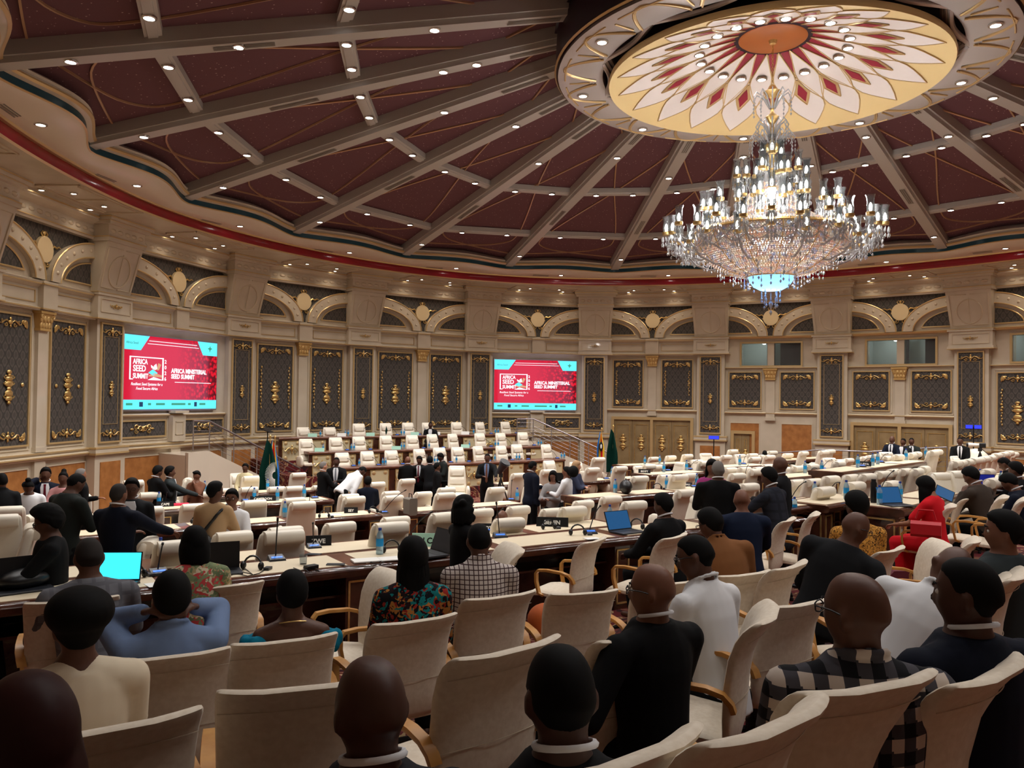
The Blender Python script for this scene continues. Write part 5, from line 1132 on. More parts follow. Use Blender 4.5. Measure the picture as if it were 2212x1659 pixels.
def person(x, y, d, pose, rel, label, skin='dark', hair=('buzz', 'black'), top=('suit', 'black'), legs=None, la='lap', ra='lap', lean=0, side=0, twist=0, hyaw=0, hpitch=0, hroll=0, glasses=False, front=None, fem=False, bulk=1., collar=True, short=False, eyes=False, size=None, extra=None):
    HP = atd(x, y, d); va = YAW-math.atan((x-1106)/F); a = va+math.radians(rel)
    vox = .0105 if d < 4.5 else .014 if d < 9 else .018 if d < 13 else .021
    k = (.94 if fem else 1.0) if not size else size
    sw = (.175 if fem else .195)*bulk
    Rt = R3('Z', twist) @ R3('X', -lean) @ R3('Y', side)
    pz = .95*k if pose == 'stand' else .55
    # local top of head
    nb = Vector((0, -.005, .565*k)); Hm = Rt @ R3('Z', hyaw) @ R3('X', -hpitch) @ R3('Y', hroll); Hr = Rt.lerp(Hm, 0) if False else Hm
    hc = Rt @ nb+Hr @ Vector((0, .018, .118*k))+Vector((0, 0, 0)); topv = hc+Vector((0, 0, .117*k))+Vector((0, 0, pz))
    Rz = Matrix.Rotation(a-math.pi/2, 3, 'Z'); o_ = Vector(HP)-Rz @ topv
    fz = floorz(o_.x, o_.y)
    dzf = fz-o_.z                                                # floor relative to the figure's root
    if pose == 'stand' and abs(dzf) < .35: pz_l = pz
    M_ = Matrix.Translation(o_) @ Matrix.Rotation(a-math.pi/2, 4, 'Z')
    P0 = Vector((0, 0, pz)); U = lambda v: P0+Rt @ (Vector(v)*k)
    hk = k*.99; H4 = Matrix.Translation(P0+hc) @ Hr.to_4x4() @ Matrix.Scale(hk, 4)
    foot = max(-.35, min(.35, dzf))
    B = MB(); T = MB(); G = MB()
    tors = [(-.10, .155, .11), (.0, .155, .11), (.12, .138, .10), (.25, .15, .108), (.38, .165, .11), (.46, .165, .10), (.50, .135, .09), (.535, .095, .078), (.565, .068, .066), (.582, .062, .062)]
    def torso(mb, add, lo=-9, hi=9, bx=1.):
        L = []
        for z, rx, ry in tors:
            if z < lo or z > hi: continue
            rx = rx*(bulk*bx)*(.93 if fem else 1); L.append([U((( rx+add)*math.cos(2*math.pi*i/20), (ry*bulk+add)*math.sin(2*math.pi*i/20)+(.012 if z > .2 else 0), z)) for i in range(20)])
        loft(mb, L)
    torso(B, 0)
    capsule(B, U((0, -.005, .52)), P0+hc+Hr @ Vector((0, -.015, -.05*k)), .058*k, .056*k)
    B.grid([[H4 @ p for p in r] for r in HR], True)
    for s in (-1, 1): B.ball(H4 @ Vector((s*.076, -.010, -.006)), (.013, .022, .033), 8, 6)
    # arms
    wr = {}
    top_kind, tc = top; tm = CL[tc] if tc in CL else cloth(tc, 60, 60, 60)
    for s, spec in ((-1, la), (1, ra)):
        tg, pole = ARM[spec] if isinstance(spec, str) else spec
        Sh = U((s*(sw-.01), 0, .465)); Tg = U((s*tg[0], tg[1], tg[2])); pl = Rt @ Vector((s*pole[0], pole[1], pole[2]))
        El, W_ = ik(Sh, Tg, .295*k, .265*k, pl); wr[s] = (El, W_)
        q = .9 if fem else 1.
        capsule(B, U((s*.03, -.012, .505)), Sh, .058, .05*q*bulk); capsule(B, Sh, El, .050*q*bulk, .040*q); capsule(B, El, W_, .040*q, .027*q)
        dr = (W_-El).normalized(); sd = dr.cross(Vector((0, 0, 1))); sd = sd.normalized() if sd.length > .1 else Vector((1, 0, 0)); up = sd.cross(dr)
        for f_ in range(4):                                      # palm rays and fingers
            o2 = sd*((f_-1.5)*.019); K = W_+dr*.085*k+o2; ln = (.075, .085, .08, .062)[f_]
            capsule(B, W_+o2*.5, K, .017, .0125, 8); K2 = K+(dr*.8-up*.45)*ln*.5; capsule(B, K, K2, .0115, .0105, 8); capsule(B, K2, K2+(dr*.45-up*.8)*ln*.5, .0105, .009, 8)
        tb = sd*(-s if True else s)*.03; capsule(B, W_+dr*.025, W_+dr*.06+tb, .014, .012, 8); capsule(B, W_+dr*.06+tb, W_+dr*.10+tb*1.15-up*.015, .0115, .0095, 8)
        if top_kind != 'bare':
            ad = .016 if top_kind == 'suit' else .013
            capsule(T, Sh, El if not short else Sh+(El-Sh)*.72, (.052*q*bulk+ad), .044*q+ad+(.008 if short else 0))
            if not short: capsule(T, El, El+(W_-El)*(.93 if top_kind == 'suit' else .95), .044*q+ad, .033*q+ad*.8)
            capsule(T, U((s*.03, -.012, .505)), U((s*(sw-.02), -.004, .462)), .062+ad*.6, .052*bulk+ad*.7)
    # legs
    for s in (-1, 1):
        hip = P0+Vector((s*.09*bulk, 0, -.02))
        if pose == 'stand': kn = Vector((s*.10, .02, .50*k+foot*.5)); an = Vector((s*.10, -.01, .09+foot))
        else: kn = Vector((s*.13, .43*k, .52)); an = Vector((s*.13, .36*k, min(.40, max(.02, .09+foot))))
        capsule(B, hip, kn, .078, .052); capsule(B, kn, an, .05, .036); capsule(B, an+Vector((0, -.03, -.045)), an+Vector((0, .15, -.055)), .036, .03)
        lr = .02 if legs != 'skirt' else .03
        capsule(G, hip, kn, .08+lr, .056+lr); capsule(G, kn, an+Vector((0, 0, .02)), .055+lr, .045+lr)
    G.ball(P0+Vector((0, 0, -.02)), (.175*bulk, .13*bulk, .13), 14, 8)
    if legs == 'skirt' and pose == 'stand': capsule(G, P0+Vector((0, 0, -.05)), Vector((0, 0, .45*k)), .17, .19)
    sk = SKIN[skin]
    body = finish('person', B, sk, None, vox, 1 if d < 5 else 2, M_, label=label, category='person')
    # clothes
    if top_kind != 'none':
        ad = .020 if top_kind == 'suit' else .014
        if top_kind == 'bare': torso(T, .010, -9, .40)
        else:
            torso(T, ad, -9, .57 if top_kind in ('suit', 'shirt') else .54)
            if top_kind == 'suit' and pose == 'stand': capsule(T, U((0, 0, -.06)), U((0, 0, -.02)), .16*bulk, .165*bulk)
            if top_kind == 'shirt':                              # collar stand
                for i in range(14):
                    an_ = 2*math.pi*i/14; nx = 2*math.pi*(i+1)/14
                    capsule(T, U((.070*math.cos(an_), .068*math.sin(an_)-.004, .578-.02*math.sin(an_))), U((.070*math.cos(nx), .068*math.sin(nx)-.004, .578-.02*math.sin(nx))), .013, .013, 6)
        nm = {'suit': 'jacket', 'shirt': 'shirt', 'dress': 'dress', 'bare': 'dress', 'tee': 'blouse'}[top_kind]
        finish(nm, T, tm, body, vox*1.15, 2)
    lm = CL[legs] if legs in CL else (tm if legs == 'skirt' and top_kind == 'dress' else CL['black'])
    finish('skirt' if legs == 'skirt' else 'trousers', G, lm, body, vox*1.4, 2)
    if top_kind == 'suit' and collar:
        b = MB(); b.tube([U((.068*math.cos(t*math.pi/9), .067*math.sin(t*math.pi/9)-.006, .592-.018*math.sin(t*math.pi/9))) for t in range(18)], .0085, 6, True); ob('shirt_collar', b.mesh('shirt_collar', CL['white'], 60), body)
    if front:                                                    # shirt front and tie seen between the lapels
        sc_, tie = front; fy = lambda x_, z: (np.interp(z, [t[0] for t in tors], [t[2] for t in tors])*bulk+.026)*math.sqrt(max(.05, 1-(x_/.2)**2))+.014
        b = MB(); b.slab([[U((w_*q, fy(w_*q, z), z)) for q in (-1, 0, 1)] for z, w_ in ((.10, .012), (.22, .035), (.36, .058), (.48, .068), (.545, .05))], Rt @ Vector((0, -.02, 0))); ob('shirt_front', b.mesh('shirt_front', CL[sc_], True), body)
        if tie:
            b = MB(); b.slab([[U((w_*q, fy(0, z)+.008, z)) for q in (-1, 1)] for z, w_ in ((.06, .004), (.10, .03), (.3, .024), (.49, .014), (.535, .02))], Rt @ Vector((0, -.012, 0))); ob('tie', b.mesh('tie', CL[tie], True), body)
    # hair
    hk_, hc_ = hair if hair else (None, None)
    if hk_:
        h = MB(); hm = HAIRM[hc_]
        if hk_ == 'buzz': hair_mesh(h, H4, .0035)
        elif hk_ == 'short': hair_mesh(h, H4, .012, .010)
        elif hk_ == 'high': hair_mesh(h, H4, .016, .035)
        elif hk_ == 'afro': hair_mesh(h, H4, .045, .01, .12)
        elif hk_ == 'puff': hair_mesh(h, H4, .008); h.ball(H4 @ Vector((0, -.15, .02)), (.11, .11, .12), 14, 10)
        elif hk_ == 'bun': hair_mesh(h, H4, .010); h.ball(H4 @ Vector((0, -.03, .14)), (.045, .045, .04), 10, 7)
        elif hk_ in ('bob', 'long', 'braids', 'curls'):
            hair_mesh(h, H4, .016, .010, .05, -.02); L = {'bob': .16, 'long': .34, 'braids': .46, 'curls': .15}[hk_]; n_ = (46 if hk_ == 'braids' else 26) if d < 6 else 14
            for i in range(n_):
                t = (i/(n_-1)-.5)*2; an_ = math.pi*t*.62; rx, ry = .082+.02*(hk_ == 'curls'), .088; bx_, by_ = rx*math.sin(an_), -ry*math.cos(an_)-.006
                wv = rnd.uniform(.9, 1.1)
                P_ = [H4 @ Vector((bx_*.75, by_*.8, .06))]+[H4 @ Vector((bx_*(1+.15*q), by_*(1+.1*q)-.012*q, .03))+Vector((0, 0, -L*wv*q*(1 if abs(t) < .8 else .8)))+Rz.inverted() @ Vector((0, 0, 0)) for q in (.25, .5, .75, 1)]
                h.tube(P_, [.020, .022, .02, .016, .007] if hk_ != 'braids' else [.016, .014, .012, .011, .006], 6)
            if hk_ == 'curls':
                for i in range(40):
                    an_ = rnd.uniform(-2.2, 2.2); h.ball(H4 @ Vector((.10*math.sin(an_), -.09*math.cos(an_), rnd.uniform(-.12, .10))), (rnd.uniform(.02, .035),)*3, 7, 5)
        elif hk_ == 'beret': hair_mesh(h, H4, .014, .0, 0, -.01); h.ball(H4 @ Vector((0, -.025, .062)), (.118*k, .132*k, .092*k), 20, 12)
        elif hk_ == 'cap': hair_mesh(h, H4, .012); h.ball(H4 @ Vector((0, .06, .085)), (.07, .06, .03), 10, 6)
        if hk_ in ('buzz', 'short', 'high', 'braids'): ob('hair', h.mesh('hair', hm, True), body)
        else: finish('beret' if hk_ == 'beret' else 'hair', h, hm, body, max(.009, vox*.7), 2)
    if glasses:
        g = MB()
        for s in (-1, 1):
            g.tube([H4 @ Vector((s*.033+.022*math.cos(t*math.pi/6), .100-.004*abs(math.cos(t)), .008+.018*math.sin(t*math.pi/6))) for t in range(12)], .0024, 5, True)
            g.tube([H4 @ Vector((s*.056, .094, .012)), H4 @ Vector((s*.078, .03, .014)), H4 @ Vector((s*.082, -.012, .006))], .0026, 5)
        g.tube([H4 @ Vector((-.011, .104, .010)), H4 @ Vector((.011, .104, .010))], .0024, 5)
        ob('glasses', g.mesh('glasses', M['black'], 60), body)
    if eyes:
        for s in (-1, 1):
            e = MB(); e.ball(H4 @ Vector((s*.031, .0725, .008)), (.0125*k, .0125*k, .0105*k), 10, 8); eo = ob('eye', e.mesh('eye', M['eye'], True), body)
            e = MB(); e.ball(H4 @ Vector((s*.031, .0805, .008)), (.006, .006, .006), 8, 6); ob('iris', e.mesh('iris', M['iris'], True), eo)
            e = MB(); e.tube([H4 @ Vector((s*(.016+.03*q), .0905-.012*q*q, .031+.005*math.sin(q*2.6))) for q in (0, .33, .66, 1)], [.003, .0045, .004, .002], 5); ob('eyebrow', e.mesh('eyebrow', HAIRM['black'], True), body)
    if extra: extra(body, U, H4, wr, M_)
    return dict(body=body, U=U, H=H4, wr=wr, M=M_)
for k_, c_ in dict(black=(11, 11, 13), darkgrey=(34, 34, 38), charcoal=(22, 23, 26), navy=(14, 19, 34), navy2=(16, 26, 48), greygreen=(36, 40, 38), slate=(46, 52, 54), brownsuit=(60, 50, 43), white=(226, 226, 228), offwhite=(214, 206, 190), cream=(226, 210, 184), skyblue=(112, 132, 168), tan=(124, 80, 46), beige=(188, 156, 118), red=(204, 22, 34), turq=(14, 120, 150), pink=(196, 140, 140), yellow=(214, 200, 160), denim=(60, 66, 88), winered=(96, 20, 34), greytie=(110, 112, 118), brownprint=(110, 70, 52), greyknit=(140, 136, 136), magenta=(150, 50, 110)).items(): cloth(k_, *c_)
pp = person
FOLK = {}
FOLK['bald'] = pp(802, 1420, 1.80, 'sit', 14, 'person with a shaved head seen from behind in a dark grey suit, nearest the camera', 'deep', None, ('suit', 'darkgrey'), hyaw=8)
FOLK['phone'] = pp(1212, 1398, 1.86, 'sit', 16, 'person with cropped hair in black suit from behind, looking at a phone in their hand', 'deep', ('buzz', 'black'), ('suit', 'black'), la='front', ra='front', hpitch=10)
pp(62, 1478, 1.55, 'sit', 20, 'person with long dark auburn hair seen from behind in the lower left corner', 'brown', ('long', 'auburn'), ('tee', 'black'), fem=True)
pp(170, 1284, 2.85, 'sit', 12, 'person in a large black beret and cream top, seen from behind', 'dark', ('beret', 'black'), ('tee', 'cream'), fem=True, bulk=1.12, short=True)
pp(372, 1240, 3.9, 'sit', 8, 'person in light blue shirt from behind, both hands raised to the head', 'dark', ('short', 'black'), ('shirt', 'skyblue'), la='phone', ra='phone', bulk=1.06)
def necklace(body, U, H, wr, M_): b = MB(); b.tube([U((.085*math.cos(t*math.pi/10), .075*math.sin(t*math.pi/10)-.002, .525-.03*math.sin(t*math.pi/10))) for t in range(20)], .003, 5, True); ob('necklace', b.mesh('necklace', M['gold'], True), body)
def ruffle(body, U, H, wr, M_):
    necklace(body, U, H, wr, M_); b = MB()
    for s in (-1, 1):
        for i in range(12): a_ = i*.52; b.ball(U((s*.205+.045*math.cos(a_), .05*math.sin(a_), .42+.02*math.sin(i*3))), (.036, .034, .045), 8, 6)
    for t in range(18): a_ = 2*math.pi*t/18; b.ball(U((.18*math.cos(a_), .115*math.sin(a_)+.01, .395+.012*(t % 2))), (.03, .02, .03), 7, 5)
    finish('ruffle', b, CL['turq'], body, .012)
pp(632, 1238, 4.3, 'sit', 6, 'person with short black hair in turquoise ruffled dress and thin necklace, from behind', 'dark', ('short', 'black'), ('bare', 'turq'), 'skirt', fem=True, extra=ruffle)
pp(893, 1166, 4.6, 'sit', 8, 'person with long thin braids down the back of a multicoloured print blouse', 'dark', ('braids', 'black'), ('tee', 'african'), fem=True, bulk=1.05, hpitch=4)
pp(1035, 1132, 5.4, 'sit', 10, 'person in white shirt with dark check, seen from behind', 'dark', ('buzz', 'black'), ('shirt', 'checked'), lean=8, hpitch=8, bulk=1.05)
pp(193, 1163, 4.9, 'sit', 8, 'person in grey checked suit working at a bright cyan laptop', 'dark', ('buzz', 'salt'), ('suit', 'greycheck'), la='desk', ra='desk', lean=12, bulk=1.1, collar=False)
pp(421, 1142, 5.5, 'sit', 14, 'person with dark bobbed hair in green and red floral blouse, hand at the face', 'dark', ('bob', 'black'), ('tee', 'floral'), fem=True, la='chin', ra='desk', bulk=1.08, lean=8)
pp(1408, 1218, 3.45, 'sit', 42, 'bald person in black suit and dark glasses, in profile facing left', 'brown', None, ('suit', 'black'), la='side', ra='lap', hyaw=38, glasses=True, eyes=True, bulk=1.05)
pp(1502, 1157, 4.25, 'sit', 52, 'person in glasses and white short-sleeved shirt turned to the left', 'dark', ('buzz', 'black'), ('shirt', 'white'), la='front', ra='lap', hyaw=28, lean=12, glasses=True, eyes=True, short=True, hpitch=6)
FOLK['tartan'] = pp(1848, 1238, 2.38, 'sit', 22, 'bald person with glasses in black and white tartan shirt, head turned left', 'dark', None, ('shirt', 'tartan'), la='lap', ra='lap', hyaw=38, glasses=True, eyes=True, short=True, bulk=1.12)
pp(2088, 1207, 2.6, 'sit', 46, 'person with cropped hair in dark navy suit, profile left at the right edge', 'deep', ('buzz', 'black'), ('suit', 'navy'), la='lap', ra='lap', hyaw=34, eyes=True, bulk=1.1)
pp(2052, 1177, 3.75, 'sit', -10, 'bald person bent to the right in a white shirt, behind the dark navy suit', 'dark', None, ('shirt', 'white'), hyaw=30, lean=28, side=22, bulk=1.05)
pp(2166, 1107, 4.75, 'sit', 44, 'person with short black hair in grey-green jacket, three-quarter face turned left', 'brown', ('short', 'black'), ('suit', 'slate'), hyaw=52, eyes=True, collar=False, bulk=1.1)
pp(1848, 1106, 5.7, 'sit', -14, 'bald person with glasses leaning sideways in a dark charcoal jacket', 'dark', None, ('suit', 'charcoal'), ra='side', la='lap', hyaw=-48, side=16, lean=14, glasses=True, bulk=1.18, collar=False)
pp(1850, 1070, 7.3, 'sit', 22, 'person with flat-topped black hair in yellow leopard-print shirt', 'dark', ('high', 'black'), ('shirt', 'leopard'), glasses=True, hyaw=20, lean=6)
pp(1535, 1101, 6.2, 'sit', 24, 'person with glasses in tan brown jacket leaning forward, from behind', 'dark', ('short', 'black'), ('shirt', 'tan'), hyaw=26, lean=20, side=-8, glasses=True, bulk=1.12)
pp(1602, 1057, 8.4, 'sit', 14, 'person with shaved head in a navy blue suit from behind, two bottles beside', 'brown', None, ('suit', 'navy2'), la='desk', ra='desk', lean=10, bulk=1.16, collar=False)
pp(1432, 1068, 8.2, 'sit', 50, 'person in black suit typing on a blue-screened laptop at the brown desk', 'dark', ('short', 'black'), ('suit', 'black'), la='desk', ra='desk', hyaw=12, lean=8, bulk=1.1)
pp(1003, 1073, 7.3, 'stand', -62, 'standing person in black with shoulder-length curly hair and crossed arms', 'dark', ('curls', 'black'), ('tee', 'black'), fem=True, la='cross', ra='cross', eyes=True)
pp(1551, 996, 10.3, 'stand', 10, 'standing person in black suit from behind with grey cropped hair', 'dark', ('buzz', 'grey'), ('suit', 'black'), la='front', ra='down', bulk=1.12)
pp(1538, 994, 11.6, 'stand', 172, 'person with long black hair and magenta top half hidden by the black suit', 'brown', ('long', 'black'), ('tee', 'magenta'), fem=True)
pp(1661, 1011, 9.9, 'stand', 62, 'person in checked dark blazer and pale collar leaning at the desk, profile left', 'dark', ('short', 'black'), ('suit', 'blazer'), la='reach', ra='front', lean=12, bulk=1.05)
pp(1685, 987, 10.5, 'stand', 70, 'standing person with shaved head in dark suit behind the checked blazer', 'dark', None, ('suit', 'charcoal'), la='front', ra='down')
pp(2001, 1031, 9.3, 'sit', 64, 'person in bright red dress with long black hair typing at a laptop', 'warm', ('long', 'black'), ('dress', 'red'), 'red', fem=True, la='desk', ra='desk', hpitch=22, lean=6, short=True)
pp(2098, 1010, 10.3, 'sit', 62, 'person in brown suit resting the chin on a hand, reading a tablet', 'brown', ('short', 'black'), ('suit', 'brownsuit'), la='chin', ra='desk', lean=16, hpitch=12, bulk=1.1)
pp(2181, 1024, 10.4, 'sit', 74, 'person in navy suit with white cuffs bent over a keyboard at right', 'brown', ('short', 'black'), ('suit', 'navy'), la='desk', ra='desk', lean=14, hpitch=24)
pp(2170, 988, 14., 'sit', 80, 'person in black jacket and white shirt with bowed head, farther back at right', 'dark', ('buzz', 'black'), ('suit', 'black'), la='desk', ra='desk', hpitch=22, lean=10)
pp(2194, 999, 11.6, 'sit', 74, 'person with dark hair in black jacket at the right edge, behind the typist', 'dark', ('short', 'black'), ('suit', 'black'), la='desk', ra='desk', hpitch=10)
pp(2074, 944.5, 23.6, 'sit', 176, 'person in black suit and white shirt seated facing the camera near the tripod', 'dark', ('buzz', 'black'), ('suit', 'black'), front=('white', 'black'), la='lap', ra='lap')
pp(1927, 942, 25.6, 'stand', 160, 'standing person in navy suit, first of three at the far doors', 'dark', None, ('suit', 'navy'), front=('white', 'navy'), la='front', ra='front')
pp(1951, 947, 25.4, 'stand', 148, 'standing person in dark suit, middle one of three at the far doors', 'dark', ('buzz', 'black'), ('suit', 'charcoal'), front=('white', None), la='front', ra='front')
pp(1969, 946, 25.9, 'stand', 178, 'standing person in grey suit and dark tie, third of three at the far doors', 'dark', ('buzz', 'black'), ('suit', 'greygreen'), front=('white', 'black'), la='front', ra='front')
pp(1652, 973, 27, 'sit', 0, 'lone seated person seen as a head over chairs below the honey wood panels', 'deep', ('buzz', 'black'), ('suit', 'black'))
pp(4, 1022, 12., 'stand', 10, 'standing person in dark clothes cut by the left edge', 'dark', ('buzz', 'black'), ('shirt', 'charcoal'), la='down', ra='down')
pp(62, 1038, 12.6, 'stand', 172, 'standing person in white T-shirt and denim skirt looking down', 'dark', ('bun', 'black'), ('tee', 'white'), 'skirt', fem=True, hpitch=34, la='down', ra='front', short=True, bulk=1.08)
pp(99, 1011, 14., 'stand', 176, 'standing person in navy suit, white shirt and wine-red tie with a hand at the ear', 'dark', ('short', 'black'), ('suit', 'navy'), front=('white', 'winered'), ra='phone', la='down')
pp(137, 1020, 13.6, 'stand', 166, 'standing person with a top knot and pale pink blouse', 'dark', ('bun', 'black'), ('tee', 'pink'), fem=True, la='front', ra='front')
pp(175, 1012, 14.6, 'stand', -70, 'standing person with thin grey hair in black suit by the wall', 'warm', ('buzz', 'grey'), ('suit', 'black'), la='front', ra='down')
pp(164, 1023, 9.0, 'stand', -58, 'large standing person in grey-green suit looking down at a phone', 'dark', ('buzz', 'black'), ('suit', 'greygreen'), la='front', ra='front', hpitch=28, lean=6, bulk=1.18, collar=False)
pp(257, 1045, 8.5, 'stand', -36, 'standing person in navy suit with shaved head, arm stretched to the right', 'brown', ('buzz', 'salt'), ('suit', 'navy'), la='front', ra='reach', bulk=1.08)
pp(285, 1035, 9.8, 'stand', 172, 'standing person in dark suit and open white shirt facing the camera at left', 'dark', ('short', 'black'), ('suit', 'charcoal'), front=('white', None), la='down', ra='down', glasses=True)
pp(102, 1099, 6.5, 'sit', 84, 'person with short curly hair, glasses and black clothes, profile facing left', 'dark', ('afro', 'black'), ('tee', 'black'), fem=True, la='desk', ra='lap', glasses=True, hpitch=16, bulk=1.15)
pp(341, 1007, 16.2, 'stand', -58, 'standing person in black suit by the honey wood wall, profile right', 'dark', ('short', 'black'), ('suit', 'black'), la='front', ra='front', hpitch=16)
pp(368, 1008, 16.5, 'stand', -84, 'standing person in grey jacket and white shirt with arm held out', 'dark', ('short', 'black'), ('suit', 'slate'), front=('white', None), la='front', ra='reach')
pp(425, 1017, 17.6, 'sit', 150, 'person in brown patterned dress raising hands by the stair wall', 'brown', ('cap', 'black'), ('dress', 'brownprint'), 'skirt', fem=True, la='chin', ra='lap')
pp(530, 1002, 21.2, 'sit', 160, 'person in pale yellow suit seated at the foot of the left staircase', 'dark', ('short', 'black'), ('suit', 'yellow'), fem=True, collar=False)
def bag(body, U, H, wr, M_):
    b = MB(); b.ball(U((-.10, -.20, .02)), (.17, .10, .20), 16, 10); b.tube([U((-.1, -.16, .2)), U((.08, -.12, .44)), U((.15, .0, .53)), U((.12, .14, .42)), U((-.06, .16, .2)), U((-.2, .0, .02))], .022, 6)
    o = finish('shoulder_bag', b, M['black'], None, .016, 2, M_); o['label'] = 'black leather shoulder bag on the back of the person in beige'; o['category'] = 'bag'
pp(466, 1042, 9.3, 'stand', -14, 'standing person in beige top from behind with a black shoulder bag', 'dark', ('short', 'black'), ('tee', 'beige'), fem=True, hyaw=-50, la='front', ra='front', extra=bag)
pp(501, 1058, 10.0, 'stand', 168, 'person in white top and dark glasses facing the camera beside the beige top', 'brown', ('short', 'black'), ('tee', 'white'), fem=True, la='front', ra='down', glasses=True, eyes=True)
pp(699, 997, 19.8, 'stand', -62, 'grey-haired person in black suit, profile right, below the stage', 'fair', ('buzz', 'grey'), ('suit', 'black'), la='front', ra='front')
pp(727, 988, 20.4, 'stand', 172, 'person in black suit and grey tie facing the camera below the stage', 'deep', ('buzz', 'black'), ('suit', 'black'), front=('white', 'greytie'), la='front', ra='down')
pp(782, 1007, 18.4, 'stand', -52, 'person in white shirt and black trousers bending far over a desk', 'deep', ('buzz', 'black'), ('shirt', 'white'), la='hang', ra='hang', lean=52, hpitch=10)
pp(795, 1030, 19, 'sit', -6, 'seated person in navy suit right of the bending white shirt', 'deep', ('short', 'black'), ('suit', 'navy'), collar=False)
pp(881, 986, 23., 'stand', 4, 'standing person with shaved head from behind, first of the group before the stage', 'brown', None, ('suit', 'black'))
pp(906, 986, 23.4, 'stand', 166, 'standing person in black suit with wine-red tie, in the group before the stage', 'dark', ('short', 'black'), ('suit', 'black'), front=('white', 'winered'), la='front', ra='front', hpitch=8)
pp(929, 986, 23.0, 'stand', 4, 'black-haired standing person from behind, middle of the group before the stage', 'deep', ('short', 'black'), ('suit', 'charcoal'))
pp(952, 979.5, 23.6, 'stand', 112, 'tall person with glasses stooping in grey suit, right end of the group before the stage', 'dark', ('short', 'black'), ('suit', 'greygreen'), la='front', ra='down', lean=12, glasses=True, hpitch=10)
pp(945, 1000, 22.5, 'stand', -76, 'shorter person in black with earrings, in the group before the stage', 'dark', ('short', 'black'), ('tee', 'black'), fem=True, la='front', ra='down')
pp(1053, 980, 21.2, 'stand', 172, 'standing person in black suit and dark tie reaching to a lamp on a tripod', 'dark', ('buzz', 'black'), ('suit', 'black'), front=('skyblue', 'brownprint'), la='reach', ra='front')
pp(1151, 996, 16.8, 'stand', -58, 'standing person in navy suit with bowed head, left of the conversing women', 'dark', ('buzz', 'black'), ('suit', 'navy'), la='front', ra='down', hpitch=14, bulk=1.08)
pp(1195, 1018, 16.4, 'stand', 166, 'person with braids and grey knit top facing the camera, holding an orange folder', 'brown', ('bob', 'black'), ('tee', 'greyknit'), fem=True, la='cross', ra='front', glasses=True)
pp(1224, 1008, 16.2, 'stand', 72, 'person with black afro puff and white peplum blouse, profile left', 'brown', ('puff', 'black'), ('tee', 'white'), 'skirt', fem=True, la='front', ra='front', bulk=1.05)
pp(1246, 997, 17.4, 'stand', -104, 'fair-haired person with a black coat over the arm, profile right', 'fair', ('long', 'blonde'), ('tee', 'denim'), fem=True, la='cross', ra='cross')
pp(930, 912, 30., 'sit', 176, 'person in black seated alone on the backmost stage tier', 'deep', ('buzz', 'black'), ('suit', 'black'), front=('white', None), la='desk', ra='lap')
pp(1083, 1102, 10.8, 'sit', -30, 'bald head bent low between chairs left of the name card', 'brown', None, ('suit', 'black'), lean=25, hpitch=20)
def bake():
    bpy.context.view_layer.update(); dg = bpy.context.evaluated_depsgraph_get()
    for o in [o for o in SC.objects if o.type == 'FONT']:
        me = bpy.data.meshes.new_from_object(o.evaluated_get(dg), depsgraph=dg); me.name = 'lettering'; n = ob('lettering', me, o.parent, o.matrix_basis.copy()); bpy.data.objects.remove(o)
    for o in BAKE:
        me = bpy.data.meshes.new_from_object(o.evaluated_get(dg), depsgraph=dg); me.name = o.data.name
        o.modifiers.clear(); o.data = me
# ================================================================== SMALL THINGS
def on(key, x, y): return atz(x, y, DESK[key][1])
def seen(p): return np.asarray(p, float)
VD = lambda p: math.atan2(p[1]-CAM[1], p[0]-CAM[0])              # view direction to a point
def thing(name, me_parts, Mx, label, cat, group=None):
    r = root(name); r.matrix_basis = Mx; r['label'] = label; r['category'] = cat
    if group: r['group'] = group
    for n, me in me_parts: ob(n, me, r)
    return r
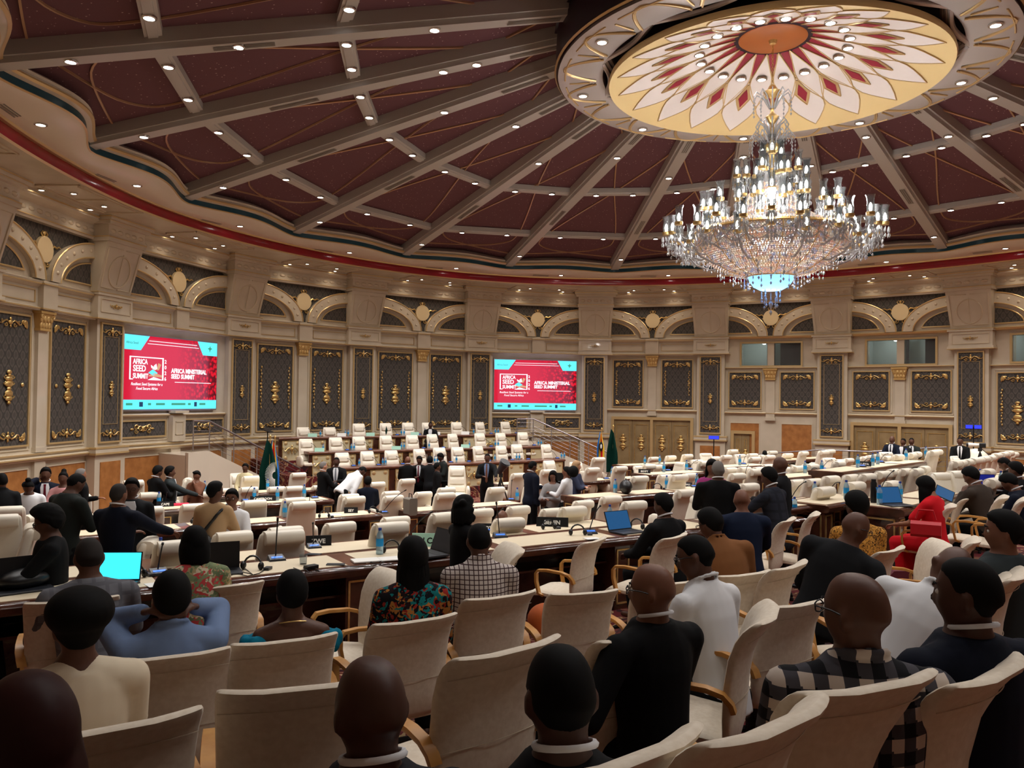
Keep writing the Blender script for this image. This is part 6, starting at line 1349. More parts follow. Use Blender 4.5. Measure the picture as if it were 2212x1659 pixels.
# bottles
b = MB(); b.lathe([(.001, 0), (.030, .0), (.032, .01), (.032, .075)], 14); b.lathe([(.032, .13), (.031, .15), (.026, .172), (.014, .195), (.0125, .205)], 14); BT = b.mesh('bottle_body', M['water'], 40)
b = MB(); b.lathe([(.0328, .07), (.0328, .135)], 14, caps=False); BL_ = b.mesh('bottle_label', M['blabel'], 40)
b = MB(); b.lathe([(.015, .203), (.015, .222), (.013, .225)], 10); BC = b.mesh('bottle_cap', M['bcap'], 40)
BOT = [('A', 820, 1197, 'beside the open notebook on the longest desk'), ('A2', 1317, 1130, 'behind the blue-screened laptop'), ('A', 1657, 1116, 'first of two before the person in navy'), ('A', 1716, 1114, 'second of two, right of the person in navy'), ('A2', 346, 1216, 'next to the microphone left of the floral blouse'),
       ('RW', 1900, 1090, 'left of the laptop used by the woman in red'), ('RW', 1944, 1080, 'right of the laptop used by the woman in red'), ('D18', 1828, 1078, 'beside the tall chair behind the leopard print'), ('D17', 1760, 1081, 'left of the tall single chair at right'),
       ('D9', 1329, 1064, 'beside the black bag'), ('D9', 1440, 1055, 'beside the small black stand, middle desks'), ('D9', 1505, 1050, 'left of the black suit from behind'), ('D10', 1322, 1030, 'under the green flag'), ('D11', 1434, 1020, 'left desk edge before the double doors'), ('D11', 1483, 1016, 'beside the white chair turned to camera'),
       ('D12', 1393, 1003, 'farthest desk under the first double door'), ('D12', 1425, 1001, 'farthest desk under the second double door'), ('D13', 1598, 1005, 'behind the heads of the two standing men'), ('D3', 615, 1117, 'left of the tallest cream chair'), ('D6', 599, 1081, 'behind the pair of cream chairs at left'), ('D6', 657, 1074, 'left of the blue microphone base'), ('D6', 343, 1093, 'beside the name card near the pink folder'),
       ('D6', 549, 1082, 'beside the long name card at left'), ('D7', 442, 1063, 'in front of the person in brown print'), ('D7', 578, 1058, 'below the tall green flag'), ('D8', 1117, 1080, 'beside the microphone right of the woman in black'), ('D15', 1775, 1021, 'in front of the far white chair turned round'), ('D15', 1739, 1022, 'between two chairs right of the bald standing man'),
       ('D16', 1853, 1010, 'near corner of the right-hand block desk'), ('D16', 1885, 1006, 'below the three standing men'), ('D16', 1896, 1003, 'next to the far right microphone'), ('D16', 1957, 994, 'at the hands of the middle standing man'), ('D16', 2000, 988, 'right end of the right-hand block desk'), ('RW', 2041, 1062, 'behind the tablet'), ('RW', 2117, 1046, 'behind the man in brown'), ('RW', 2162, 1051, 'before the typing man in navy')]
p0 = None
for k, x, y, ph in BOT:
    P = on(k, x, y); sc_ = 1.12 if k in ('A', 'A2', 'RW') else 1.2
    r = thing('water_bottle', (('body', BT), ('label', BL_), ('cap', BC)), TR(*P) @ Matrix.Scale(sc_, 4), 'plastic water bottle with blue label '+ph, 'bottle', 'water bottles on the desks')
# microphones
b = MB(); b.hexa([(-.075, -.06, 0), (.075, -.06, 0), (.075, .06, 0), (-.075, .06, 0), (-.07, -.055, .018), (.07, -.055, .018), (.065, .05, .045), (-.065, .05, .045)]); MBASE = b.mesh('mic_base', M['dgrey'])
b = MB(); b.hexa([(-.05, -.03, .026), (.05, -.03, .026), (.05, -.005, .0345), (-.05, -.005, .0345), (-.05, -.031, .0275), (.05, -.031, .0275), (.05, -.006, .036), (-.05, -.006, .036)]); MLED = b.mesh('mic_display', M['blueled'])
def mic(key, x, y, tx, ty, ph, z=None):
    P = on(key, x, y) if z is None else atz(x, y, z); d = (P-CAM) @ FW; T = atd(tx, ty, d*1.0); a = VD(P)
    r = thing('desk_microphone', (('base', MBASE), ('display', MLED)), TR(*P, a-math.pi/2+.25), 'gooseneck desk microphone '+ph, 'microphone', 'gooseneck microphones')
    I = r.matrix_basis.inverted(); q = I @ Vector(T); s = Vector((0, .03, .04)); b = MB(); pts = [s+(q-s)*t+Vector((0, 0, .05*math.sin(math.pi*t)))*(1 if abs(q.x) > .05 else .2) for t in (0, .25, .5, .75, .9)]; b.tube(pts, .006, 6); ob('gooseneck', b.mesh('gooseneck', M['black'], 60), r)
    b = MB(); b.tube([pts[-1], q], .011, 8); ob('mic_head', b.mesh('mic_head', M['black'], 60), r)
for a_ in [('A', 597, 1210, 600, 1118, 'beside headphones in front of the nearest high-back chair'), ('A2', 678, 1183, 676, 1128, 'next to the black name card and phone'), ('A', 343, 1240, 352, 1172, 'between cyan laptop and floral blouse'), ('A2', 880, 1172, 935, 1105, 'rising behind the woman with braids'), ('A', 1080, 1160, 1072, 1084, 'right of the checked shirt'), ('A', 1275, 1152, 1298, 1092, 'beside the headphones near the white notepad'), ('A2', 1060, 1148, 1088, 1098, 'behind the folded arms'),
           ('D3', 665, 1122, 670, 1070, 'between chairs in the left block'), ('D6', 680, 1076, 686, 1052, 'on the desk end left of the bending man'), ('D6', 358, 1090, 361, 1063, 'behind the name card near the pink folder'), ('D6', 530, 1082, 544, 1050, 'beside the long name card'), ('D8', 1104, 1080, 1106, 1036, 'beside the bottle right of the woman in black'), ('D8', 830, 1108, 878, 1058, 'between chairs left of the woman in black'), ('D9', 1445, 1106, 1462, 1062, 'over the head of the man typing'),
           ('D17', 1710, 1084, 1742, 1040, 'rising past the chairs right of the standing men'), ('D18', 1795, 1064, 1815, 1043, 'behind the tall single chair'), ('D15', 1778, 1014, 1798, 993, 'in the far right block'), ('RW', 1902, 1066, 1932, 1016, 'above the open laptop of the woman in red'), ('D16', 1862, 1008, 1882, 991, 'by the corner of the right-hand block desk'), ('D16', 1902, 999, 1919, 980, 'below the man in navy at the far doors'), ('RW', 2045, 1050, 2075, 1018, 'in front of the man in brown'), ('D11', 1443, 1017, 1455, 1003, 'left before the double doors'), ('D11', 1490, 1014, 1508, 994, 'beside the front-facing chair at the doors'), ('D13', 1606, 1003, 1612, 985, 'between far chairs behind the two men'), ('D10', 1310, 1035, 1324, 1015, 'near the blonde woman'), ('D9', 1500, 1052, 1512, 1022, 'in front of the standing black suit'), ('D13', 1610, 1030, 1617, 1004, 'right of the standing black suit')]: mic(*a_)
# stage tables: microphones, bottles, cards
for k in ('s1', 's2', 's3'):
    xs = [x for kk, x in SPOTS if kk == k]; P, Q, z, a_ = STG[k]
    for n, x in enumerate(xs):
        y = {'s1': 938, 's2': 966, 's3': 995}[k]-(x-900)*.026; pt = ata(x+26, y, a_+.25); v = ray(x+26, y); pt[2] = z; d = (pt-CAM) @ FW; qx, qy, _ = px(pt)
        mic(None, qx, qy, qx-14, qy-17, 'on the %s, in front of chair %s from left' % ({'s1': 'backmost stage desk', 's2': 'middle stage desk', 's3': 'front stage desk'}[k], ordn(n+1)), z)
        if n % 3 != 2:
            for o in ((-.05, .05) if n % 2 else (0,)):
                p2 = ata(x+38+o*60, y, a_+.3); p2[2] = z; thing('water_bottle', (('body', BT), ('label', BL_), ('cap', BC)), TR(*p2), 'small water bottle %son the %s by chair %s from left' % ('' if not (n % 2) else 'first of two ' if o < 0 else 'second of two ', {'s1': 'backmost stage desk', 's2': 'middle stage desk', 's3': 'front stage desk'}[k], ordn(n+1)), 'bottle', 'water bottles on the stage desks')
b = MB(); b.hexa([(-.13, -.05, 0), (.13, -.05, 0), (.13, .03, 0), (-.13, .03, 0), (-.13, -.012, .10), (.13, -.012, .10), (.13, -.008, .10), (-.13, -.008, .10)]); CARDM = b.mesh('card', M['mint']); b = MB(); b.hexa([(-.13, -.05, 0), (.13, -.05, 0), (.13, .03, 0), (-.13, .03, 0), (-.13, -.012, .10), (.13, -.012, .10), (.13, -.008, .10), (-.13, -.008, .10)]); CARDW = b.mesh('card', M['paper'])
for k, x, me, ph in (('s1', 675, CARDM, 'first on the backmost stage desk'), ('s1', 738, CARDW, 'white, left on the backmost stage desk'), ('s1', 800, CARDM, 'third on the backmost stage desk'), ('s1', 896, CARDM, 'beside the seated person on the stage'), ('s1', 942, CARDW, 'white, before the seated person on the stage'), ('s1', 1005, CARDW, 'white, right on the backmost stage desk'), ('s2', 690, CARDM, 'left end of the middle stage desk'), ('s2', 856, CARDM, 'centre of the middle stage desk'), ('s2', 1005, CARDM, 'right part of the middle stage desk')):
    P, Q, z, a_ = STG[k]; y = {'s1': 938, 's2': 966}[k]-(x-900)*.026; p = ata(x, y, a_+.12); p[2] = z; thing('place_card', (('card', me),), TR(*p, VD(p)-math.pi/2) @ Matrix.Scale(1.15, 4), ('white' if me is CARDW else 'mint green')+' place card '+ph.replace('white, ', ''), 'place card', 'place cards on the stage')
# name plates with lettering
def plate(key, x, y, w_, h_, txt, label, ang=0., mint=False, z=None):
    P = on(key, x, y); a = VD(P)+math.radians(ang); b = MB(); b.hexa([(-w_/2, -.03, 0), (w_/2, -.03, 0), (w_/2, .05, 0), (-w_/2, .05, 0), (-w_/2, .0, h_), (w_/2, .0, h_), (w_/2, .01, h_), (-w_/2, .01, h_)])
    r = thing('name_plate', (('board', b.mesh('board', M['mint'] if mint else M['black'])),), TR(*P, a-math.pi/2), label, 'sign')
    if txt:
        c = bpy.data.curves.new('lettering', 'FONT'); c.body = txt; c.size = h_*.62; c.align_x = 'CENTER'; c.offset = .002; c.extrude = .001; c.materials.append(M['black'] if mint else M['paper']); o = bpy.data.objects.new('lettering', c); COL.objects.link(o); o.parent = r
        o.matrix_basis = Matrix.Translation((0, -.024, h_*.26)) @ Matrix.Rotation(math.pi/2-math.atan(.03/h_), 4, 'X')
plate('A2', 1193, 1137, .42, .12, 'BENIN', 'black name plate with BENIN in white letters on the second desk', -4); plate('A2', 688, 1178, .28, .11, 'ZWE', 'black name plate beside the grey phone on the second desk', 2); plate('D6', 568, 1082, .5, .1, 'CAMEROON', 'long black name plate reading CAMEROON in the left block')
plate('D3', 758, 1108, .24, .1, 'SEY', 'black name plate behind black headphones, centre left'); plate('D6', 357, 1094, .3, .1, 'CAPE', 'black name plate with white letters near the pink folder'); plate('A', 928, 1180, .36, .13, 'AU COM', 'mint green place card behind the grey laptop', -8, True); plate('LS', 1172, 1046, .3, .1, 'SOUTH', 'black name plate with white letters behind the conversing women'); plate('D11', 1392, 1022, .3, .1, 'EGYPT', 'black name plate before the far double doors'); plate('D16', 1868, 1007, .25, .1, 'LIBYA', 'black name plate on the right-hand block desk'); plate('D9', 1485, 1050, .2, .08, 'MALI', 'black name plate left of the standing black suit')
plate('A2', 1052, 1148, .24, .1, 'BOT', 'black name plate half hidden behind the folded arms')
# laptops
def laptop(P, a, scr, tilt, label, w_=.33):
    b = MB(); b.bev(-w_/2, w_/2, -.24, 0, 0, .016, .004); r = thing('laptop', (('keyboard_half', b.mesh('keyboard_half', M['dgrey'])),), TR(*P, a), label, 'laptop'); b = MB(); b.box(-w_/2+.03, w_/2-.03, -.12, -.02, .0161, .018); ob('keys', b.mesh('keys', M['black']), r)
    T_ = Matrix.Rotation(math.radians(-tilt), 4, 'X'); b = MB(); b.box(-w_/2, w_/2, -.004, .006, 0, .225); l = ob('lid', b.mesh('lid', M['black']), r, Matrix.Translation((0, 0, .014)) @ T_)
    b = MB(); b.box(-w_/2+.008, w_/2-.008, -.0055, -.0042, .012, .218); ob('display', b.mesh('display', M[scr] if isinstance(scr, str) else scr), l); return r
P = on('A', 252, 1258); laptop(P, VD(P)-math.pi/2-.35, 'sky_screen', 12, 'open laptop with bright cyan screen before the grey checked suit', .36)
P = on('A', 1340, 1147); laptop(P, VD(P)-math.pi/2+.75, 'blue_screen', 22, 'open laptop with blue screen used by the man in black suit', .36)
P = on('RW', 1925, 1090); laptop(P, VD(P)-math.pi/2+.7, 'blue_screen', 22, 'open laptop with blue screen used by the woman in red', .36)
P = on('A', 470, 1232); laptop(P, VD(P)-math.pi/2+.1, 'black', 6, 'open laptop with black screen right of the floral blouse', .36)
P = on('A', 40, 1270); laptop(P, VD(P)-math.pi/2+.2, 'black', 8, 'open dark laptop at the left end of the longest desk', .4)
P = on('A', 950, 1195); laptop(P, VD(P)-math.pi/2-1.0, M['dgrey'], 20, 'grey laptop seen edge-on beside the mint place card', .34)
P = on('RW', 2128, 1058); laptop(P, VD(P)-math.pi/2+.5, em('royal_screen', srgb(30, 40, 140), .6), 10, 'open laptop with royal blue screen beyond the man in brown')
P = on('LS', 1213, 1040); laptop(P, VD(P)-math.pi/2, 'black', 4, 'large black monitor behind the conversing women', .55)
# headphones
def headphones(P, a, label):
    r = root('headphones'); r.matrix_basis = TR(*P, a); r['label'] = label; r['category'] = 'headphones'; r['group'] = 'black headphones'
    b = MB(); b.tube([(.08*math.cos(t*math.pi/8), .0+.015*math.sin(t*math.pi/8), .03+.085*math.sin(t*math.pi/8)) for t in range(9)], .009, 6); ob('headband', b.mesh('headband', M['black'], 60), r)
    for s in (-1, 1): b = MB(); b.ball((s*.08, -.005, .035), (.024, .036, .036), 10, 8); ob('ear_cup', b.mesh('ear_cup', M['black'], 60), r)
    b = MB(); b.bev(.11, .16, -.03, .05, 0, .025, .004); ob('receiver', b.mesh('receiver', M['dgrey']), r)
for k, x, y, l in (('A', 545, 1230, 'black headphones with coiled cable right of the black-screened laptop'), ('A', 846, 1193, 'black headphones right of the water bottle near the notebook'), ('A', 1248, 1156, 'black headphones beside the microphone near the white notepad'), ('A2', 355, 1218, 'black headphones behind the microphone left of the floral blouse'), ('A', 290, 1250, 'black headphones right of the cyan laptop'), ('D3', 806, 1108, 'black headphones on the desk between two tall chairs'), ('D3', 700, 1118, 'black headphones beside white papers, left block'), ('D3', 425, 1130, 'black headset left of the beige top'), ('A2', 1185, 1143, 'black headphones in front of the BENIN plate'), ('A', 1375, 1142, 'black headphones right of the blue-screened laptop'), ('A', 1668, 1120, 'black headset beside the grey translation receiver'), ('D9', 1420, 1056, 'black headset stand on the middle desk'), ('D15', 1760, 1022, 'black headphones in the far right block')): P = on(k, x, y); headphones(P, VD(P)-math.pi/2+rnd.uniform(-.6, .6), l)
# phones, papers, glass, bags
def flatbox(name, key, x, y, w_, d_, h_, m, ang, label, cat): P = on(key, x, y); b = MB(); b.bev(-w_/2, w_/2, -d_/2, d_/2, 0, h_, min(.003, h_/3)); o = ob(name, b.mesh(name, M[m]), None, TR(*P, VD(P)-math.pi/2+ang)); o['label'] = label; o['category'] = cat; return o
flatbox('smartphone', 'A', 725, 1220, .16, .075, .009, 'dgrey', -.15, 'dark smartphone on a charging cable on the nearest cream pad', 'phone'); flatbox('smartphone', 'A2', 678, 1198, .15, .08, .009, 'dgrey', -.3, 'grey smartphone on the second desk below the name plate', 'phone'); flatbox('smartphone', 'A', 278, 1262, .15, .075, .009, 'dgrey', .5, 'dark smartphone right of the cyan laptop', 'phone')
o = flatbox('notebook', 'A', 790, 1212, .25, .17, .014, 'paper', .25, 'open white notebook on the nearest desk', 'notebook'); o2 = MB(); o2.bev(.255-.125+.0, .38, -.085, .085, 0, .012, .003); ob('page', o2.mesh('page', M['paper']), o)
flatbox('notepad', 'A', 1278, 1164, .16, .11, .008, 'paper', .5, 'white notepad with pen near the empty conference chair', 'notepad'); flatbox('document', 'A', 1705, 1124, .22, .16, .004, 'paper', .3, 'white documents left of the bottle by the navy suit', 'paper'); flatbox('document', 'D3', 720, 1113, .26, .18, .01, 'paper', .2, 'white papers right of headphones, left block', 'paper'); flatbox('document', 'D8', 1090, 1084, .26, .18, .006, 'paper', .1, 'white papers left of the microphone behind the woman in black', 'paper'); flatbox('document', 'D16', 1925, 1000, .25, .18, .005, 'paper', .1, 'white paper on the right-hand block desk', 'paper'); flatbox('document', 'RW', 2020, 1078, .3, .2, .02, 'paper', .3, 'stack of white papers beside the woman in red', 'paper'); flatbox('document', 'A', 345, 1262, .2, .15, .004, 'paper', .3, 'white paper near the floral blouse', 'paper')
flatbox('translation_receiver', 'A', 1690, 1121, .12, .09, .03, 'dgrey', .4, 'grey translation receiver with small display right of the navy suit', 'receiver'); flatbox('charger', 'A', 672, 1228, .11, .07, .03, 'black', .6, 'black charger with tangled cable on the brown strip of the desk', 'charger')
M['pinkfolder'] = mat('pink_folder', srgb(214, 30, 70), .5); flatbox('folder', 'D6', 390, 1091, .3, .2, .03, 'pinkfolder', .1, 'bright pink folder at the end of the left desk', 'folder'); M['orangefolder'] = mat('orange_folder', srgb(206, 82, 60), .5)
P = on('A', 655, 1219); b = MB(); b.lathe([(.030, 0), (.035, .09), (.033, .09), (.028, .006), (.001, .006)], 14); o = ob('drinking_glass', b.mesh('drinking_glass', M['glass'], 40), None, TR(*P)); o['label'] = 'clear drinking glass on the brown strip of the nearest desk'; o['category'] = 'glass'
def cable(key, pts, label): P_ = [on(key, x, y)+np.array([0, 0, .006]) for x, y in pts]; b = MB(); b.tube([tuple(p) for p in P_], .004, 5); o = ob('cable', b.mesh('cable', M['black'], 60), None); o['label'] = label; o['category'] = 'cable'
cable('A', [(480, 1238), (500, 1244), (520, 1236), (545, 1242), (530, 1230), (510, 1240), (535, 1246), (560, 1240), (572, 1232)], 'tangled black cable beside the black-screened laptop'); cable('A', [(742, 1222), (760, 1226), (800, 1224), (830, 1217), (812, 1211), (800, 1216), (822, 1222), (850, 1218)], 'thin charging cable running to the open notebook')
cable('A', [(634, 1228), (650, 1234), (670, 1230), (690, 1236), (676, 1224), (655, 1228), (668, 1238)], 'small tangled cable under the drinking glass')
def blob(name, P, rs, m, label, cat, a=0., handle=None):
    b = MB(); b.ball((0, 0, rs[2]*.92), rs, 16, 10); r = finish(name, b, m, None, .02, 3, TR(*P, a)); r['label'] = label; r['category'] = cat
    if handle: h = MB(); h.tube([(-.08, 0, rs[2]*1.7), (-.05, 0, rs[2]*1.7+handle), (.05, 0, rs[2]*1.7+handle), (.08, 0, rs[2]*1.7)], .01, 6); ob('handle', h.mesh('handle', m, 60), r)
    return r
blob('backpack', on('D9', 1352, 1066), (.20, .13, .14), M['black'], 'black bag lying on the desk beside a tall chair', 'bag', .3, .05); blob('backpack', on('A', 60, 1268), (.24, .15, .08), M['black'], 'flat black bag at the left end of the longest desk', 'bag'); blob('backpack', on('A', 1675, 1128), (.16, .1, .11), M['black'], 'small black bag behind the ivory chair near the navy suit', 'bag', 0, .04)
P = on('D3', 886, 1112); b = MB(); b.bev(-.12, .12, -.08, .08, 0, .30, .02); r = thing('handbag', (('body', b.mesh('body', M['grille'])),), TR(*P, .9), 'grey square handbag on the desk corner left of the woman in black', 'bag'); b = MB(); b.tube([(-.06, 0, .29), (-.05, 0, .37), (.05, 0, .37), (.06, 0, .29)], .008, 6); ob('handle', b.mesh('handle', M['black'], 60), r)
M['redbag'] = mat('red_leather', srgb(196, 26, 40), .4)
P = atd(2000, 1142, 8.9); b = MB(); b.bev(-.15, .15, -.05, .05, -.09, .08, .03); r = thing('handbag', (('body', b.mesh('body', M['redbag'])),), TR(*P, math.radians(78)), 'bright red handbag on the armrest of the woman in red', 'bag'); b = MB(); b.tube([(-.09, -.065, .06), (-.06, -.075, -.02), (.06, -.075, -.02), (.09, -.065, .06)], .008, 6); ob('strap', b.mesh('strap', M['redbag'], 60), r); b = MB(); b.tube([(-.1, 0, .1), (-.07, 0, .2), (.07, 0, .2), (.1, 0, .1)], .009, 6); ob('handle', b.mesh('handle', M['redbag'], 60), r)
P = atd(1925, 1186, 8.2); fz = floorz(P[0], P[1]); b = MB(); b.bev(-.18, .18, -.13, .13, 0, .46, .06); M['maroon'] = mat('maroon_nylon', srgb(96, 28, 44), .7); r = thing('trolley_bag', (('body', b.mesh('body', M['maroon'])),), TR(P[0], P[1], fz, .4), 'maroon and grey wheeled bag on the floor beside the desk of the woman in red', 'suitcase'); b = MB(); b.bev(-.14, .14, -.17, -.12, .06, .3, .02); ob('pocket', b.mesh('pocket', M['dgrey']), r); b = MB(); b.tube([(-.06, 0, .45), (-.05, 0, .52), (.05, 0, .52), (.06, 0, .45)], .012, 6); ob('handle', b.mesh('handle', M['black'], 60), r)
for s in (-1, 1): b = MB(); b.ball((s*.13, .1, .03), (.025, .03, .03), 8, 6); ob('wheel', b.mesh('wheel', M['black'], 60), r)
P = on('RW', 1887, 1086); b = MB(); b.lathe([(.038, 0), (.04, .02), (.04, .26), (.03, .28), (.03, .31), (.001, .31)], 14); o = ob('thermos', b.mesh('thermos', M['black'], 40), None, TR(*P)); o['label'] = 'tall black thermos flask at the desk corner of the woman in red'; o['category'] = 'flask'
P = atd(2040, 1066, 9.9); b = MB(); b.bev(-.11, .11, -.006, .006, -.08, .08, .003); r = thing('tablet', (('case', b.mesh('case', M['black'])),), TR(*P, VD(P)-math.pi/2+.5) @ Matrix.Rotation(math.radians(-35), 4, 'X') @ Matrix.Rotation(math.radians(30), 4, 'Y'), 'tablet with lit screen held by the man in brown', 'tablet'); b = MB(); b.box(-.10, .10, -.0075, -.006, -.07, .07); ob('display', b.mesh('display', M['blue_screen']), r)
# the phone in the hand of the nearest person
I_ = FOLK['phone']; w1 = I_['wr'][-1][1]; w2 = I_['wr'][1][1]; c_ = I_['M'] @ ((w1+w2)/2+Vector((0, .10, .02))); b = MB(); b.bev(-.038, .038, -.005, .005, -.075, .075, .004); r = thing('smartphone', (('case', b.mesh('case', M['black'])),), Matrix.Translation(c_) @ I_['M'].to_3x3().to_4x4() @ Matrix.Rotation(math.radians(-50), 4, 'X'), 'black smartphone held by the nearest person in black suit', 'phone'); b = MB(); b.box(-.034, .034, -.0065, -.005, -.068, .068); ob('display', b.mesh('display', em('phone_glow', srgb(40, 60, 90), .5)), r)
# a leather bag on the chair near the bald head
P = atd(1180, 1318, 6.0); M['orangecloth'] = mat('orange_cloth', srgb(176, 84, 30), .8); blob('coat', (P[0], P[1], floorz(P[0], P[1])+.40), (.16, .14, .12), M['orangecloth'], 'orange cloth on a seat between two ivory chairs', 'cloth', .6)
# ---- flags
def flag(x, yt, yb, d, bands, label, emblem=None, w_=.34):
    T_, B_ = atd(x, yt, d), atd(x, yb, d); fz = floorz(B_[0], B_[1]); H = T_[2]-fz; r = root('flag'); a = VD(T_)-math.pi/2; r.matrix_basis = TR(T_[0], T_[1], fz, a); r['label'] = label; r['category'] = 'flag'; r['group'] = 'standing flags'
    b = MB(); b.tube([(0, 0, 0), (0, 0, H)], .016, 8); ob('pole', b.mesh('pole', M['gold'], 60), r); b = MB(); b.ball((0, 0, H+.02), (.03, .03, .05), 8, 6); ob('finial', b.mesh('finial', M['gold'], 60), r); b = MB(); b.lathe([(.16, 0), (.15, .03), (.03, .06), (.02, .1)], 14); ob('foot', b.mesh('foot', M['gold'], 40), r)
    z1 = H-.06; z0 = max(.15, B_[2]-fz); n = len(bands)
    def pt(u, v):
        z = z1+(z0-z1)*v; wd = w_*(.25+.75*min(1, v*1.8)); return (-.03+wd*(u-.5)*1.1, -.03-.05*math.sin(u*9+v*2)*min(1, v*3), z-.14*u*(1-v))
    for i, m_ in enumerate(bands):
        b = MB(); b.slab([[pt((i+q/3)/n, v/8) for q in range(4)] for v in range(9)], (0, .012, 0)); ob('band', b.mesh('band', m_, True), r)
    if emblem: emblem(r, pt)
fl = lambda n, *c: mat('flag_'+n, srgb(*c), .85, spec=.1)
FG, FB, FY, FR_ = fl('green', 8, 46, 38), fl('blue', 40, 110, 190), fl('yellow', 232, 190, 60), fl('red', 200, 30, 40)
def rays(r, pt):
    b = MB()
    for k in range(26): a = math.pi*(.5+k/25.); c = pt(.85, .62); b.tube([(c[0]+.07*math.cos(a), c[1]-.035, c[2]+.10*math.sin(a)), (c[0]+.26*math.cos(a), c[1]-.035, c[2]+.36*math.sin(a))], .007, 4)
    ob('emblem', b.mesh('emblem', M['paper'], 60), r)
def shield(r, pt):
    b = MB(); c = pt(.55, .52); b.ball((c[0], c[1]-.06, c[2]), (.07, .015, .17), 10, 6); ob('emblem', b.mesh('emblem', M['black'], 60), r); b = MB(); b.ball((c[0], c[1]-.075, c[2]), (.03, .012, .08), 8, 6); ob('emblem', b.mesh('emblem', M['paper'], 60), r)
flag(584, 944, 1068, 22.2, [FG, FG, FG], 'dark green flag with white rays by the left staircase', rays, .44); flag(594, 946, 1062, 22.8, [FB, FY, FR_, FR_, FY, FB], 'blue yellow and red flag with a black shield by the left staircase', shield, .3)
flag(1300, 928, 990, 28.5, [FB, FY, FR_, FY], 'slim red and blue flag with a black shield by the right staircase', shield, .24); flag(1325, 922, 1020, 27, [FG, FG, FG], 'dark green flag by the double doors', None, .34)
# ---- timers on stands, tripods
def stand(x, yt, yb, d, label, w_, two=False):
    T_ = atd(x, yt, d); fz = floorz(T_[0], T_[1]); r = root('timer_display'); r.matrix_basis = TR(T_[0], T_[1], fz, VD(T_)-math.pi/2); r['label'] = label; r['category'] = 'timer'; H = T_[2]-fz
    b = MB(); b.tube([(0, 0, .02), (0, 0, H)], .018, 8); ob('pole', b.mesh('pole', M['black'], 60), r); b = MB(); b.lathe([(.22, 0), (.2, .025), (.02, .05)], 14); ob('foot', b.mesh('foot', M['black'], 40), r)
    for s in ((-1, 1) if two else (0,)):
        b = MB(); b.bev(s*w_*.27-w_*(.24 if two else .5), s*w_*.27+w_*(.24 if two else .5), -.04, .03, H-.07, H+.07, .01); p = ob('panel', b.mesh('panel', M['black']), r); b = MB(); b.box(s*w_*.27-w_*(.22 if two else .47), s*w_*.27+w_*(.22 if two else .47), -.043, -.04, H-.055, H+.055); ob('display', b.mesh('display', em('timer_glow', srgb(50, 60, 240), 1.4)), p)
stand(1542, 945, 985, 28.8, 'small blue lit timer on a black stand before the wood panel', .36); stand(2103, 922, 985, 25.6, 'pair of blue lit timers on a black stand at far right', .44, True)
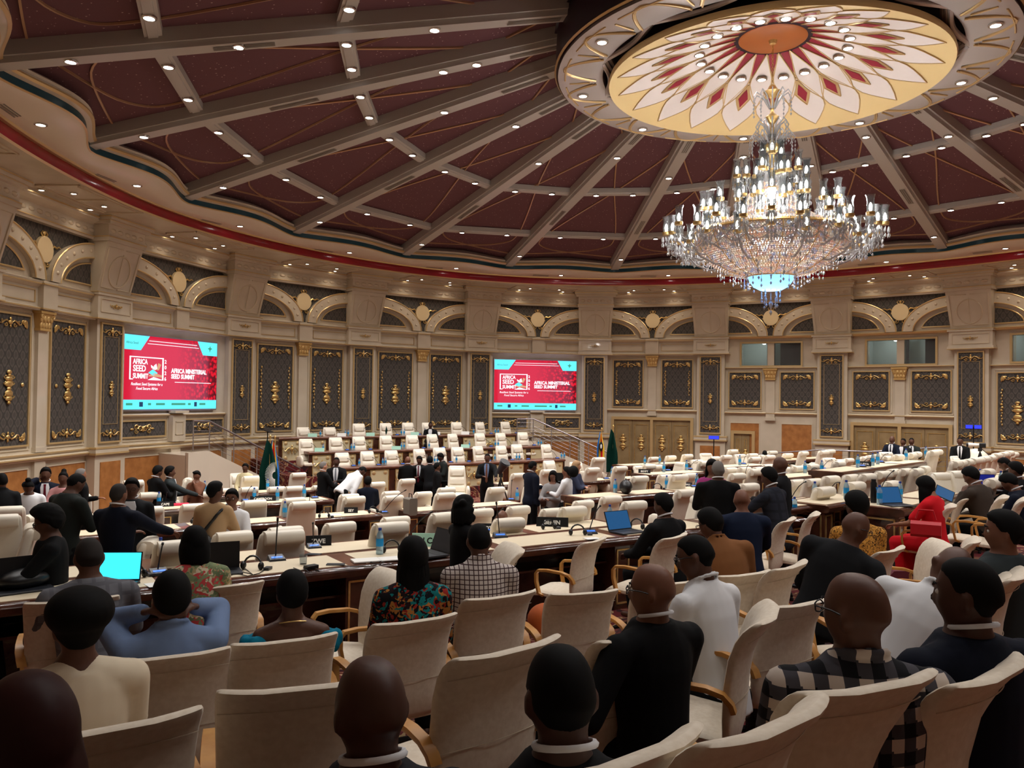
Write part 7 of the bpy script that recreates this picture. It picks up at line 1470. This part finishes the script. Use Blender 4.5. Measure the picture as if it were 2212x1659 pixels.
def tripod(x, yt, d, label, head, legs_y):
    T_ = atd(x, yt, d); fz = floorz(T_[0], T_[1]); r = root('tripod_camera' if head == 'camera' else 'tripod_lamp'); r.matrix_basis = TR(T_[0], T_[1], fz, VD(T_)-math.pi/2); r['label'] = label; r['category'] = 'tripod'; H = T_[2]-fz
    for k in range(3): a = k*2.1+.4; b = MB(); b.tube([(0, 0, H-.12), (.36*math.cos(a), .36*math.sin(a), .01)], [.02, .014], 6); ob('leg', b.mesh('leg', M['black'], 60), r)
    b = MB(); b.tube([(0, 0, H-.4), (0, 0, H)], .018, 6); b.box(-.05, .05, -.05, .05, H-.1, H); ob('head', b.mesh('head', M['black'], 60), r)
    if head == 'camera':
        b = MB(); b.bev(-.02, .14, -.06, .06, H, H+.13, .02); ob('camera_body', b.mesh('camera_body', M['black']), r); b = MB()
        b.tube([(-.02, 0, H+.07), (-.16, 0, H+.07), (-.28, 0, H+.07)], [.045, .05, .062], 12); ob('lens_barrel', b.mesh('lens_barrel', M['paper'], 60), r); b = MB(); b.tube([(-.28, 0, H+.07), (-.33, 0, H+.07)], .064, 12); ob('lens_hood', b.mesh('lens_hood', M['black'], 60), r); b = MB(); b.tube([(.03, 0, H-.02), (.30, -.1, H-.28)], .009, 5); ob('pan_handle', b.mesh('pan_handle', M['black'], 60), r)
    else:
        b = MB(); b.tube([(-.06, 0, H), (.02, -.05, H+.14), (.10, -.14, H+.28)], [.07, .09, .14], 14); ob('lamp_housing', b.mesh('lamp_housing', M['dgrey'], 60), r); b = MB(); b.tube([(.10, -.14, H+.28), (.105, -.145, H+.29)], .12, 14); ob('lamp_glass', b.mesh('lamp_glass', M['black'], 60), r)
tripod(2117, 967, 22.5, 'black tripod with a white-barrelled camera at far right', 'camera', 0); tripod(1082, 1022, 20.2, 'black studio lamp on a tripod beside the man in black suit', 'lamp', 0)
P = atd(578, 932, 24.5); fz = floorz(P[0], P[1]); r = root('music_stand'); r.matrix_basis = TR(P[0], P[1], fz, .3); r['label'] = 'black stand with tilted plate above the flags at left'; r['category'] = 'stand'; H = P[2]-fz
b = MB(); b.tube([(0, 0, 0), (0, 0, H)], .015, 6); ob('pole', b.mesh('pole', M['black'], 60), r); b = MB(); b.hexa([(-.2, -.12, H-.03), (.2, -.12, H-.03), (.2, .12, H+.05), (-.2, .12, H+.05), (-.2, -.12, H-.01), (.2, -.12, H-.01), (.2, .12, H+.07), (-.2, .12, H+.07)]); ob('plate', b.mesh('plate', M['black']), r)
P = atd(2108, 958, 23.6); fz = floorz(P[0], P[1]); blob('covered_chair', (P[0], P[1], fz), (.5, .45, .62), M['leather2'], 'large ivory cushioned armchair behind the suited man at far right', 'chair')
b = MB(); P = on('LS', 1140, 1045)
r = thing('small_desk_flag', (), TR(*(lambda p: (p[0], p[1], STG['s1'][2]))(ata(834, 934, 16.45))), 'small dark green flag on the backmost stage desk', 'flag'); b = MB(); b.tube([(0, 0, 0), (0, 0, .34)], .006, 5); ob('pole', b.mesh('pole', M['gold'], 60), r); b = MB(); b.slab([[(0, -.01, .33), (.01, -.01, .33)], [(-.09, -.02, .16), (.08, -.02, .18)], [(-.02, -.01, .03), (.02, -.01, .05)]], (0, .01, 0)); ob('cloth', b.mesh('cloth', FG), r)
bake()
